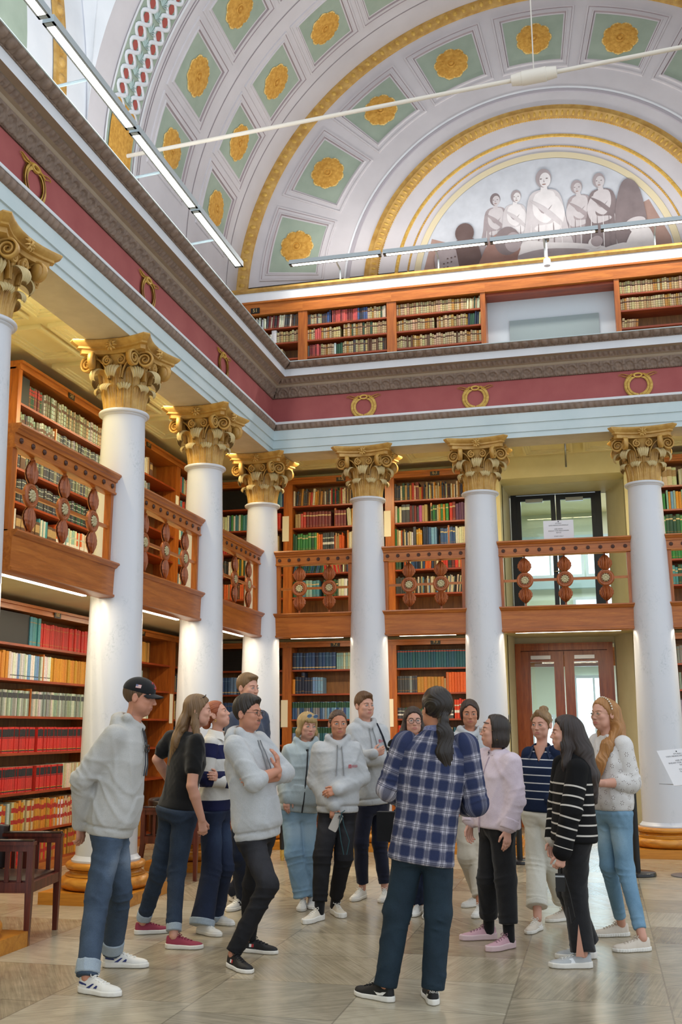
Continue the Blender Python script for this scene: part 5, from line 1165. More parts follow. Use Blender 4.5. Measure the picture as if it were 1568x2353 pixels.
class Person:
    def __init__(s, label, J, head, fem=False, vox=.008, hv=.003, tall=1.):
        s.J = {k: A(v, float) for k, v in J.items()}; s.fem = fem; s.vox = vox; s.hv = hv; s.hc, s.hyaw, s.hpit, s.hrol, s.hs = A(head[0], float), head[1], head[2], head[3], head[4]
        s.root = tag(empty('person', (0, 0, 0)), label, 'person', 'people listening to the guide')
        a = radians(s.hyaw); pt = radians(s.hpit); F = A((cos(a)*cos(pt), sin(a)*cos(pt), sin(pt))); U = A((-cos(a)*sin(pt), -sin(a)*sin(pt), cos(pt))); R = np.cross(F, U); r = radians(s.hrol)
        s.HR = np.stack([R*cos(r)+U*sin(r), F, -R*sin(r)+U*cos(r)]); J_ = s.J
        s.sr = unit((J_['sr']-J_['sl'])*A((1, 1, .3))); s.hrv = unit((J_['hr']-J_['hl'])*A((1, 1, 0))); s.up = unit(J_['nk']-J_['hp']); s.fw = unit(np.cross(A((0, 0, 1.)), s.sr))
        s.seed = int(abs(s.hc[0]*1000)) % 997; s.origin = A((J_['hp'][0], J_['hp'][1], 0)); s.root.location = tuple(s.origin)
    def tl(s, p): return (p-s.hc)@s.HR.T/s.hs
    def tw(s, q): return s.hc+(A(q, float)*s.hs)@s.HR
    def body(s, v): return v[0]*s.sr+v[1]*s.fw+v[2]*A((0, 0, 1.))
    def put(s, name, parts, mats, parent=None, attrs=None):
        parts = [(V-s.origin, Q) for V, Q in parts]
        me = np_mesh(name, parts, (lambda V: attrs(V+s.origin)) if attrs else None); return link(name, me, parent or s.root, mats if isinstance(mats, (list, tuple)) else [mats])
    def mb(s, name, mb, mats, parent=None, smooth=50):
        mb.v = [np.concatenate(mb.v)-s.origin]; return mb.build(name, mats, parent or s.root, smooth)
    def bbox(s, keys, pad): P = A([s.J[k] for k in keys]); return P.min(0)-pad, P.max(0)+pad
    # torso as a stack of super-ellipses from s0 (fraction of the spine below the pelvis) to the neck
    def torso(s, secs):
        J = s.J; L = np.linalg.norm(J['nk']-J['hp']); S = A([q[0] for q in secs]); c0 = J['hp']; ax = s.up
        def f(p):
            t = (p-c0)@ax/L; tc = np.clip(t, S[0], S[-1]); it = lambda i: np.interp(tc, S, A([q[i] for q in secs])); a, bf, bb, off = it(1), it(2), it(3), it(4)
            w = np.clip(tc, 0, 1)[:, None]; r = s.hrv*(1-w)+s.sr*w; r /= np.linalg.norm(r, axis=1)[:, None]; fw = np.cross(ax, r); q = p-c0-tc[:, None]*L*ax; x = (q*r).sum(1); y = (q*fw).sum(1)-off
            b = np.where(y > 0, bf, bb); n = 2.35; e = (np.abs(x/a)**n+np.abs(y/b)**n)**(1/n); d = (e-1)*np.minimum(a, b); z = np.maximum(t-S[-1], S[0]-t)*L
            return smx(d, z, .02), x, y, t*L
        return f
    def arm(s, sd, r, upto=1., k=.02, start=0.):
        J = s.J; a, b, c = J['s'+sd]*(1-start)+J['e'+sd]*start, J['e'+sd], J['w'+sd]
        def f(p):
            d1 = cone(p, a, b, r[0], r[1])
            if upto <= 0: return cone(p, a, a+(b-a)*-upto, r[0], r[1])
            return sm(d1, cone(p, b, b+(c-b)*upto, r[1]*.98, r[1]+(r[2]-r[1])*upto), k)
        return f
    def arm_uv(s, sd, p):
        J = s.J; a, b, c = J['s'+sd], J['e'+sd], J['w'+sd]; L1, L2 = np.linalg.norm(b-a), np.linalg.norm(c-b); t1 = np.clip((p-a)@(b-a)/L1**2, 0, 1); t2 = np.clip((p-b)@(c-b)/L2**2, 0, 1)
        d1 = np.linalg.norm(p-a-t1[:, None]*(b-a), axis=1); d2 = np.linalg.norm(p-b-t2[:, None]*(c-b), axis=1); w = d2 < d1; al = np.where(w, L1+t2*L2, t1*L1)
        ax = np.where(w[:, None], unit(c-b), unit(b-a)); ref = np.cross(ax, s.fw+.01); ref /= np.linalg.norm(ref, axis=1)[:, None]; r2 = np.cross(ax, ref); o = np.where(w[:, None], p-b, p-a)
        return al, np.arctan2((o*ref).sum(1), (o*r2).sum(1)), np.minimum(d1, d2)
    # ---- hand prims
    def hand(s, sd, n, d=None, curl=(.35, .4, .3), spread=.0, sz=1., thumb=(.75, .55, -.25)):
        J = s.J; w = J['w'+sd]; x = unit(J['w'+sd]-J['e'+sd]) if d is None else unit(s.body(d)); n = s.body(n); n = unit(n-x*(n@x)); y = np.cross(x, n)*(1 if sd == 'r' else -1); M = np.stack([x, y, -n]); z = sz*(.92 if s.fem else 1.)
        P = lambda *q: w+(A(q, float)*z)@M; pr = []
        pr.append((P(-.03, 0, 0), P(.02, 0, 0), .026*z, .026*z, (M[2], .72))); pr.append((P(.02, .004, 0), P(.08, .012, .002), .027*z, .022*z, (M[2], .55))); pr.append((P(.03, -.012, 0), P(.08, -.018, .001), .024*z, .020*z, (M[2], .55)))
        for i, (yo, L) in enumerate(((.029, .070), (.010, .079), (-.010, .073), (-.028, .058))):
            b = A((.084-.004*abs(i-1), yo, 0)); a = 0.; dy = spread*(1.5-i)*.12; pts = [b]
            for sg, c in zip((.46, .31, .23), curl):
                a += c*(1+.12*i); pts.append(pts[-1]+A((cos(a), dy, -sin(a)))*L*sg)
            for q in range(3): pr.append((P(*pts[q]), P(*pts[q+1]), (.0092-.0009*q)*z, (.0085-.001*q)*z, None))
        t = unit(thumb); b = A((.022, .026, -.004)); e = b+t*.045; g = e+unit(t+A((.45, -.35, -.2)))*.034; pr += [(P(*b), P(*e), .0125*z, .010*z, None), (P(*e), P(*g), .010*z, .0075*z, None)]
        tip = P(.12, 0, -.03); return pr, w, tip
    def prims(s, pr, k=.006):
        def f(p):
            d = None
            for a, b, ra, rb, fl_ in pr:
                e = cone(p, a, b, ra, rb, fl_); d = e if d is None else sm(d, e, k)
            return d
        return f
    # ---- build the skin
    def make_body(s, skinm, hands, bare=(), neck_r=.052, jaw=1., stub=None, lipk=1.):
        J = s.J; kw = dict(jaw=jaw, fem=s.fem); hb, nb = s.tw((0, -.03, -.07)), J['nk']-A((0, 0, .06)); nf = s.tw((0, -.012, -.06)); nr = neck_r*(.79 if s.fem else .98)
        def fh(p):
            d = head_sdf(s.tl(p), **kw)*s.hs; d = sm(d, cone(p, nf, nb, nr, nr*1.12), .028); ch = J['nk']-s.up*.09; d = sm(d, cone(p, J['sl']*.5+ch*.5-A((0, 0, .03)), J['sr']*.5+ch*.5-A((0, 0, .03)), .05, .05), .06); return d
        lo = np.minimum(s.hc, J['nk'])-A((.2, .2, .13)); hi = np.maximum(s.hc, J['nk'])+A((.2, .2, .16)); parts = [mesh_sdf(fh, lo, hi, s.hv)]
        core = s.torso([(-.12, .09, .07, .07, 0), (.3, .09, .07, .06, 0), (.75, .11, .07, .07, 0), (.9, .07, .05, .05, 0)])
        def fb(p):
            d = core(p)[0]
            for q in 'lr':
                d = sm(d, cone(p, J['s'+q], J['e'+q], .04, .032), .03); d = sm(d, cone(p, J['e'+q], J['w'+q], .032, .024), .02); d = sm(d, cone(p, J['h'+q], J['k'+q], .06, .045), .03); d = sm(d, cone(p, J['k'+q], J['a'+q], .045, .033), .02)
            return d
        lo, hi = s.bbox(['sl', 'sr', 'el', 'er', 'wl', 'wr', 'al', 'ar', 'hl', 'hr', 'kl', 'kr', 'nk'], .08); lo[2] = max(lo[2], .03); parts.append(mesh_sdf(fb, lo, hi, .013))
        for q, spec in hands.items():
            pr, w, tip = s.hand(q, **spec)
            if q in bare:
                e, sh = J['e'+q], J['s'+q]; up0 = e+(sh-e)*(.75 if bare[q] > 1 else .05); fr = .040 if s.fem else .043; m = e+(w-e)*.3
                pr += [(up0, e, .048*(.95 if s.fem else 1.05), .040, None), (e, m, .041, fr, None), (m, w, fr, .026, None)]
            f = s.prims(pr, .008 if q in bare else .006); P = A([a for a, *_ in pr]+[b for _, b, *_ in pr]); parts.append(mesh_sdf(f, P.min(0)-.06, P.max(0)+.06, .0028 if s.hv < .0034 else .0034))
        def at(V):
            q = s.tl(V); inh = (np.abs(q) < .2).all(1); r = ((q[:, 0]/.0225)**2+((q[:, 2]+.0615)/.0105)**2); lip = np.clip((1.15-r)*3, 0, 1)*(q[:, 1] > .07)*inh*lipk
            st = np.zeros(len(V))
            if stub == 'moustache': st = np.clip((1.1-((np.abs(q[:, 0])/.027)**2+((q[:, 2]+.047)/.0075)**2))*2, 0, 1)*(q[:, 1] > .07)*.8*inh+.16*np.clip((-.04-q[:, 2])*40, 0, 1)*inh*(q[:, 1] > -.01)*(q[:, 2] > -.12)
            elif stub: st = stub*np.clip((-.04-q[:, 2])*40, 0, 1)*inh*(q[:, 1] > -.02)*(q[:, 2] > -.12)
            return dict(lip=lip, stub=st)
        b = s.put('body', parts, skinm, attrs=at); s.bodyo = b; return b
    def face(s, brow='3a2a20', iris='5d6b6e', jaw=1., lid=.0, lash=1., bw=1., hid=False):
        kw = dict(jaw=jaw, fem=s.fem); es = 1.12 if s.fem else 1.
        for sx in (-1, 1):
            # eye: almond patch on the eyeball
            cx, cz, R = .031, .006, .0150; U = np.linspace(-1, 1, 15); Vv = np.linspace(-1, 1, 11); P = []; C = []
            mb = MB()
            for u in U: P.append([(sx*cx+u*.0125*es, 0, cz+v*es*(.0052 if v < 0 else .0058-lid)*(1-u*u)**.6+.0008*u) for v in Vv])
            P = A(P); dx, dz = P[:, :, 0]-sx*cx, P[:, :, 2]-cz; P[:, :, 1] = .0900+.0012-(dx*dx*14.+dz*dz*14.)
            mb.grid(P, flip=True); Fq = []
            for i in range(14):
                for j in range(10):
                    x = (dx[i, j]+dx[i+1, j+1])/2; z = (dz[i, j]+dz[i+1, j+1])/2-.0008; r = sqrt(x*x+z*z); mb.mi[i*10+j] = 2 if r < .0028 else 1 if r < .0062 else 0
            mb.xf(lambda v: s.tw(v)); mi = plain('eye_iris_'+iris, iris, .2); s.mb('eye', mb, [plain('eye_white', 'd9d4cc', .25), mi, plain('pupil', '0c0b0b', .15)])
            mb = MB(); pts = [(sx*cx+u*.0135*es, .0925-(u*.0135)**2*14., cz+.0060*es*(1-u*u)**.6+.0002-lid*(1-u*u)) for u in np.linspace(-1, 1, 9)]
            mb.tube(pts, .0011*lash, 5); mb.xf(lambda v: s.tw(v)); s.mb('eyelash', mb, plain('lash', '2a1d18', .6))
            mb = MB(); pts = []
            for u in np.linspace(0, 1, 9):
                x = sx*(.013+.036*u); z = .0245+.0065*sin(u*2.4)-.004*u; pts.append((x, surf_y(x, z, **kw)+.0005, z))
            mb.tube(pts, A([.0022, .0032, .0036, .0036, .0034, .0030, .0026, .002, .0008])*bw, 6, flat=.7); mb.xf(lambda v: s.tw(v)); s.mb('eyebrow', mb, plain('brow_'+brow, brow, .8))
    def hair(s, name, mats, fn, lo=(-.14, -.17, -.2), hi=(.14, .13, .2), strand='down', amp=.0025, vox=None, freq=34):
        def phase(q):
            if strand == 'down': return np.arctan2(q[:, 0], q[:, 1]+.01)+.10*np.sin(q[:, 2]*22+q[:, 0]*30)+.05*np.sin(q[:, 2]*47)
            if strand == 'back': return np.arctan2(q[:, 0], q[:, 2])+.08*np.sin(q[:, 1]*30)
            return q[:, 0]*14+.25*np.sin(q[:, 2]*34+q[:, 1]*20)+q[:, 1]*3
        def f(p):
            q = s.tl(p); ph = phase(q); return (fn(q, p)-amp*.5*np.sin(ph*freq)-amp*.5*np.sin(ph*freq*.43+1.))*s.hs
        c = A([s.tw((x, y, z)) for x in (lo[0], hi[0]) for y in (lo[1], hi[1]) for z in (lo[2], hi[2])])
        return s.put(name, [mesh_sdf(f, c.min(0), c.max(0), vox or s.hv*1.15)], mats, attrs=lambda V: dict(str=phase(s.tl(V))))
    # ---- garments
    def top(s, name, mat, secs, sl=(.068, .058, .044), upto=1., amp=.005, fsc=7., hood=False, seed=0, pocket=False, extra=None, k=.045, cuffs=False, sides='lr', parent=None, hem=None, elbow=.006, split=False):
        J = s.J; T = s.torso(secs); arms = {q: s.arm(q, sl, upto) for q in sides}; sd_ = s.seed+seed; L = np.linalg.norm(J['nk']-J['hp']); S0 = secs[0][0]*L
        def f(p):
            d, x, y, t = T(p)
            if hem: d = d+hem*1.6*np.exp(-((t-S0-.058)/.008)**2)+.0010*np.sin(np.arctan2(x, y)*130)*(t-S0 < .052)
            if pocket:
                inside = np.clip((pocket[1]-np.abs(x)-np.clip(t-S0-.11, 0, 1)*.45)/.008, 0, 1)*np.clip((t-S0-.05)/.006, 0, 1)*np.clip((pocket[0]-(t-S0))/.006, 0, 1)*(y > 0); d = d-.010*inside
            da = None
            for q, fa in arms.items():
                e = fa(p)
                al, an, _ = s.arm_uv(q, p); L1 = np.linalg.norm(J['e'+q]-J['s'+q]); e = e-elbow*np.exp(-((al-L1)/.11)**2)*(np.exp(-(np.sin(al*62+1.6*np.sin(an+1)+sd_)/.45)**2)*1.5-.5)*(.55+.45*np.cos(an+.5*np.sin(al*40)))
                da = e if da is None else np.minimum(da, e)
            if da is not None: d = sm(d, da, k) if not split else sm(d, da+.012, .02)
            if hood:
                n = J['nk']; hc = n-s.fw*.070-A((0, 0, .015)); h = elli(p, hc, (.118, .062, .085), np.stack([s.sr, s.fw, A((0, 0, 1.))])); ng = None
                ring_ = cone(p, n+s.sr*.085+s.fw*.0+A((0, 0, .03)), n+s.fw*.085-A((0, 0, .035)), .027, .021); ring_ = np.minimum(ring_, cone(p, n-s.sr*.085+A((0, 0, .03)), n+s.fw*.085-A((0, 0, .035)), .027, .021)); ring_ = sm(ring_, cone(p, n+s.sr*.085+A((0, 0, .03)), n-s.sr*.085+A((0, 0, .03))-s.fw*.09, .027, .03), .03); ring_ = sm(ring_, cone(p, n-s.sr*.085+A((0, 0, .03)), n-s.fw*.10+A((0, 0, .03)), .027, .032), .03)
                h = sm(h, ring_, .02); h = smx(h, -cone(p, n-A((0, 0, .03)), s.tw((0, -.01, -.05)), .062, .072), .012); d = sm(d, h, .03)
            if extra: d = extra(p, d, x, y, t)
            w = np.clip((t-S0-.012)/.05, 0, 1); return d-w*(amp*folds(p, fsc, sd_)+.0012*folds(p, fsc*3, sd_+3))
        s.hem = S0
        lo, hi = s.bbox(['nk', 'hp']+['s'+q for q in 'lr']+['e'+q for q in sides if upto > 0]+['w'+q for q in sides if upto > 0], .24); lo[2] = J['hp'][2]+min(S0, 0)-.1; lo[2] = min(lo[2], min(J['w'+q][2] for q in sides)-.06) if upto > 0 else lo[2]
        def at(V):
            d, x, y, t = T(V); pv = L-t; pu = np.arctan2(x, y)*.17
            for q in sides:
                al, an, dd = s.arm_uv(q, V); m = (arms[q](V) < d-.004) & (al > .04); pv = np.where(m, al+.06, pv); pu = np.where(m, an*.06, pu)
            return dict(pv=pv, pu=pu)
        def at2(V):
            d, x, y, t = T(V); return dict(pv=L-t, pu=np.arctan2(x, y*getattr(s, 'uvflip', 1))*.17)
        def at3(q):
            def g(V):
                al, an, dd = s.arm_uv(q, V); return dict(pv=al+.078, pu=an*.07)
            return g
        o = s.put(name, [mesh_sdf(f, lo, hi, s.vox)], mat, parent, at2 if split else at)
        if split:
            for q in sides:
                P2 = A([J['s'+q], J['e'+q], J['w'+q]])
                def fs(p, q=q):
                    al, an, _ = s.arm_uv(q, p); L1 = np.linalg.norm(J['e'+q]-J['s'+q]); return arms[q](p)-elbow*np.exp(-((al-L1)/.11)**2)*(np.exp(-(np.sin(al*62+1.6*np.sin(an+1)+sd_)/.45)**2)*1.5-.5)*(.55+.45*np.cos(an+.5*np.sin(al*40)))-amp*.7*folds(p, fsc, sd_+5)
                s.put('sleeve', [mesh_sdf(fs, P2.min(0)-.13, P2.max(0)+.13, s.vox)], mat, o, at3(q))
        if cuffs:
            for q in sides:
                a, b = J['e'+q], J['w'+q]; u_ = unit(b-a); e = b-u_*.0; g = lambda p: smx(cone(p, e-u_*.055, e+u_*.012, sl[2]*.98, sl[2]*.92)-.0012*np.sin(s.arm_uv(q, p)[1]*26), (p-e)@u_-.012, .006)
                s.put('cuff', [mesh_sdf(g, np.minimum(e-u_*.06, e)-.06, np.maximum(e-u_*.06, e)+.06, .005)], mat, o, at if not isinstance(cuffs, str) else None)
        return o
    def trousers(s, name, mat, waist, hipw, hipd, leg, amp=.005, fsc=6., cut=.055, seed=0, top_s=.20, crop=0., knee=.006, drop=.0):
        """leg = radii at hip, knee, hem"""
        J = s.J; sd_ = s.seed+seed+31; T = s.torso([(-.22, hipw*.80, hipd*.75, hipd*.8, -.0), (-.10, hipw, hipd*.95, hipd*1.08, 0.), (.06, hipw*.90, hipd*.88, hipd*.98, 0.), (top_s, waist, hipd*.82, hipd*.85, .0)])
        def legf(p, q):
            h, k_, a = J['h'+q]-A((0, 0, .04)), J['k'+q], J['a'+q]; a = a+unit(k_-a)*crop; d = sm(cone(p, h, k_, leg[0]*.86, leg[1]), cone(p, k_, a-unit(k_-a)*cut, leg[1], leg[2]), .03)
            t = np.clip((p-h)@(a-h)/((a-h)@(a-h)), 0, 1); an = np.arctan2((p-h)@s.hrv, (p-h)@s.fw)
            d = d-knee*(np.exp(-((t-.52)/.10)**2)+.9*np.exp(-((t-.93)/.07)**2)+.5*np.exp(-((t-.06)/.07)**2))*(np.exp(-(np.sin(t*44+1.5*np.sin(an+sd_)+.8*np.sin(t*13+sd_)+sd_)/.42)**2)*1.5-.5)*(.5+.5*np.cos(an*1.5+.6*np.sin(t*30))); return smx(d, (p-a)@unit(a-k_)-cut*.9, .008)
        def f(p):
            d = T(p)[0]; d = sm(d, sm(legf(p, 'l'), legf(p, 'r'), .012), .045); d = d+.04*np.clip(((p-J['hp'])@s.up-s.hem)/.03, 0, 1); return d-amp*folds(p, fsc, sd_)-.0014*folds(p, fsc*3.2, sd_+2)
        lo, hi = s.bbox(['hp', 'hl', 'hr', 'kl', 'kr', 'al', 'ar'], .2); lo[2] = .015
        def at(V):
            fd = np.zeros(len(V))
            for q in 'lr':
                h, k_ = J['h'+q], J['k'+q]; t = (V-h)@(k_-h)/((k_-h)@(k_-h)); fr = ((V-h)@s.fw)/.1; fd = np.maximum(fd, np.exp(-((t-.45)/.32)**2)*np.clip(fr, 0, 1))
            return dict(fade=fd)
        return s.put(name, [mesh_sdf(f, lo, hi, s.vox)], mat, None, at)
    def rollup(s, mat, r, h=.06, up=.03, name='rolled_cuff'):
        for q in 'lr':
            k_, a = s.J['k'+q], s.J['a'+q]; u_ = unit(k_-a); c = a+u_*up
            g = lambda p: smx(cone(p, c, c+u_*h, r, r*1.02), np.maximum((c-p)@u_, (p-c)@u_-h), .006)-.002*folds(p, 12, s.seed)
            s.put(name, [mesh_sdf(g, np.minimum(c, c+u_*h)-r*1.5, np.maximum(c, c+u_*h)+r*1.5, .006)], mat)
    def shoe(s, q, style, mats, L=.285, sole_h=.028, sole2=None, marks=None, chunk=1.):
        heel, toe = s.J['f'+q][:3], s.J['t'+q][:3]; x = unit((toe-heel)*A((1, 1, 0))); y = A((-x[1], x[0], 0)); M = np.stack([x, y, A((0, 0, 1.))]); org = heel*A((1, 1, 0)); z = L/.285
        W = lambda v: org+(A(v, float)*z)@M; side = 1 if q == 'l' else -1      # +y is to the left; inner side bends
        hw = lambda t: np.interp(t, [0, .02, .06, .12, .19, .235, .265, .285], [.012, .028, .034, .034, .046, .042, .030, .006])*chunk
        bend = lambda t: -side*.012*np.clip((t-.1)/.18, 0, 1)**2
        def loc(p): v = (p-org)@M.T/z; return v
        def up(p):
            v = loc(p); xx = v[:, 0]; yy = v[:, 1]-bend(xx); w = hw(np.clip(xx, 0, .285))*.96
            top_ = np.interp(xx, [0, .03, .07, .10, .15, .20, .25, .285], [.092, .098, .088, .092, .075, .058, .050, .038])
            e = np.sqrt((yy/np.maximum(w, .004))**2+(np.maximum(v[:, 2]-.02, 0)/(top_-.02))**2.0)-1; d = e*np.minimum(w, .04)*.8; d = smx(d, np.maximum(-xx, xx-.283), .012); d = smx(d, .012-v[:, 2], .004)
            d = smx(d, -elli(v, (.052, 0, .118), (.034, .024, .040)), .008); return d*z
        o = s.put('shoe', [mesh_sdf(up, org+A((-.32, -.32, .0)), org+A((.32, .32, .15)), .005)], mats[0])
        def so(p):
            v = loc(p); xx = v[:, 0]; yy = v[:, 1]-bend(xx); w = hw(np.clip(xx, 0, .285))+.004; h = sole_h*np.interp(xx, [0, .1, .2, .285], [1.1, .95, .85, .9]); d = smx(np.abs(yy)-w, np.maximum(-xx-.006, xx-.290), .016); wav = .0018*np.sin(xx*330)*(sole2 == 'ridged')
            return smx(d+wav, np.maximum(v[:, 2]-h, .001-v[:, 2]), .006)*z
        s.put('sole', [mesh_sdf(so, org+A((-.32, -.32, -.01)), org+A((.32, .32, .08)), .005)], mats[1], o)
        mb = MB()
        for i in range(5):
            xx = .105+.022*i; zt = np.interp(xx, [.10, .15, .20], [.094, .078, .061]); b = bend(xx); pts = [W((xx+.008*sin(k*2.1+i), b+.020*u, zt-.010*u*u)) for k, u in enumerate(np.linspace(-1, 1, 7))]; mb.tube(pts, .0026*z, 5)
        for u in (-1, 1): mb.tube([W((.105, bend(.105), .096)), W((.095, u*.02, .108)), W((.11, u*.034, .096)), W((.118, u*.022, .092)), W((.106, 0, .096))], .0024*z, 5)
        s.mb('laces', mb, mats[2], o)
        if marks:
            for kind, mm in marks:
                mk = MB()
                for sd2 in (-1, 1):
                    if kind == 'swoosh': pl = [(.03, .052), (.05, .034), (.085, .030), (.175, .062), (.10, .044), (.07, .044), (.052, .050)]
                    elif kind == 'vector': pl = [(.075, .034), (.115, .058), (.128, .058), (.10, .034)]
                    elif kind == 'vector2': pl = [(.125, .036), (.145, .052), (.155, .050), (.15, .036)]
                    elif kind == 'collar': pl = [(.018, .062), (.045, .058), (.075, .052), (.075, .045), (.04, .048), (.018, .051)]
                    elif kind == 'flag_w': pl = [(.075, .040), (.092, .040), (.092, .060), (.075, .060)]
                    elif kind == 'flag_r': pl = [(.092, .040), (.109, .040), (.109, .060), (.092, .060)]
                    elif kind == 'bands': pl = [(.11, .032), (.14, .032), (.155, .062), (.13, .066)]
                    else: pl = [(.02, .026), (.10, .026), (.10, .036), (.02, .036)]
                    # lay the mark on the shoe's side wall
                    pp = []
                    for a_, c_ in pl:
                        yv = np.linspace(.08, 0, 161); d = up(A([W((a_, bend(a_)+sd2*t, c_)) for t in yv])); i = np.argmax(d < .0012); pp.append(W((a_, bend(a_)+sd2*(yv[i]+.0004), c_)))
                    mk.add(pp, [tuple(range(len(pp)))] if sd2 < 0 else [tuple(range(len(pp)))[::-1]])
                s.mb('shoe_mark', mk, mm, o, 0)
        return o
    def front(s, u, z, off=.004):
        b = s.J['nk']+s.up*z+s.sr*u; ys = np.linspace(.34, -.02, 181); d = s.chest(b+ys[:, None]*s.fw); i = np.argmax(d < off); s._ly = ys[i] if d[i] < off else getattr(s, '_ly', .12); return b+s.fw*s._ly
    def cords(s, mat, front=.12, L=.2, w=.03, dz=-.03, parent=None, tipm=None):
        for u in (-1, 1):
            pts = [s.front(u*(.018+w*.5*q), -.045-L*q, .005) for q in np.linspace(0, 1, 9)]; pts[0] = pts[0]+A((0, 0, .012))
            mb = MB(); mb.tube(pts, [.0042]*7+[.005, .005], 6); s.mb('drawstring', mb, mat, parent, 180)
    def collar(s, mat, r=.062, stand=.04, fall=.045, gap=.35, drop=.03, flare=.03):
        n = s.J['nk']; mb = MB(); a = np.linspace(gap, 2*pi-gap, 30); rows = []
        for rr, z in ((r+.004, -.02), (r-.002, stand), (r+.004, stand+.006), (r+.010, stand), (r+flare*.6, stand-fall*.6), (r+flare, stand-fall)):
            ex = .014*np.exp(-((np.minimum(a-gap, 2*pi-gap-a))/.25)**2)*(z < stand-.01)*(rr > r+.012)
            rows.append([n+s.sr*((rr+e)*sin(b))+s.fw*((rr+e)*cos(b)+.008)+A((0, 0, z-e*1.6-drop*(.5+.5*cos(b)))) for b, e in zip(a, ex)])
        mb.grid(A(rows)); s.mb('collar', mb, mat, None, 180)
    def glasses(s, mat, r=.0215, rz=.02, lens=True, dy=0., dz=0., tilt=0., thick=.0016, name='glasses', lensm=None, arms=True):
        g = tag(empty(name, (0, 0, 0)), None); g.parent = s.root; mb = MB(); fy = .108+dy; T_ = lambda v: s.tw(np.stack([v[:, 0], fy+(v[:, 1])*cos(tilt)-(v[:, 2])*sin(tilt), .004+dz+v[:, 1]*sin(tilt)+v[:, 2]*cos(tilt)], 1))
        for sx in (-1, 1): mb.tube([(sx*.0325+r*cos(a), -.010*abs(cos(a)*r+.0325*1)*8*.0, rz*sin(a)) for a in np.arange(24)*2*pi/24], thick, 6, closed=True, up=(0, 1, 0))
        mb.tube([(-.011, 0, .004), (0, .003, .007), (.011, 0, .004)], thick, 6)
        if arms:
            for sx in (-1, 1): mb.tube([(sx*(.0325+r), 0, .004), (sx*.074, -.02, .005), (sx*.080, -.10, .006), (sx*.076, -.125, -.012)], thick*.9, 6)
        mb.xf(T_); s.mb('frame', mb, mat, g, 180)
        for sx in (-1, 1):
            lm = MB(); lm.add([(sx*.0325, 0, 0)]+[(sx*.0325+r*.97*cos(a), 0, rz*.97*sin(a)) for a in np.arange(20)*2*pi/20], [(0, 1+i, 1+(i+1) % 20) for i in range(20)]); lm.xf(T_); s.mb('lens', lm, lensm or MATS['clear_lens'], g, 180)
        return g
glass('clear_lens'); 
def hoodie_secs(hw=.165, ch=.19, sh=.175, d=.13, low=-.10, belly=.0, nk=.075):
    return [(low, hw*.99, d*.97, d*1.04, belly*.4), (low+.085, hw*1.01, d*.98+belly*.4, d*1.05, belly*.2), (low+.17, hw*1.06, d*1.05+belly, d*1.06, 0), (.30, hw*1.03, d*1.02+belly, d*.95, 0), (.62, ch, d*1.02, d*1.0, .0), (.82, sh*1.02, d*.86, d*.92, -.005), (.94, sh*.72, d*.66, d*.72, -.01), (1.02, nk, nk*.9, nk, -.01)]
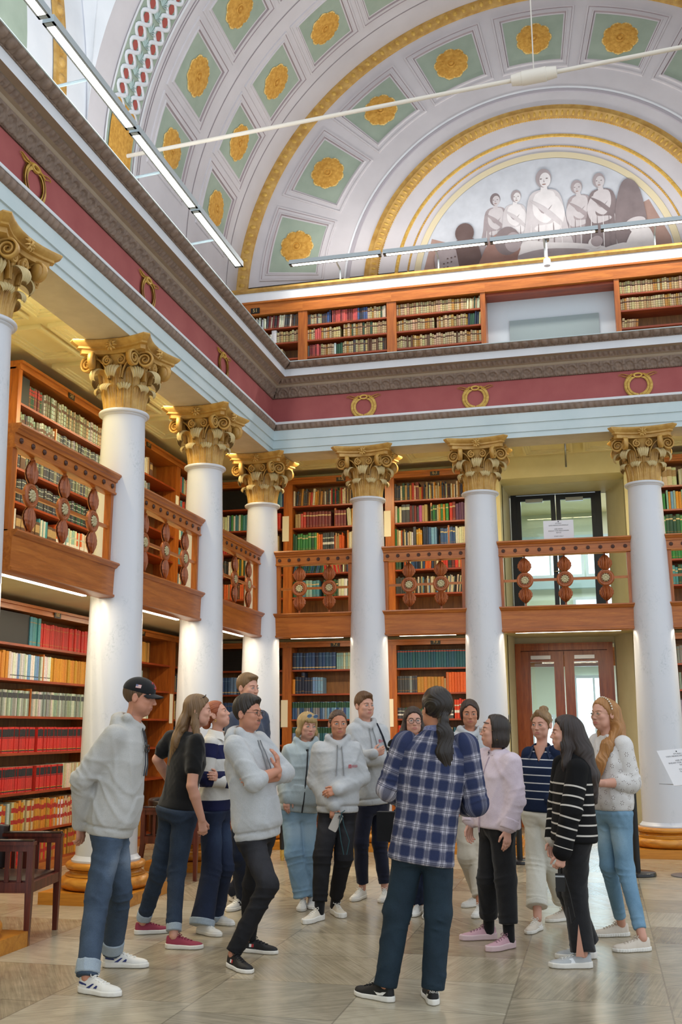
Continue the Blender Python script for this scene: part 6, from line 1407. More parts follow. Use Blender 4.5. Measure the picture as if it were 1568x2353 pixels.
# skeleton joints, metres
SK = {
'P1': (dict(fl=(-3.266,6.705,0.000), tl=(-3.003,6.766,0.000), al=(-3.212,6.718,0.085), fr=(-3.107,6.073,0.000), tr=(-2.844,6.012,0.000), ar=(-3.053,6.060,0.085), nk=(-3.001,6.421,1.577), sr=(-3.027,6.240,1.489), sl=(-3.087,6.586,1.504), er=(-3.220,6.203,1.225), wr=(-3.296,6.349,0.937), el=(-3.271,6.561,1.194), wl=(-3.212,6.349,1.022), hp=(-3.098,6.398,0.950), hr=(-3.066,6.313,0.904), hl=(-3.113,6.497,0.892), kr=(-3.106,6.262,0.516), kl=(-3.096,6.563,0.494)), (-2.945,6.435,1.738)),
'P2': (dict(fl=(-3.529,7.765,0.000), tl=(-3.308,7.920,0.000), al=(-3.484,7.797,0.085), fr=(-3.095,7.345,0.000), tr=(-2.828,7.383,0.000), ar=(-3.041,7.353,0.085), nk=(-3.053,7.626,1.512), sr=(-2.961,7.504,1.441), sl=(-3.256,7.710,1.465), er=(-2.965,7.442,1.120), wr=(-2.902,7.498,0.874), el=(-3.365,7.714,1.303), wl=(-3.316,7.871,1.115), hp=(-3.139,7.605,0.970), hr=(-3.063,7.552,0.917), hl=(-3.210,7.660,0.920), kr=(-3.104,7.531,0.499), kl=(-3.302,7.668,0.486)), (-3.005,7.638,1.669)),
'P3': (dict(fl=(-3.170,8.325,0.000), tl=(-2.903,8.287,0.000), al=(-3.116,8.317,0.085), fr=(-3.090,7.946,0.000), tr=(-2.856,7.811,0.000), ar=(-3.042,7.918,0.085), nk=(-3.038,8.128,1.489), sr=(-3.028,7.976,1.415), sl=(-3.023,8.286,1.425), er=(-3.037,7.922,1.148), wr=(-2.854,8.029,1.111), el=(-2.870,8.251,1.141), wl=(-2.958,7.962,1.163), hp=(-3.037,8.128,0.942), hr=(-3.035,8.046,0.894), hl=(-3.030,8.212,0.889), kr=(-3.025,8.048,0.452), kl=(-2.981,8.224,0.445)), (-3.035,8.129,1.645)),
'P4': (dict(fl=(-2.536,7.365,0.000), tl=(-2.267,7.346,0.000), al=(-2.481,7.361,0.085), fr=(-2.463,6.912,0.000), tr=(-2.262,6.731,0.000), ar=(-2.422,6.875,0.085), nk=(-2.446,7.119,1.487), sr=(-2.456,6.942,1.418), sl=(-2.402,7.295,1.437), er=(-2.302,6.907,1.182), wr=(-2.189,7.100,1.250), el=(-2.194,7.284,1.225), wl=(-2.290,7.003,1.183), hp=(-2.363,7.140,0.883), hr=(-2.369,7.046,0.833), hl=(-2.343,7.237,0.828), kr=(-2.207,6.951,0.510), kl=(-2.413,7.251,0.469)), (-2.424,7.125,1.636)),
'P5': (dict(fl=(-3.365,9.466,0.000), tl=(-3.174,9.275,0.000), al=(-3.326,9.427,0.085), fr=(-3.096,9.135,0.000), tr=(-3.188,8.881,0.000), ar=(-3.114,9.083,0.085), nk=(-3.011,8.791,1.687), sr=(-3.063,8.624,1.611), sl=(-2.931,8.965,1.628), er=(-3.085,8.588,1.341), wr=(-3.013,8.585,1.100), el=(-2.913,9.021,1.354), wl=(-2.880,8.978,1.082), hp=(-2.979,8.799,0.992), hr=(-2.996,8.713,0.939), hl=(-2.960,8.886,0.935), kr=(-3.042,8.732,0.483), kl=(-2.922,8.865,0.471)), (-2.999,8.794,1.883)),
'P6': (dict(fl=(-2.591,9.373,0.000), tl=(-2.481,9.126,0.000), al=(-2.568,9.322,0.085), fr=(-2.611,9.262,0.000), tr=(-2.573,8.995,0.000), ar=(-2.603,9.208,0.085), nk=(-2.598,9.262,1.404), sr=(-2.730,9.209,1.328), sl=(-2.489,9.340,1.349), er=(-2.822,9.259,1.108), wr=(-2.708,9.102,0.940), el=(-2.436,9.405,1.123), wl=(-2.425,9.253,0.922), hp=(-2.657,9.248,0.863), hr=(-2.716,9.213,0.798), hl=(-2.605,9.291,0.801), kr=(-2.680,9.180,0.453), kl=(-2.562,9.271,0.453)), (-2.587,9.265,1.551)),
'P7': (dict(fl=(-2.289,9.015,0.000), tl=(-2.134,8.794,0.000), al=(-2.257,8.970,0.085), fr=(-2.289,8.709,0.000), tr=(-2.390,8.459,0.000), ar=(-2.309,8.658,0.085), nk=(-2.192,8.837,1.428), sr=(-2.341,8.800,1.359), sl=(-2.074,8.906,1.357), er=(-2.399,8.817,1.090), wr=(-2.187,8.673,0.902), el=(-1.998,8.935,1.117), wl=(-2.153,8.661,1.033), hp=(-2.197,8.835,0.915), hr=(-2.257,8.800,0.853), hl=(-2.134,8.871,0.850), kr=(-2.297,8.708,0.493), kl=(-2.144,8.828,0.476)), (-2.191,8.837,1.571)),
'P8': (dict(fl=(-2.002,9.880,0.000), tl=(-1.974,9.611,0.000), al=(-1.996,9.825,0.085), fr=(-2.195,9.882,0.000), tr=(-2.265,9.621,0.000), ar=(-2.209,9.829,0.085), nk=(-2.161,9.813,1.574), sr=(-2.264,9.726,1.510), sl=(-2.037,9.925,1.508), er=(-2.292,9.678,1.255), wr=(-2.036,9.555,1.302), el=(-1.963,9.881,1.250), wl=(-2.106,9.569,1.243), hp=(-2.107,9.826,0.902), hr=(-2.162,9.771,0.842), hl=(-2.052,9.880,0.836), kr=(-2.202,9.751,0.505), kl=(-2.044,9.841,0.499)), (-2.171,9.810,1.741)),
'P9': (dict(fl=(-1.492,9.131,0.000), tl=(-1.445,8.865,0.000), al=(-1.482,9.077,0.085), fr=(-1.549,9.217,0.000), tr=(-1.605,8.953,0.000), ar=(-1.560,9.163,0.085), nk=(-1.605,9.100,1.446), sr=(-1.735,9.047,1.384), sl=(-1.473,9.173,1.382), er=(-1.777,9.088,1.111), wr=(-1.690,8.976,0.902), el=(-1.451,9.189,1.102), wl=(-1.530,8.963,0.933), hp=(-1.593,9.103,0.894), hr=(-1.648,9.068,0.838), hl=(-1.533,9.148,0.834), kr=(-1.628,9.042,0.429), kl=(-1.475,9.131,0.423)), (-1.580,9.106,1.595)),
'P10': (dict(fl=(-1.225,6.241,0.000), tl=(-1.481,6.377,0.000), al=(-1.274,6.267,0.085), fr=(-0.989,6.217,-0.000), tr=(-1.059,6.498,0.000), ar=(-1.002,6.270,0.085), nk=(-0.957,6.313,1.505), sl=(-1.143,6.298,1.434), sr=(-0.794,6.353,1.423), el=(-1.246,6.284,1.180), wl=(-1.195,6.522,1.100), er=(-0.737,6.366,1.095), wr=(-0.862,6.604,1.052), hp=(-1.045,6.291,0.884), hl=(-1.131,6.291,0.833), hr=(-0.962,6.301,0.831), kl=(-1.205,6.293,0.483), kr=(-0.967,6.310,0.484)), (-0.953,6.314,1.644)),
'P11': (dict(fl=(-1.049,9.257,0.000), tl=(-1.073,8.988,0.000), al=(-1.054,9.202,0.085), fr=(-1.073,9.698,0.000), tr=(-1.264,9.507,0.000), ar=(-1.112,9.659,0.085), nk=(-1.127,9.420,1.495), sr=(-1.260,9.387,1.424), sl=(-1.012,9.479,1.415), er=(-1.305,9.407,1.138), wr=(-1.247,9.329,0.920), el=(-0.985,9.506,1.128), wl=(-1.033,9.381,0.919), hp=(-1.151,9.414,0.890), hr=(-1.205,9.401,0.827), hl=(-1.096,9.448,0.826), kr=(-1.171,9.347,0.451), kl=(-1.095,9.407,0.447)), (-1.122,9.421,1.659)),
'P12': (dict(fl=(-0.671,7.939,0.000), tl=(-0.837,7.726,0.000), al=(-0.705,7.895,0.085), fr=(-0.824,8.191,0.000), tr=(-1.081,8.108,0.000), ar=(-0.877,8.174,0.085), nk=(-0.756,8.043,1.362), sl=(-0.646,7.926,1.283), sr=(-0.862,8.162,1.308), el=(-0.620,7.871,1.014), wl=(-0.687,7.834,0.810), er=(-0.950,8.161,1.030), wr=(-0.985,8.070,0.824), hp=(-0.780,8.038,0.858), hl=(-0.736,7.966,0.812), hr=(-0.827,8.108,0.808), kl=(-0.720,7.949,0.453), kr=(-0.862,8.079,0.438)), (-0.777,8.038,1.503)),
'P13': (dict(fl=(-0.299,9.128,0.000), tl=(-0.506,8.954,0.000), al=(-0.341,9.092,0.085), fr=(-0.524,8.661,0.000), tr=(-0.629,8.412,0.000), ar=(-0.545,8.610,0.085), nk=(-0.475,8.843,1.398), sr=(-0.574,8.850,1.318), sl=(-0.361,8.820,1.333), er=(-0.619,8.911,1.086), wr=(-0.584,9.043,0.932), el=(-0.349,8.853,1.098), wl=(-0.425,8.711,0.956), hp=(-0.496,8.838,0.892), hr=(-0.549,8.856,0.829), hl=(-0.436,8.822,0.833), kr=(-0.555,8.824,0.468), kl=(-0.441,8.872,0.465)), (-0.465,8.846,1.555)),
'P14': (dict(fl=(-0.129,7.386,0.000), tl=(-0.393,7.330,0.000), al=(-0.183,7.375,0.085), fr=(-0.102,7.687,0.000), tr=(-0.366,7.631,0.000), ar=(-0.156,7.676,0.085), nk=(-0.193,7.519,1.362), sl=(-0.160,7.373,1.256), sr=(-0.266,7.635,1.276), el=(-0.211,7.309,0.994), wl=(-0.286,7.291,0.723), er=(-0.315,7.654,1.003), wr=(-0.352,7.584,0.775), hp=(-0.209,7.516,0.856), hl=(-0.192,7.437,0.810), hr=(-0.230,7.593,0.805), kl=(-0.218,7.451,0.451), kr=(-0.262,7.585,0.442)), (-0.234,7.509,1.489)),
'P15': (dict(fl=(0.266,8.018,0.000), tl=(0.016,7.917,0.000), al=(0.215,7.998,0.085), fr=(0.135,8.525,0.000), tr=(-0.126,8.455,0.000), ar=(0.082,8.511,0.085), nk=(0.059,8.232,1.481), sl=(0.160,8.154,1.405), sr=(-0.021,8.336,1.422), el=(0.200,8.143,1.136), wl=(-0.024,8.006,1.135), er=(-0.061,8.306,1.152), wr=(-0.127,8.084,1.130), hp=(0.058,8.232,0.962), hl=(0.110,8.183,0.898), hr=(0.014,8.293,0.900), kl=(0.126,8.187,0.531), kr=(0.013,8.283,0.528)), (0.032,8.226,1.629)),
}
# ---------------------------------------------------------------- the fifteen people
def shell(q, t=0., tz=0.): return elli(q, (0, -.016, .036+tz*.5), (.078+t, .101+t, .088+t+tz*.5))
def face_cut(q, d, c=.022, a=.8, b=.6, k=.01): return smx(d, a*q[:, 1]-b*q[:, 2]-c, k)
def nape_cut(q, d, z0=-.06, sl=.55): return smx(d, z0+(q[:, 1]+.08)*sl-q[:, 2], .008)
def tress(q, pts, rs, flat=None, k=.02):
    d = None
    for i in range(len(pts)-1):
        e = cone(q, pts[i], pts[i+1], rs[i], rs[i+1], flat); d = e if d is None else sm(d, e, k)
    return d
def short(t=.006, tz=.012, front=.01, c=.016):
    def fn(q, p):
        d = shell(q, t*(.35+.65*1.), tz); d = sm(d, elli(q, (0, .045, .098), (.055, .05, .018+front)), .02); return nape_cut(q, face_cut(q, d, c))
    return fn
XA, YA = A((1., 0, 0)), A((0, 1., 0))
HG = cloth('hoodie_grey', 'a3a6a9', 'c2c4c6'); HG2 = cloth('hoodie_warm_grey', 'a1a19f', 'bcbbb9'); HG3 = cloth('hoodie_blue_grey', '96a3a8', 'b3bfc2')
BLK = cloth('black_jersey', '0d0d0f', '191a1d', blotch=9.); BDEN = denim('black_denim', '121215', '202024', '333338'); NAVY = cloth('navy_trousers', '121526', '1e2236'); BLKT = cloth('black_trousers', '131315', '222225')
D1 = denim('denim_mid', '2b3747', '4a5a6f', '8391a3'); D2 = denim('denim_dark', '1c2635', '314055', '52647c'); D3 = denim('denim_navy', '141b2c', '202b44', '33435e'); D4 = denim('denim_pale', '6d8da8', '8fadc4', 'acc4d4'); D5 = denim('denim_sky', '5d819c', '80a2ba', 'a9c3d2'); D6 = denim('denim_petrol', '17242f', '263845', '3c5161')
CUFF = cloth('denim_reverse', '7e8d9b', 'a3afba'); WHT = cloth('cream_trousers', 'c5c2b6', 'dad8ce', blotch=5.); BEI = cloth('beige_trousers', 'b5ab9a', 'cbc2b2', blotch=5.)
SW = plain('shoe_white', 'd9d7d2', .55); SOLW = plain('sole_white', 'dddad3', .6); SCR = plain('shoe_cream', 'd4cbbb', .6); SBK = plain('shoe_black', '17171a', .6); LW = plain('lace_white', 'e2e0da', .8); LB = plain('lace_black', '18181a', .8); SGR = plain('shoe_grey_silver', 'a9acae', .45, .15); SPK = plain('shoe_pink', 'c39aa4', .6); SRD = plain('shoe_raspberry', '8f3348', .7); SNV = plain('mark_navy', '232f6b', .5); MW = plain('mark_white', 'e8e6e2', .5); SBE = plain('shoe_beige', 'cfc4b6', .65)
CORD = plain('cord_grey', '83868a', .8); CORDD = plain('cord_dark', '3f4248', .8); FRM = plain('frame_dark', '241c18', .3); FRMG = plain('frame_gold', 'b08d62', .3, .6); REDL = plain('logo_red', 'b5454f', .7); RING = plain('gold_ring', 'd2ab5a', .25, .9)
SKA, SKB, SKC = skin('a', 'c08a72'), skin('b', 'c99a86', 'bd7a70'), skin('c', 'bb8468')
def sk(n): J, h = SK[n]; return J
def logo(P_, w=.10, z=-.17, x=-.085, text=True):
    """small red emblem with a line of lettering on the chest"""
    mb = MB(); put = lambda u, v: P_.front(u, v, .0025)
    for a, b, c, e in ((0, .024, 0, .007), (0, .007, -.024, 0), (.017, .024, -.024, 0), (.008, .013, -.015, -.007)): mb.add([put(x-a, z+c), put(x-b, z+c), put(x-b, z+e), put(x-a, z+e)], [(0, 1, 2, 3)])
    for r_ in range(3):
        for k in range(6): mb.add([put(x-.03-k*.009, z-.002-r_*.007), put(x-.036-k*.009, z-.002-r_*.007), put(x-.036-k*.009, z+.002-r_*.007), put(x-.03-k*.009, z+.002-r_*.007)], [(0, 1, 2, 3)])
    P_.mb('chest_emblem', mb, REDL, None, 0)
def chest_of(P_, secs, amp=.007): T = P_.torso(secs); P_.chest = lambda p: T(p)[0]-amp
def mk(n, label, head, **kw):
    J, h = SK[n]; return Person(label, J, (h,)+head, **kw)

# 1 capped man
p = mk('P1', 'man in black cap and grey hoodie, hands clasped behind his back, at left', (9, -9, 0, 1.0))
p.make_body(SKA, dict(r=dict(n=(-.4, -.9, 0), d=(-.05, .15, -1), curl=(.4, .5, .4)), l=dict(n=(-1, -.1, 0), d=(.15, -.95, .05), curl=(.25, .4, .4))), stub=.22); p.face('4a3526', '6b7a80')
S_ = hoodie_secs(.185, .195, .178, .145, -.13, .012); chest_of(p, S_)
o = p.top('hoodie', HG2, S_, (.078, .066, .05), hood=True, pocket=(.27, .17), cuffs=True, hem=.007, amp=.006); p.cords(CORDD, .135, .30, .035)
p.trousers('jeans', D1, .165, .175, .118, (.105, .076, .068), cut=.0, knee=.009, amp=.006); p.rollup(CUFF, .073, .075, .02)
for q in 'rl': p.shoe(q, 'low', (SW, SOLW, LW), .305, .032, marks=[('vector', SNV), ('vector2', SNV), ('collar', SNV)])
p.hair('hair', hair_mat('lightbrown', '3d2c1f', '6d5138'), lambda q, P: nape_cut(q, face_cut(q, shell(q, .004, 0), .012), -.055))
def capf(q, P):
    d = elli(q, (0, -.014, .048), (.087, .110, .086)); d = smx(d, .034-.10*q[:, 1]-q[:, 2], .006); return d
co_ = p.hair('cap', cloth('cap_black', '0f1013', '1c1d21'), capf, amp=0.)
mb = MB(); P_ = []
for u in np.linspace(-1, 1, 19):
    w = sqrt(max(0, 1-u*u)); P_.append([(u*.078, .072+.0+q*(.085*w)-.03*u*u*(1-q), .040-.022*u*u-q*.012) for q in np.linspace(0, 1, 9)])
Pt = A(P_); Pb = Pt.copy(); Pb[:, :, 2] -= .004; mb.grid(Pt, flip=True); mb.grid(Pb); mb.xf(lambda v: p.tw(v)); p.mb('brim', mb, MATS['cap_black'], co_)
def on_head(P_, fn, u0, v0, pts):
    out = []
    for a, b in pts:                           # (y, z) on the right-hand side of the head
        x = np.linspace(.13, .02, 111); d = fn(np.stack([x, np.full_like(x, u0+a), np.full_like(x, v0+b)], 1), None); i = np.argmax(d < 0); out.append(P_.tw((x[i]+.0030, u0+a, v0+b)))
    return out
mb = MB(); 
for i in range(7): mb.add(on_head(p, capf, .0, .06, [(-.018, i*.0032), (.018, i*.0032), (.018, (i+1)*.0032), (-.018, (i+1)*.0032)]), [(0, 1, 2, 3)], i % 2)
mb.add(on_head(p, lambda q, P: capf(q, P)-.0006, .0, .06, [(-.018, .0115), (-.003, .0115), (-.003, .0224), (-.018, .0224)]), [(0, 1, 2, 3)], 2); p.mb('flag_patch', mb, [plain('patch_red', 'b06a6c', .7), plain('patch_white', 'd4cfcd', .7), plain('patch_blue', '6d6f90', .7)], co_, 0)
mb = MB(); pts = []
for a in np.linspace(.4, 5.6, 14):
    x, z = .004+.020*cos(a), .088+.020*sin(a); y = np.linspace(.13, .02, 111); d = capf(np.stack([np.full_like(y, x), y, np.full_like(y, z)], 1), None); pts.append(p.tw((x, y[np.argmax(d < 0)]+.001, z)))
mb.tube(pts, .0035, 6); p.mb('cap_emblem', mb, plain('emblem_red', 'a83a44', .6), co_)
g = MB(); b0 = p.front(0, -.15, .008)-p.fw*.006
for u in (-1, 1): g.tube([b0+p.sr*(u*.032+.024*cos(a))+p.fw*.01+A((0, 0, .022*sin(a)-.02)) for a in np.arange(14)*2*pi/14], .004, 5, closed=True)
g.tube([b0+A((0, 0, .02)), b0+A((0, 0, .06))], .003, 5); p.mb('hanging_sunglasses', g, FRM)

# 2 woman in black tee
p = mk('P2', 'woman with long fair hair in black tee and blue jeans, hand on hip', (20, -3, 0, .97), fem=True)
p.make_body(SKB, dict(r=dict(n=(-1, .2, 0), curl=(.45, .6, .5), d=(.0, .2, -1)), l=dict(n=(.3, -.9, .0), d=(.5, .6, -.6))), bare=dict(r=2, l=2)); p.face('6b4e36', '6d7f86')
S_ = [(-.05, .172, .122, .138, 0), (.10, .155, .112, .12, 0), (.34, .148, .115, .11, 0), (.60, .172, .138, .115, 0), (.82, .178, .095, .105, -.005), (.94, .115, .075, .08, -.01), (1.0, .072, .062, .07, -.01)]
p.top('tee', BLK, S_, (.062, .060, .05), upto=-.62, amp=.004)
p.trousers('jeans', D2, .155, .185, .128, (.108, .068, .052), cut=.0, crop=.04, knee=.006); p.rollup(CUFF, .056, .055, .03)
for q in 'rl': p.shoe(q, 'run', (SRD, SOLW, plain('lace_raspberry', '7d2c40', .8)), .27, .036, marks=[('heelblock', SRD)])
def h2(q, P):
    d = face_cut(q, shell(q, .008, .004), .018, .8, .5); d = nape_cut(q, d, -.16, .2); d = sm(d, tress(q, [(0, -.07, .02), (.0, -.115, -.12), (.0, -.15, -.24), (-.02, -.19, -.42)], [.075, .085, .085, .03], (YA, .5)), .03)
    d = sm(d, tress(q, [(.062, -.02, .03), (.082, -.02, -.10), (.11, .02, -.22), (.12, .06, -.38)], [.025, .028, .032, .012], (XA, .6)), .02); return sm(d, tress(q, [(-.06, -.02, .03), (-.08, -.04, -.12), (-.09, -.06, -.3)], [.025, .035, .015]), .02)
p.hair('hair', hair_mat('darkblonde', '4d3826', '8a6b48'), h2, (-.2, -.3, -.47), (.2, .13, .19), amp=.003)
mb = MB()
for u in (-1, 1): mb.tube([p.tw(v) for v in ((u*.07, .0, .085), (u*.04, .045, .118), (0, .05, .13))], .004, 6)
p.mb('hair_glasses', mb, FRM)

# 3 red-haired woman
p = mk('P3', 'red-haired woman in navy and white striped rugby shirt looking up', (6, 20, 0, .95), fem=True)
p.make_body(SKB, dict(r=dict(n=(0, -1, 0), d=(-.6, .5, .3), curl=(.5, .5, .3)), l=dict(n=(0, -1, 0), d=(.9, .1, .1))), jaw=.97); p.face('8a4a26', '5f8088')
S_ = hoodie_secs(.160, .168, .160, .115, -.10, .0, .066)
def rugby(k, u, v): return k.ramp(k.math('DIVIDE', v, .8), [(0, 'd3d1cc'), (.10, '20234a'), (.235, 'd3d1cc'), (.375, '20234a'), (.505, 'd3d1cc'), (.635, '1d2144')], 'CONSTANT')
p.top('rugby_shirt', patt('rugby_stripes', rugby), S_, (.066, .058, .044), amp=.004, split=True)
p.collar(cloth('collar_white', 'cfcdc8', 'dcdad6'), .060, .045, .055, .45, .03, .035)
p.trousers('jeans', D3, .15, .172, .118, (.10, .076, .093), cut=.03, knee=.004); p.rollup(CUFF, .098, .05, -.03)
for q in 'rl': p.shoe(q, 'low', (SW, SOLW, LW), .27, .034)
p.hair('hair', hair_mat('red', '6b2f16', 'a9562a'), lambda q, P: sm(sm(nape_cut(q, face_cut(q, shell(q, .004, .001), .016, .8, .5), -.07, .45), ball(q, (0, -.115, -.045), .038), .015), ball(q, (.055, .02, .0), .0), .001), strand='back', amp=.002)
mb = MB(); mb.tube([p.tw((.083+.004*sin(a), -.008+.007*cos(a), -.048+.009*sin(a))) for a in np.arange(10)*2*pi/10], .002, 5, closed=True); p.mb('earring', mb, RING)

# 4 man with moustache
p = mk('P4', 'man with moustache and glasses in grey hoodie and black jeans, arms crossed', (-14, 0, 0, 1.0))
p.make_body(SKA, dict(r=dict(n=(.2, -1, 0), d=(.05, -.1, 1), curl=(.25, .35, .3)), l=dict(n=(0, -1, 0), d=(.9, -.3, .05), curl=(.3, .3, .3))), bare=dict(r=1, l=1), stub='moustache'); p.face('241a14', '4d3a2a')
S_ = hoodie_secs(.182, .192, .175, .142, -.16, .02); chest_of(p, S_)
p.top('hoodie', HG, S_, (.078, .068, .056), upto=.22, hood=True, pocket=(.27, .16), hem=.007, amp=.006); p.cords(CORD, .14, .24, .03); logo(p, z=-.17)
p.trousers('jeans', BDEN, .16, .172, .122, (.105, .070, .055), cut=-.01, knee=.008)
for q in 'rl': p.shoe(q, 'run', (SBK, SOLW, LB), .285, .03, marks=[('flag_w', MW), ('flag_r', plain('mark_red', 'b02a30', .5))])
p.hair('hair', hair_mat('black', '15110f', '352a24'), short(.006, .018, .012, .015), amp=.003)
p.glasses(FRM, .021, .0195, thick=.0017)

# 5 tall man behind
p = mk('P5', 'tall man with short light brown hair standing behind the man with moustache', (-24, -4, 0, 1.0), hv=.0036)
p.make_body(SKB, dict(r=dict(n=(-1, 0, 0)), l=dict(n=(1, 0, 0)))); p.face('6d4f36', '7d8f98', lid=.001)
p.top('jacket', cloth('slate_jersey', '3a4152', '4b5264'), hoodie_secs(.165, .185, .178, .13, -.12, 0., .08), (.074, .062, .046), amp=.004)
p.trousers('jeans', D3, .155, .168, .118, (.10, .074, .060), cut=.0)
for q in 'rl': p.shoe(q, 'low', (SW, SOLW, LW), .29, .032, marks=[('bands', SBK)])
p.hair('hair', hair_mat('sandy', '4a3522', '86663f'), short(.004, .014, .008, .014), amp=.002)

# 6 blonde woman
p = mk('P6', 'blonde woman in grey zipped hoodie, sunglasses pushed up on her head', (-50, -4, 4, .96), fem=True, hv=.0034)
p.make_body(SKB, dict(r=dict(n=(-.5, -.5, 0), d=(.3, .3, -.8)), l=dict(n=(1, 0, 0)))); p.face('7a5a3c', '6d7d74')
S_ = hoodie_secs(.178, .182, .160, .138, -.10, .012, .072)
p.top('hoodie', HG3, S_, (.076, .068, .05), hood=True, cuffs=True, pocket=(.24, .17), hem=.007, amp=.006); T = p.torso(S_); n_ = p.J['nk']
chest_of(p, S_, .012); mb = MB(); mb.tube([p.front(0, z, .004) for z in np.linspace(-.06, -.60, 24)], .0060, 6, flat=.6); p.mb('zip', mb, plain('zip_dark', '26272a', .4, .4))
mb = MB(); mb.tube([n_+p.fw*.08+A((0, 0, -.06)), n_+p.fw*.095+A((0, 0, -.10))], [.028, .012], 8); p.mb('tee', mb, BLK)
p.trousers('jeans', D4, .15, .178, .122, (.105, .080, .078), cut=-.01, knee=.006)
for q in 'rl': p.shoe(q, 'low', (SW, SOLW, LW), .265, .036)
def h6(q, P):
    d = face_cut(q, shell(q, .013, .005), .034, .85, .42); d = nape_cut(q, d, -.13, .3); d = sm(d, tress(q, [(.07, .01, .05), (.082, .0, -.05), (.085, -.01, -.115)], [.02, .026, .014]), .02); d = sm(d, tress(q, [(-.07, .01, .05), (-.082, .0, -.05), (-.085, -.02, -.13)], [.02, .028, .014]), .02)
    return sm(d, elli(q, (0, .083, .062), (.062, .016, .026)), .014)
p.hair('hair', hair_mat('blonde', '7d6238', 'c4a670'), h6, amp=.003)
p.glasses(plain('sunglass_frame', 'c8d4dc', .2, .6), .024, .021, dy=-.005, dz=.100, tilt=-.55, name='sunglasses', lensm=plain('blue_lens', '6f93c0', .1, .3), arms=False)

# 7 woman with phone
p = mk('P7', 'woman in grey hoodie and black jeans holding a phone, hair tied back', (-64, -3, 0, .96), fem=True)
p.make_body(SKC, dict(r=dict(n=(0, -.3, -.9), d=(.05, .25, -1), curl=(.5, .7, .5)), l=dict(n=(.1, -.8, -.4), d=(.8, .2, -.2), curl=(.45, .5, .4)))); p.face('4d3524', '5d6a70')
S_ = hoodie_secs(.178, .180, .158, .132, -.15, .01, .07); chest_of(p, S_)
p.top('hoodie', HG, S_, (.074, .066, .052), hood=True, cuffs=True, hem=.007, amp=.006); p.cords(CORD, .125, .24, .03); logo(p, z=-.20, x=-.075)
p.trousers('jeans', BDEN, .15, .172, .118, (.104, .076, .060), crop=.06, cut=.0, knee=.006)
for q in 'rl':
    k_, a_ = p.J['k'+q], p.J['a'+q]; f = lambda P: cone(P, a_+A((0, 0, -.02)), a_+unit(k_-a_)*.10, .041, .045)
    p.put('sock', [mesh_sdf(f, np.minimum(a_, k_)-.12, np.maximum(a_, k_)+.1, .008)], BLK); p.shoe(q, 'chunky', (SCR, SOLW, LW), .285, .045, 'ridged')
p.hair('hair', hair_mat('brown', '2e1f16', '5c4230'), lambda q, P: sm(nape_cut(q, face_cut(q, shell(q, .004, .001), .014, .8, .52), -.08, .45), elli(q, (0, -.118, -.03), (.03, .03, .045)), .015), strand='back', amp=.002)
w_ = p.J['wr']; ph = tag(empty('phone', tuple(w_+p.fw*.07+p.sr*(-.005)+A((0, 0, -.125)))), 'grey-cased phone held in the hand of the woman with tied-back hair', 'phone')
ph.rotation_euler = (radians(8), radians(-28), math.atan2(p.sr[1], p.sr[0])); b = MB(); b.extrude([(x*(.036), z*.074) for x, z in ((-1, -.9), (-.85, -1), (.85, -1), (1, -.9), (1, .9), (.85, 1), (-.85, 1), (-1, .9))], -.004, .004).xf(lambda v: np.stack([v[:, 0], v[:, 2], v[:, 1]], 1)); b.build('case', plain('phone_case', 'a8a29a', .4), ph, 0)
b = MB(); b.box(-.028, .002, .004, .0065, .036, .066); b.build('camera_plate', plain('phone_plate', '77736e', .3), ph, 0); b = MB()
for x, z in ((-.020, .059), (-.020, .044), (-.006, .052)): b.lathe([(.0055, 0), (.0055, .0015), (.001, .0015)], 12, (x, z, .0065), cap=False)
b.xf(lambda v: np.stack([v[:, 0], v[:, 2], v[:, 1]], 1)); b.build('camera_lens', M_BLACK, ph)
b = MB(); q0 = w_+p.fw*.09-p.sr*.05+A((0, 0, -.05))
for u in (-1, 1): b.tube([q0, q0+p.sr*(.02*u)+A((0, 0, -.10)), q0+p.sr*(.035*u-.03)+A((0, 0, -.22)), q0+p.sr*(-.03+.012*u)+A((0, 0, -.33))], .004, 6)
b.tube([q0+p.sr*.06, q0, q0-p.sr*.03+A((0, 0, .02))], .004, 6); tag(b.build('lanyard', plain('lanyard_teal', '24474f', .6)), 'dark teal lanyard loop dangling from the hand that holds the phone', 'lanyard')

# 8 young man, arms crossed
p = mk('P8', 'young man in grey hoodie with crossed arms and a dark bag strap', (-44, 0, 0, 1.0), hv=.0034)
p.make_body(SKB, dict(r=dict(n=(0, -1, 0), d=(-.7, .1, .25)), l=dict(n=(0, -1, 0), d=(.8, -.3, 0))), jaw=1.03); p.face('4d3524', '6a767c')
S_ = hoodie_secs(.172, .188, .172, .13, -.10, 0., .078); chest_of(p, S_)
p.top('hoodie', HG, S_, (.074, .064, .052), hood=True, cuffs=True, hem=.007, amp=.006); p.cords(CORD, .125, .2, .03); logo(p, z=-.15, x=-.06)
mb = MB(); n_ = p.J['nk']; q_ = [p.front(-.105-.01*k, -.075-.05*k, .006) for k in range(5)]; mb.tube([n_-p.sr*.11-p.fw*.10+A((0, 0, -.04)), n_-p.sr*.11-p.fw*.03+A((0, 0, .005)), n_-p.sr*.105+p.fw*.035+A((0, 0, -.005))]+q_, .017, 8, flat=.3, up=tuple(p.sr)); p.mb('bag_strap', mb, plain('strap_navy', '1f2430', .7))
mb = MB(); mb.tube([n_+p.fw*.075*cos(a)+p.sr*.07*sin(a)+A((0, 0, .005-.035*max(0, cos(a)))) for a in np.arange(16)*2*pi/16], .012, 6, closed=True); p.mb('tee', mb, cloth('collar_white', 'cfcdc8', 'dcdad6'))
p.trousers('trousers', NAVY, .155, .166, .115, (.098, .070, .054), crop=.05, cut=.0, knee=.006)
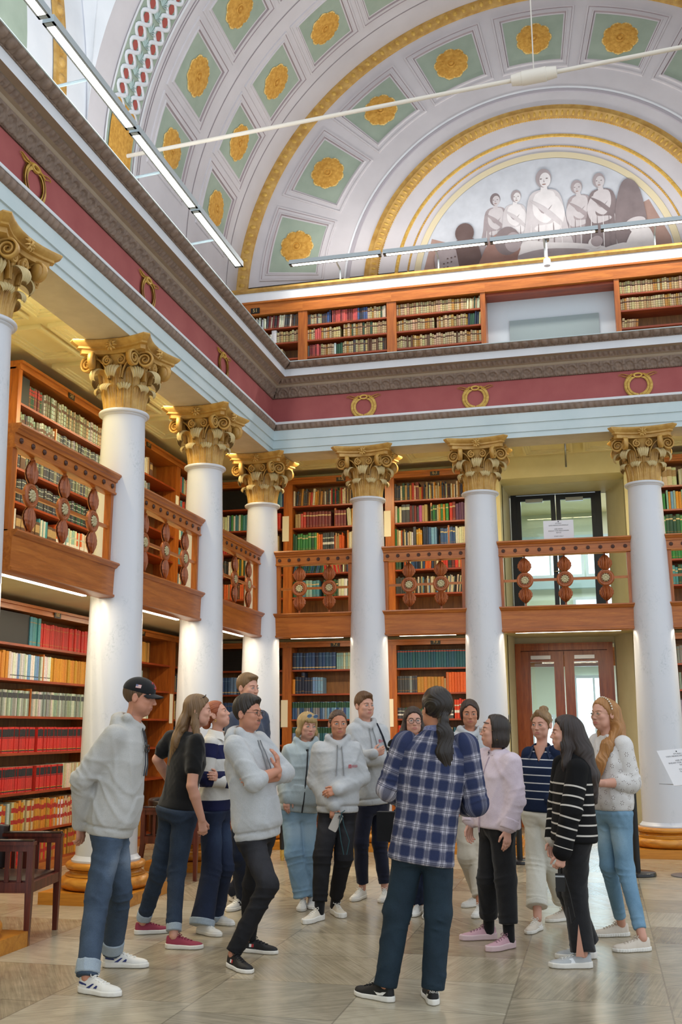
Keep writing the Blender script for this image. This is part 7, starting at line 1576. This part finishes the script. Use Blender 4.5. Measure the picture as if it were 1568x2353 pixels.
for q in 'rl': p.shoe(q, 'low', (SW, SOLW, LW), .285, .032)
p.hair('hair', hair_mat('chestnut', '3a2414', '74502f'), short(.005, .018, .010, .016), amp=.0025)

# 9 woman with glasses, mostly behind the guide
p = mk('P9', 'dark-haired woman with glasses, mostly hidden behind the guide', (-72, -2, 0, .95), fem=True, hv=.0036)
p.make_body(SKB, dict(r=dict(n=(-1, 0, 0)), l=dict(n=(0, -1, 0)))); p.face('2a1c14', '3f2f24')
def dots(k, u, v): return k.mix(k.math('GREATER_THAN', k.math('SINE', k.math('MULTIPLY', v, 160.)), .55), L4('131316'), L4('d0cfcc'))
p.top('blouse', patt('black_white_knit', dots), hoodie_secs(.155, .165, .155, .115, -.08, 0., .066), (.064, .056, .042), amp=.003, split=True)
p.trousers('jeans', D3, .148, .168, .115, (.098, .074, .060), cut=.0)
for q in 'rl': p.shoe(q, 'low', (SW, SOLW, LW), .265, .034)
p.hair('hair', hair_mat('darkbrown', '1f1410', '402c22'), lambda q, P: sm(face_cut(q, shell(q, .009, .003), .024, .85, .5), sm(tress(q, [(.06, -.02, .02), (.088, -.015, -.10), (.10, .01, -.26)], [.03, .036, .02]), tress(q, [(-.06, -.02, .02), (-.088, -.015, -.10), (-.1, .01, -.26)], [.03, .036, .02]), .01), .02), (-.17, -.17, -.3), (.17, .13, .18))
p.glasses(FRM, .025, .022, thick=.0022)
b = MB(); c_ = p.J['wr']+p.sr*.06+A((0, 0, -.08)); b.box(-.13, .13, -.05, .05, -.22, .02); b.v = [np.concatenate(b.v)+c_]; o = b.build('handbag', BLK, None, 0); tag(o, 'black handbag beside the woman hidden behind the guide', 'handbag')

# 10 the guide
p = mk('P10', 'guide seen from behind, long dark ponytail, blue and white plaid shirt', (122, 4, 0, 1.02), hv=.003)
p.make_body(SKC, dict(r=dict(n=(0, 0, -1)), l=dict(n=(0, 0, -1)))); p.face('1c1410', '2e2019')
def plaid(k, u, v):
    def band(x, per, off, w): return k.math('LESS_THAN', k.math('ABSOLUTE', k.math('SUBTRACT', k.math('FRACT', k.math('ADD', k.math('DIVIDE', x, per), off)), .5)), w/2)
    def soft(x, per, off, w): return k.ramp(k.math('ABSOLUTE', k.math('SUBTRACT', k.math('FRACT', k.math('ADD', k.math('DIVIDE', x, per), off)), .5)), [(w*.55, 1.), (w*1.2, 0.)])
    pr = .098; lt = k.math('MULTIPLY', k.math('ADD', soft(u, pr, 0., .20), soft(v, pr, 0., .20)), .46)
    c = k.mix(lt, L4('2f3656'), L4('c3c0cc'))
    for x in (u, v):
        for o_ in (.0, .0):
            c = k.mix(k.math('MULTIPLY', band(x, pr, -.045, .034), .75), c, L4('25283f')); c = k.mix(k.math('MULTIPLY', band(x, pr, .045, .034), .75), c, L4('25283f'))
        c = k.mix(k.math('MULTIPLY', band(x, pr, .5, .42), .5), c, L4('2c3556'))
    return c
p.uvflip = -1; PL = patt('plaid_flannel', plaid); S_ = [(-.20, .198, .13, .14, 0), (-.05, .190, .14, .14, 0), (.25, .185, .14, .13, 0), (.60, .205, .135, .135, 0), (.82, .192, .105, .12, -.005), (.94, .125, .08, .09, -.01), (1.02, .075, .068, .075, -.01)]
def shirttail(P, d, x, y, t): return smx(d, -.045-.12*np.clip((np.abs(x)-.0)/.2, 0, 1)**2*-1.-t-.06*(y < 0)*0-.14+.02, .008) if False else d
p.top('plaid_shirt', PL, S_, (.086, .076, .062), upto=.55, amp=.005, fsc=5., split=True)
p.collar(cloth('collar_blue', '3a4470', '8d90b0', blotch=60.), .064, .04, .05, .5, .02, .03)
p.trousers('jeans', D6, .165, .178, .128, (.112, .080, .068), cut=.01, knee=.008, amp=.006)
for q in 'lr': p.shoe(q, 'low', (SBK, SOLW, LB), .30, .03, marks=[('swoosh', MW)])
m = text_mb('NIKE', .022); h_ = p.J['fr']; xr = unit((p.J['tr']-h_)*A((1, 1, 0))); yr = A((-xr[1], xr[0], 0)); v = np.concatenate(m.v); m.v = [h_-xr*.002+np.outer(v[:, 0], -yr)+np.outer(v[:, 1], A((0, 0, 1.)))+A((0, 0, .075))]; p.mb('heel_lettering', m, MW, None, 0)
def h10(q, P):
    d = nape_cut(q, face_cut(q, shell(q, .009, .004), .02, .8, .55), -.075, .5); d = sm(d, ball(q, (0, -.105, -.055), .034), .03)
    wv = .008*np.sin(q[:, 2]*38+1.); qq = q-np.stack([wv, 0*wv, 0*wv], 1); return sm(d, tress(qq, [(0, -.112, -.065), (-.005, -.130, -.12), (.0, -.135, -.24), (.012, -.13, -.36), (.018, -.125, -.45)], [.026, .044, .050, .040, .010], (YA, .6)), .01)
p.hair('hair', hair_mat('jet', '0e0b0a', '2e2420', .35), h10, (-.15, -.21, -.5), (.15, .13, .18), strand='mix', amp=.0028)
mb = MB(); mb.tube([p.tw((.03*cos(a), -.116+.02*sin(a)*.4, -.085+.02*sin(a))) for a in np.arange(14)*2*pi/14], .006, 6, closed=True); p.mb('hair_tie', mb, M_BLACK)

# 11 woman with centre parting at the back
p = mk('P11', 'woman with dark centre-parted hair in grey hoodie behind the guide', (-80, -7, 0, .97), fem=True, hv=.0034)
p.make_body(SKC, dict(r=dict(n=(-1, 0, 0)), l=dict(n=(1, 0, 0)))); p.face('2a1c14', '4a382a', lid=.0018, bw=1.2)
S_ = hoodie_secs(.160, .170, .155, .12, -.10, 0., .07); chest_of(p, S_)
p.top('hoodie', HG, S_, (.07, .06, .048), hood=True, amp=.005); logo(p, z=-.2, x=-.05)
mb = MB(); n_ = p.J['nk']; c_ = n_+p.fw*.115+A((0, 0, -.05))
for u in (-1, 1): mb.tube([c_+p.sr*u*.01, c_+p.sr*u*.04+A((0, 0, .02)), c_+p.sr*u*.045+A((0, 0, -.01)), c_+A((0, 0, -.005)), c_+p.sr*u*.03+A((0, 0, -.07))], .005, 6)
p.mb('drawstring', mb, CORD)
p.trousers('trousers', BEI, .145, .162, .112, (.098, .078, .06), crop=.06, cut=.0, knee=.005)
for q in 'rl': p.shoe(q, 'low', (SW, SOLW, LW), .265, .03)
p.hair('hair', hair_mat('darkbrown', '1f1410', '402c22'), lambda q, P: sm(nape_cut(q, face_cut(q, shell(q, .008, .002), .022-.35*np.maximum(0, .03-np.abs(q[:, 0])), .8, .5), -.11, .4), sm(elli(q, (.072, .0, .0), (.018, .03, .06)), elli(q, (-.072, .0, .0), (.018, .03, .06)), .01), .015), amp=.002)

# 12 woman in pale pink shirt
p = mk('P12', 'woman with black bob in loose pale pink shirt and black trousers', (197, 6, 0, .97), fem=True)
p.make_body(SKB, dict(l=dict(n=(1, 0, 0), d=(-.05, .1, -1), curl=(.2, .25, .2)), r=dict(n=(-1, 0, 0), d=(0, .1, -1))), jaw=1.02); p.face('1f1612', '2c1f18', lid=.0015)
PK = cloth('pink_linen', 'c3b2be', 'd8cad4', blotch=9., bump=.4); S_ = [(-.10, .205, .155, .160, 0), (.10, .200, .155, .155, 0), (.35, .190, .145, .14, 0), (.62, .185, .135, .13, 0), (.82, .175, .10, .11, -.005), (.94, .115, .075, .085, -.01), (1.02, .068, .062, .068, -.01)]
p.top('shirt', PK, S_, (.078, .072, .060), upto=.80, amp=.007, fsc=6.)
for q in 'lr':
    a_, b_ = p.J['e'+q], p.J['w'+q]; u_ = unit(b_-a_); c0 = a_+(b_-a_)*.62; f = lambda P: smx(cone(P, c0, c0+u_*.075, .068, .062), np.maximum((c0-P)@u_, (P-c0)@u_-.075), .008)-.003*folds(P, 14, 4)
    p.put('cuff', [mesh_sdf(f, np.minimum(c0, c0+u_*.08)-.09, np.maximum(c0, c0+u_*.08)+.09, .006)], PK)
p.collar(PK, .060, .022, .02, .3, .03, .012)
chest_of(p, S_, .006); mb = MB(); mb.tube([p.front(0, z, .003) for z in np.linspace(-.04, -.58, 20)], .006, 5, flat=.4); p.mb('button_placket', mb, plain('pink_seam', 'b09daa', .9))
mb = MB(); w_, u_ = p.J['wl'], unit(p.J['wl']-p.J['el']); s1 = unit(np.cross(u_, p.sr)); s2 = np.cross(u_, s1); mb.tube([w_-u_*.01+s1*.030*cos(a)+s2*.030*sin(a) for a in np.arange(18)*2*pi/18], .007, 6, closed=True); mb.tube([w_-u_*.01-p.sr*.026, w_-u_*.01-p.sr*.040], [.018, .017], 14); p.mb('watch', mb, plain('watch_dark', '2a2b28', .35, .5))
p.trousers('trousers', BLKT, .15, .176, .122, (.108, .080, .070), crop=.075, cut=.0, knee=.005)
for q in 'lr':
    k_, a_ = p.J['k'+q], p.J['a'+q]; f = lambda P: cone(P, a_+A((0, 0, -.03)), a_+unit(k_-a_)*.10, .040, .043); p.put('sock', [mesh_sdf(f, np.minimum(a_, k_)-.12, np.maximum(a_, k_)+.1, .008)], BLK); p.shoe(q, 'chunky', (SPK, plain('sole_pink', 'd3b9bc', .6), plain('lace_pink', '8f6a76', .8)), .28, .046)
def h12(q, P):
    d = shell(q, .012, .004); lowr = elli(q, (0, -.028, -.045), (.090, .098, .10)); d = sm(d, lowr, .02); d = smx(d, -.118-q[:, 2]-.12*(q[:, 1]+.02), .006); d = face_cut(q, d, .030, .9, .12, .006); return smx(d, -elli(q, (0, .09, -.05), (.085, .085, .12)), .006)
p.hair('hair', hair_mat('black', '15110f', '352a24'), h12, amp=.002)
mb = MB(); mb.tube([p.tw((x, surf_y(x, .066-.10*abs(x), fem=True)+.001, .066-.10*abs(x))) for x in np.linspace(-.05, .05, 7)], [.006, .009, .011, .011, .011, .009, .006], 6, flat=.4); p.mb('fringe', mb, MATS['hair_black'])
p.glasses(FRMG, .022, .020, thick=.0012)
mb = MB(); mb.tube([p.tw((-.084+.002*cos(a), -.005+.008*cos(a), -.050+.010*sin(a))) for a in np.arange(12)*2*pi/12], .0018, 5, closed=True); p.mb('earring', mb, RING)

# 13 woman in navy striped knit
p = mk('P13', 'woman with hair in a bun in navy knit with thin white stripes', (-113, -3, 0, .96), fem=True)
p.make_body(SKB, dict(r=dict(n=(0, 1, 0)), l=dict(n=(.2, -.4, .0), d=(-.7, .5, -.35), curl=(.2, .2, .2)))); p.face('6d4f38', '5d6a6c', lid=.001)
def str13(k, u, v): return k.mix(k.math('MULTIPLY', k.math('LESS_THAN', k.math('FRACT', k.math('DIVIDE', k.math('ADD', v, .01), .062)), .14), k.math('LESS_THAN', v, .46)), L4('1b2742'), L4('cfd0d2'))
S_ = [(-.05, .166, .118, .128, 0), (.10, .172, .125, .125, 0), (.35, .172, .125, .12, 0), (.62, .170, .125, .115, 0), (.82, .155, .09, .10, -.005), (.93, .105, .07, .08, -.01), (.985, .080, .066, .072, -.01)]
def vneck(P, d, x, y, t):
    L = np.linalg.norm(p.J['nk']-p.J['hp']); z = t-L; return smx(d, -np.maximum(np.abs(x)*1.25-(z+.15)*.55, -(y-.0)), .006)
p.top('knit_top', patt('navy_stripes', str13), S_, (.066, .060, .05), amp=.004, upto=.9, extra=vneck, split=True)
p.collar(cloth('navy_knit', '18233c', '202c48'), .068, .015, .06, .7, .05, .045); n_ = p.J['nk']
mb = MB(); mb.tube([n_+p.fw*.05+A((0, 0, -.01)), n_+p.fw*.082+A((0, 0, -.13))], [.052, .012], 12, flat=.6); p.mb('neckline', mb, SKB)
p.trousers('trousers', WHT, .145, .168, .115, (.102, .080, .080), crop=.10, cut=.0, knee=.004); p.rollup(WHT, .083, .045, .09)
for q in 'rl': p.shoe(q, 'run', (SBE, SOLW, LW), .262, .032, marks=[('swoosh', MW)])
p.hair('hair', hair_mat('honey', '553c24', '9c7a50'), lambda q, P: sm(sm(nape_cut(q, face_cut(q, shell(q, .006, .003), .016, .8, .52), -.07, .45), elli(q, (.0, -.062, .128), (.042, .040, .034)), .01), tress(q, [(-.07, .03, .05), (0, .06, .108), (.07, .03, .05)], [.014, .02, .014]), .02), (-.14, -.17, -.2), (.14, .13, .22), strand='mix', amp=.003)

# 14 woman in black and white striped cardigan
p = mk('P14', 'woman with long dark hair in black sweater with white stripes', (193, 3, 0, .96), fem=True)
p.make_body(SKB, dict(l=dict(n=(1, 0, 0), d=(-.05, .25, -1), curl=(.7, .9, .6)), r=dict(n=(-1, 0, 0)))); p.face('241812', '33251c', lid=.001)
def str14(k, u, v): return k.mix(k.math('MULTIPLY', k.math('LESS_THAN', k.math('FRACT', k.math('DIVIDE', v, .066)), .17), k.math('MULTIPLY', k.math('GREATER_THAN', v, .19), k.math('LESS_THAN', v, .60))), L4('101012'), L4('cbc6bf'))
S_ = [(-.16, .195, .15, .155, 0), (.05, .190, .145, .15, 0), (.35, .180, .135, .135, 0), (.62, .178, .128, .125, 0), (.82, .165, .095, .11, -.005), (.94, .11, .075, .085, -.01), (1.02, .07, .064, .07, -.01)]
p.top('striped_sweater', patt('black_white_stripes', str14), S_, (.074, .070, .062), upto=.97, amp=.005, fsc=5., split=True)
p.trousers('trousers', BLKT, .148, .17, .118, (.105, .080, .082), crop=.01, cut=.0, knee=.003)
for q in 'lr': p.shoe(q, 'run', (SGR, SOLW, LW), .28, .04, marks=[('bands', plain('mark_silver', 'd0d2d3', .3, .3))])
k_, a_ = p.J['kl'], p.J['al']; b_ = a_+A((0, 0, .03)); mb = MB(); dv = unit(p.fw*.55+(-p.sr)*.85)
mb.add([b_+dv*.094+A((0, 0, .17)), b_+dv*.088-p.sr*0+unit(np.cross(dv, A((0, 0, 1.))))*.028+A((0, 0, -.03)), b_+dv*.088-unit(np.cross(dv, A((0, 0, 1.))))*.028+A((0, 0, -.03))], [(0, 1, 2)]); p.mb('ankle_slit', mb, SKB, None, 0)
def h14(q, P):
    d = face_cut(q, shell(q, .011, .006), .024, .85, .42); d = sm(d, tress(q, [(-.03, -.06, .02), (-.05, -.115, -.12), (-.065, -.16, -.28), (-.07, -.20, -.46)], [.075, .075, .07, .02], (XA, .75)), .03)
    d = sm(d, tress(q, [(-.062, .0, .04), (-.078, .01, -.08), (-.088, .0, -.22), (-.095, -.03, -.36)], [.026, .034, .04, .012], (XA, .5)), .02); return sm(d, tress(q, [(.062, -.01, .03), (.078, -.01, -.1), (.08, -.02, -.3)], [.026, .035, .015]), .02)
p.hair('hair', hair_mat('espresso', '130e0d', '3a2b26'), h14, (-.19, -.3, -.52), (.19, .13, .2), amp=.0028)
c_ = p.J['wl']+A((0, 0, -.13))+p.fw*.02; t = tag(empty('camera', tuple(c_)), 'small black compact camera hanging by a cord from the striped-sweater woman\'s hand', 'camera'); MB().box(-.03, .03, -.018, .018, -.11, .0).build('camera_body', M_BLACK, t, 0); MB().box(-.03, .03, -.02, -.018, -.02, -.01).build('silver_strip', M_STEEL, t, 0); MB().tube([(0, 0, .06), (.0, -.01, 0)], .003, 5).build('cord', M_BLACK, t); MB().tube([(.03, -.02, -.01), (.06, -.04, -.12), (.085, -.05, -.26), (.06, -.05, -.30), (.045, -.03, -.2)], .0025, 5).build('cord', M_BLACK, t)

# 15 woman with headband
p = mk('P15', 'woman with long strawberry-blonde hair, headband, white blouse and light blue jeans', (226, 0, 0, .98), fem=True)
p.make_body(SKB, dict(l=dict(n=(0, -1, .2), d=(.6, .7, 0)), r=dict(n=(0, -1, 0)))  , bare=dict(l=1)); p.face('9a6f4c', '7d8f98')
def eyelet(k, u, v):
    cu = k.math('SUBTRACT', k.math('FRACT', k.math('DIVIDE', u, .062)), .5); cv = k.math('SUBTRACT', k.math('FRACT', k.math('ADD', k.math('DIVIDE', v, .075), k.math('MULTIPLY', k.math('FLOOR', k.math('DIVIDE', u, .062)), .5))), .5)
    r = k.math('SQRT', k.math('ADD', k.math('MULTIPLY', cu, cu), k.math('MULTIPLY', cv, cv))); a = k.math('ARCTAN2', cv, cu)
    m = k.math('MULTIPLY', k.math('LESS_THAN', k.math('ABSOLUTE', k.math('SUBTRACT', r, .17)), .055), k.math('GREATER_THAN', k.math('SINE', k.math('MULTIPLY', a, 6.)), .55)); m = k.math('MULTIPLY', m, k.math('GREATER_THAN', v, .11))
    return k.mix(m, L4('d9d6d4'), L4('6d5d58'))
S_ = [(-.06, .165, .118, .128, 0), (.06, .178, .128, .135, 0), (.35, .168, .125, .125, 0), (.62, .165, .122, .115, 0), (.82, .155, .09, .10, -.005), (.94, .105, .07, .08, -.01), (1.0, .075, .062, .068, -.01)]
p.top('blouse', patt('eyelet_cotton', eyelet), S_, (.072, .078, .060), upto=.30, amp=.006, fsc=6., split=True)
p.trousers('jeans', D5, .142, .168, .118, (.098, .064, .046), crop=.06, cut=.0, knee=.006)
for q in 'lr': p.shoe(q, 'knit', (SBE, SOLW, plain('lace_beige', 'b9ab9c', .8)), .278, .03, 'ridged')
def h15(q, P):
    d = face_cut(q, shell(q, .006, .001), .014, .8, .5); d = sm(d, tress(q, [(-.02, -.07, .02), (-.03, -.11, -.10), (-.06, -.10, -.2)], [.072, .06, .05]), .03); d = sm(d, tress(q, [(-.060, -.055, .02), (-.082, -.04, -.12), (-.075, .06, -.24), (-.055, .115, -.36), (-.045, .13, -.48)], [.034, .040, .042, .036, .012], (YA, .5), .05), .04); return sm(d, tress(q, [(.05, -.06, .0), (.07, -.05, -.14), (.07, .02, -.3)], [.03, .035, .02]), .02)
p.hair('hair', hair_mat('strawberry', '7a4f28', 'bd8850'), h15, (-.18, -.2, -.54), (.18, .22, .18), amp=.003)
mb = MB(); pts = [p.tw((.090*sin(a), -.004+.01*cos(a), .036+.096*cos(a))) for a in np.linspace(-1.5, 1.5, 30)]; mb.tube(pts, .0055, 6)
p.mb('headband', mb, plain('headband_tan', '9a7a52', .5)); mb = MB()
for q in pts[::2]: mb.lathe([(.001, -.0075), (.0065, -.003), (.0065, .003), (.001, .0075)], 8, tuple(q), cap=False)
p.mb('pearl_row', mb, plain('pearl', 'e6e0d4', .25))
p.glasses(FRMG, .023, .021, thick=.0012)
# ---------------------------------------------------------------- camera, daylight, view
from mathutils import Matrix, Vector
CAM = (0., 0., 1.53); yaw, pit, rol, FPX = .2394, .2067, -.0039, 2377.05
Fv = A((-sin(yaw)*cos(pit), cos(yaw)*cos(pit), sin(pit))); Rv = A((cos(yaw), sin(yaw), 0)); Uv = np.cross(Rv, Fv)
Rv, Uv = Rv*cos(rol)+Uv*sin(rol), -Rv*sin(rol)+Uv*cos(rol)
cd = bpy.data.cameras.new('camera'); cam = bpy.data.objects.new('camera', cd); COL.objects.link(cam); SC.camera = cam
cd.sensor_fit = 'VERTICAL'; cd.sensor_height = 36.; cd.lens = 36.*FPX/2353.; cd.clip_start = .05; cd.clip_end = 200
cam.matrix_world = Matrix(((Rv[0], Uv[0], -Fv[0], CAM[0]), (Rv[1], Uv[1], -Fv[1], CAM[1]), (Rv[2], Uv[2], -Fv[2], CAM[2]), (0, 0, 0, 1)))
def aim(P):
    d = A(P)-A(CAM); z = d@Fv; return (784+FPX*(d@Rv)/z, 1176.5-FPX*(d@Uv)/z)
w = bpy.data.worlds.new('daylight'); SC.world = w; w.use_nodes = True
bg = w.node_tree.nodes['Background']; bg.inputs[0].default_value = (.86, .93, 1., 1.); bg.inputs[1].default_value = 1.15
SC.view_settings.view_transform = 'Standard'; SC.view_settings.look = 'None'; SC.view_settings.exposure = 0.25; SC.view_settings.gamma = 1.0
SC.view_settings.use_curve_mapping = False
SC.cycles.max_bounces = 7; SC.cycles.diffuse_bounces = 4; SC.cycles.glossy_bounces = 3; SC.cycles.transparent_max_bounces = 8
SC.cycles.sample_clamp_indirect = 6.; SC.cycles.caustics_reflective = False; SC.cycles.caustics_refractive = False; SC.cycles.use_denoising = True
bpy.context.view_layer.update(); place_books(CAM, aim)
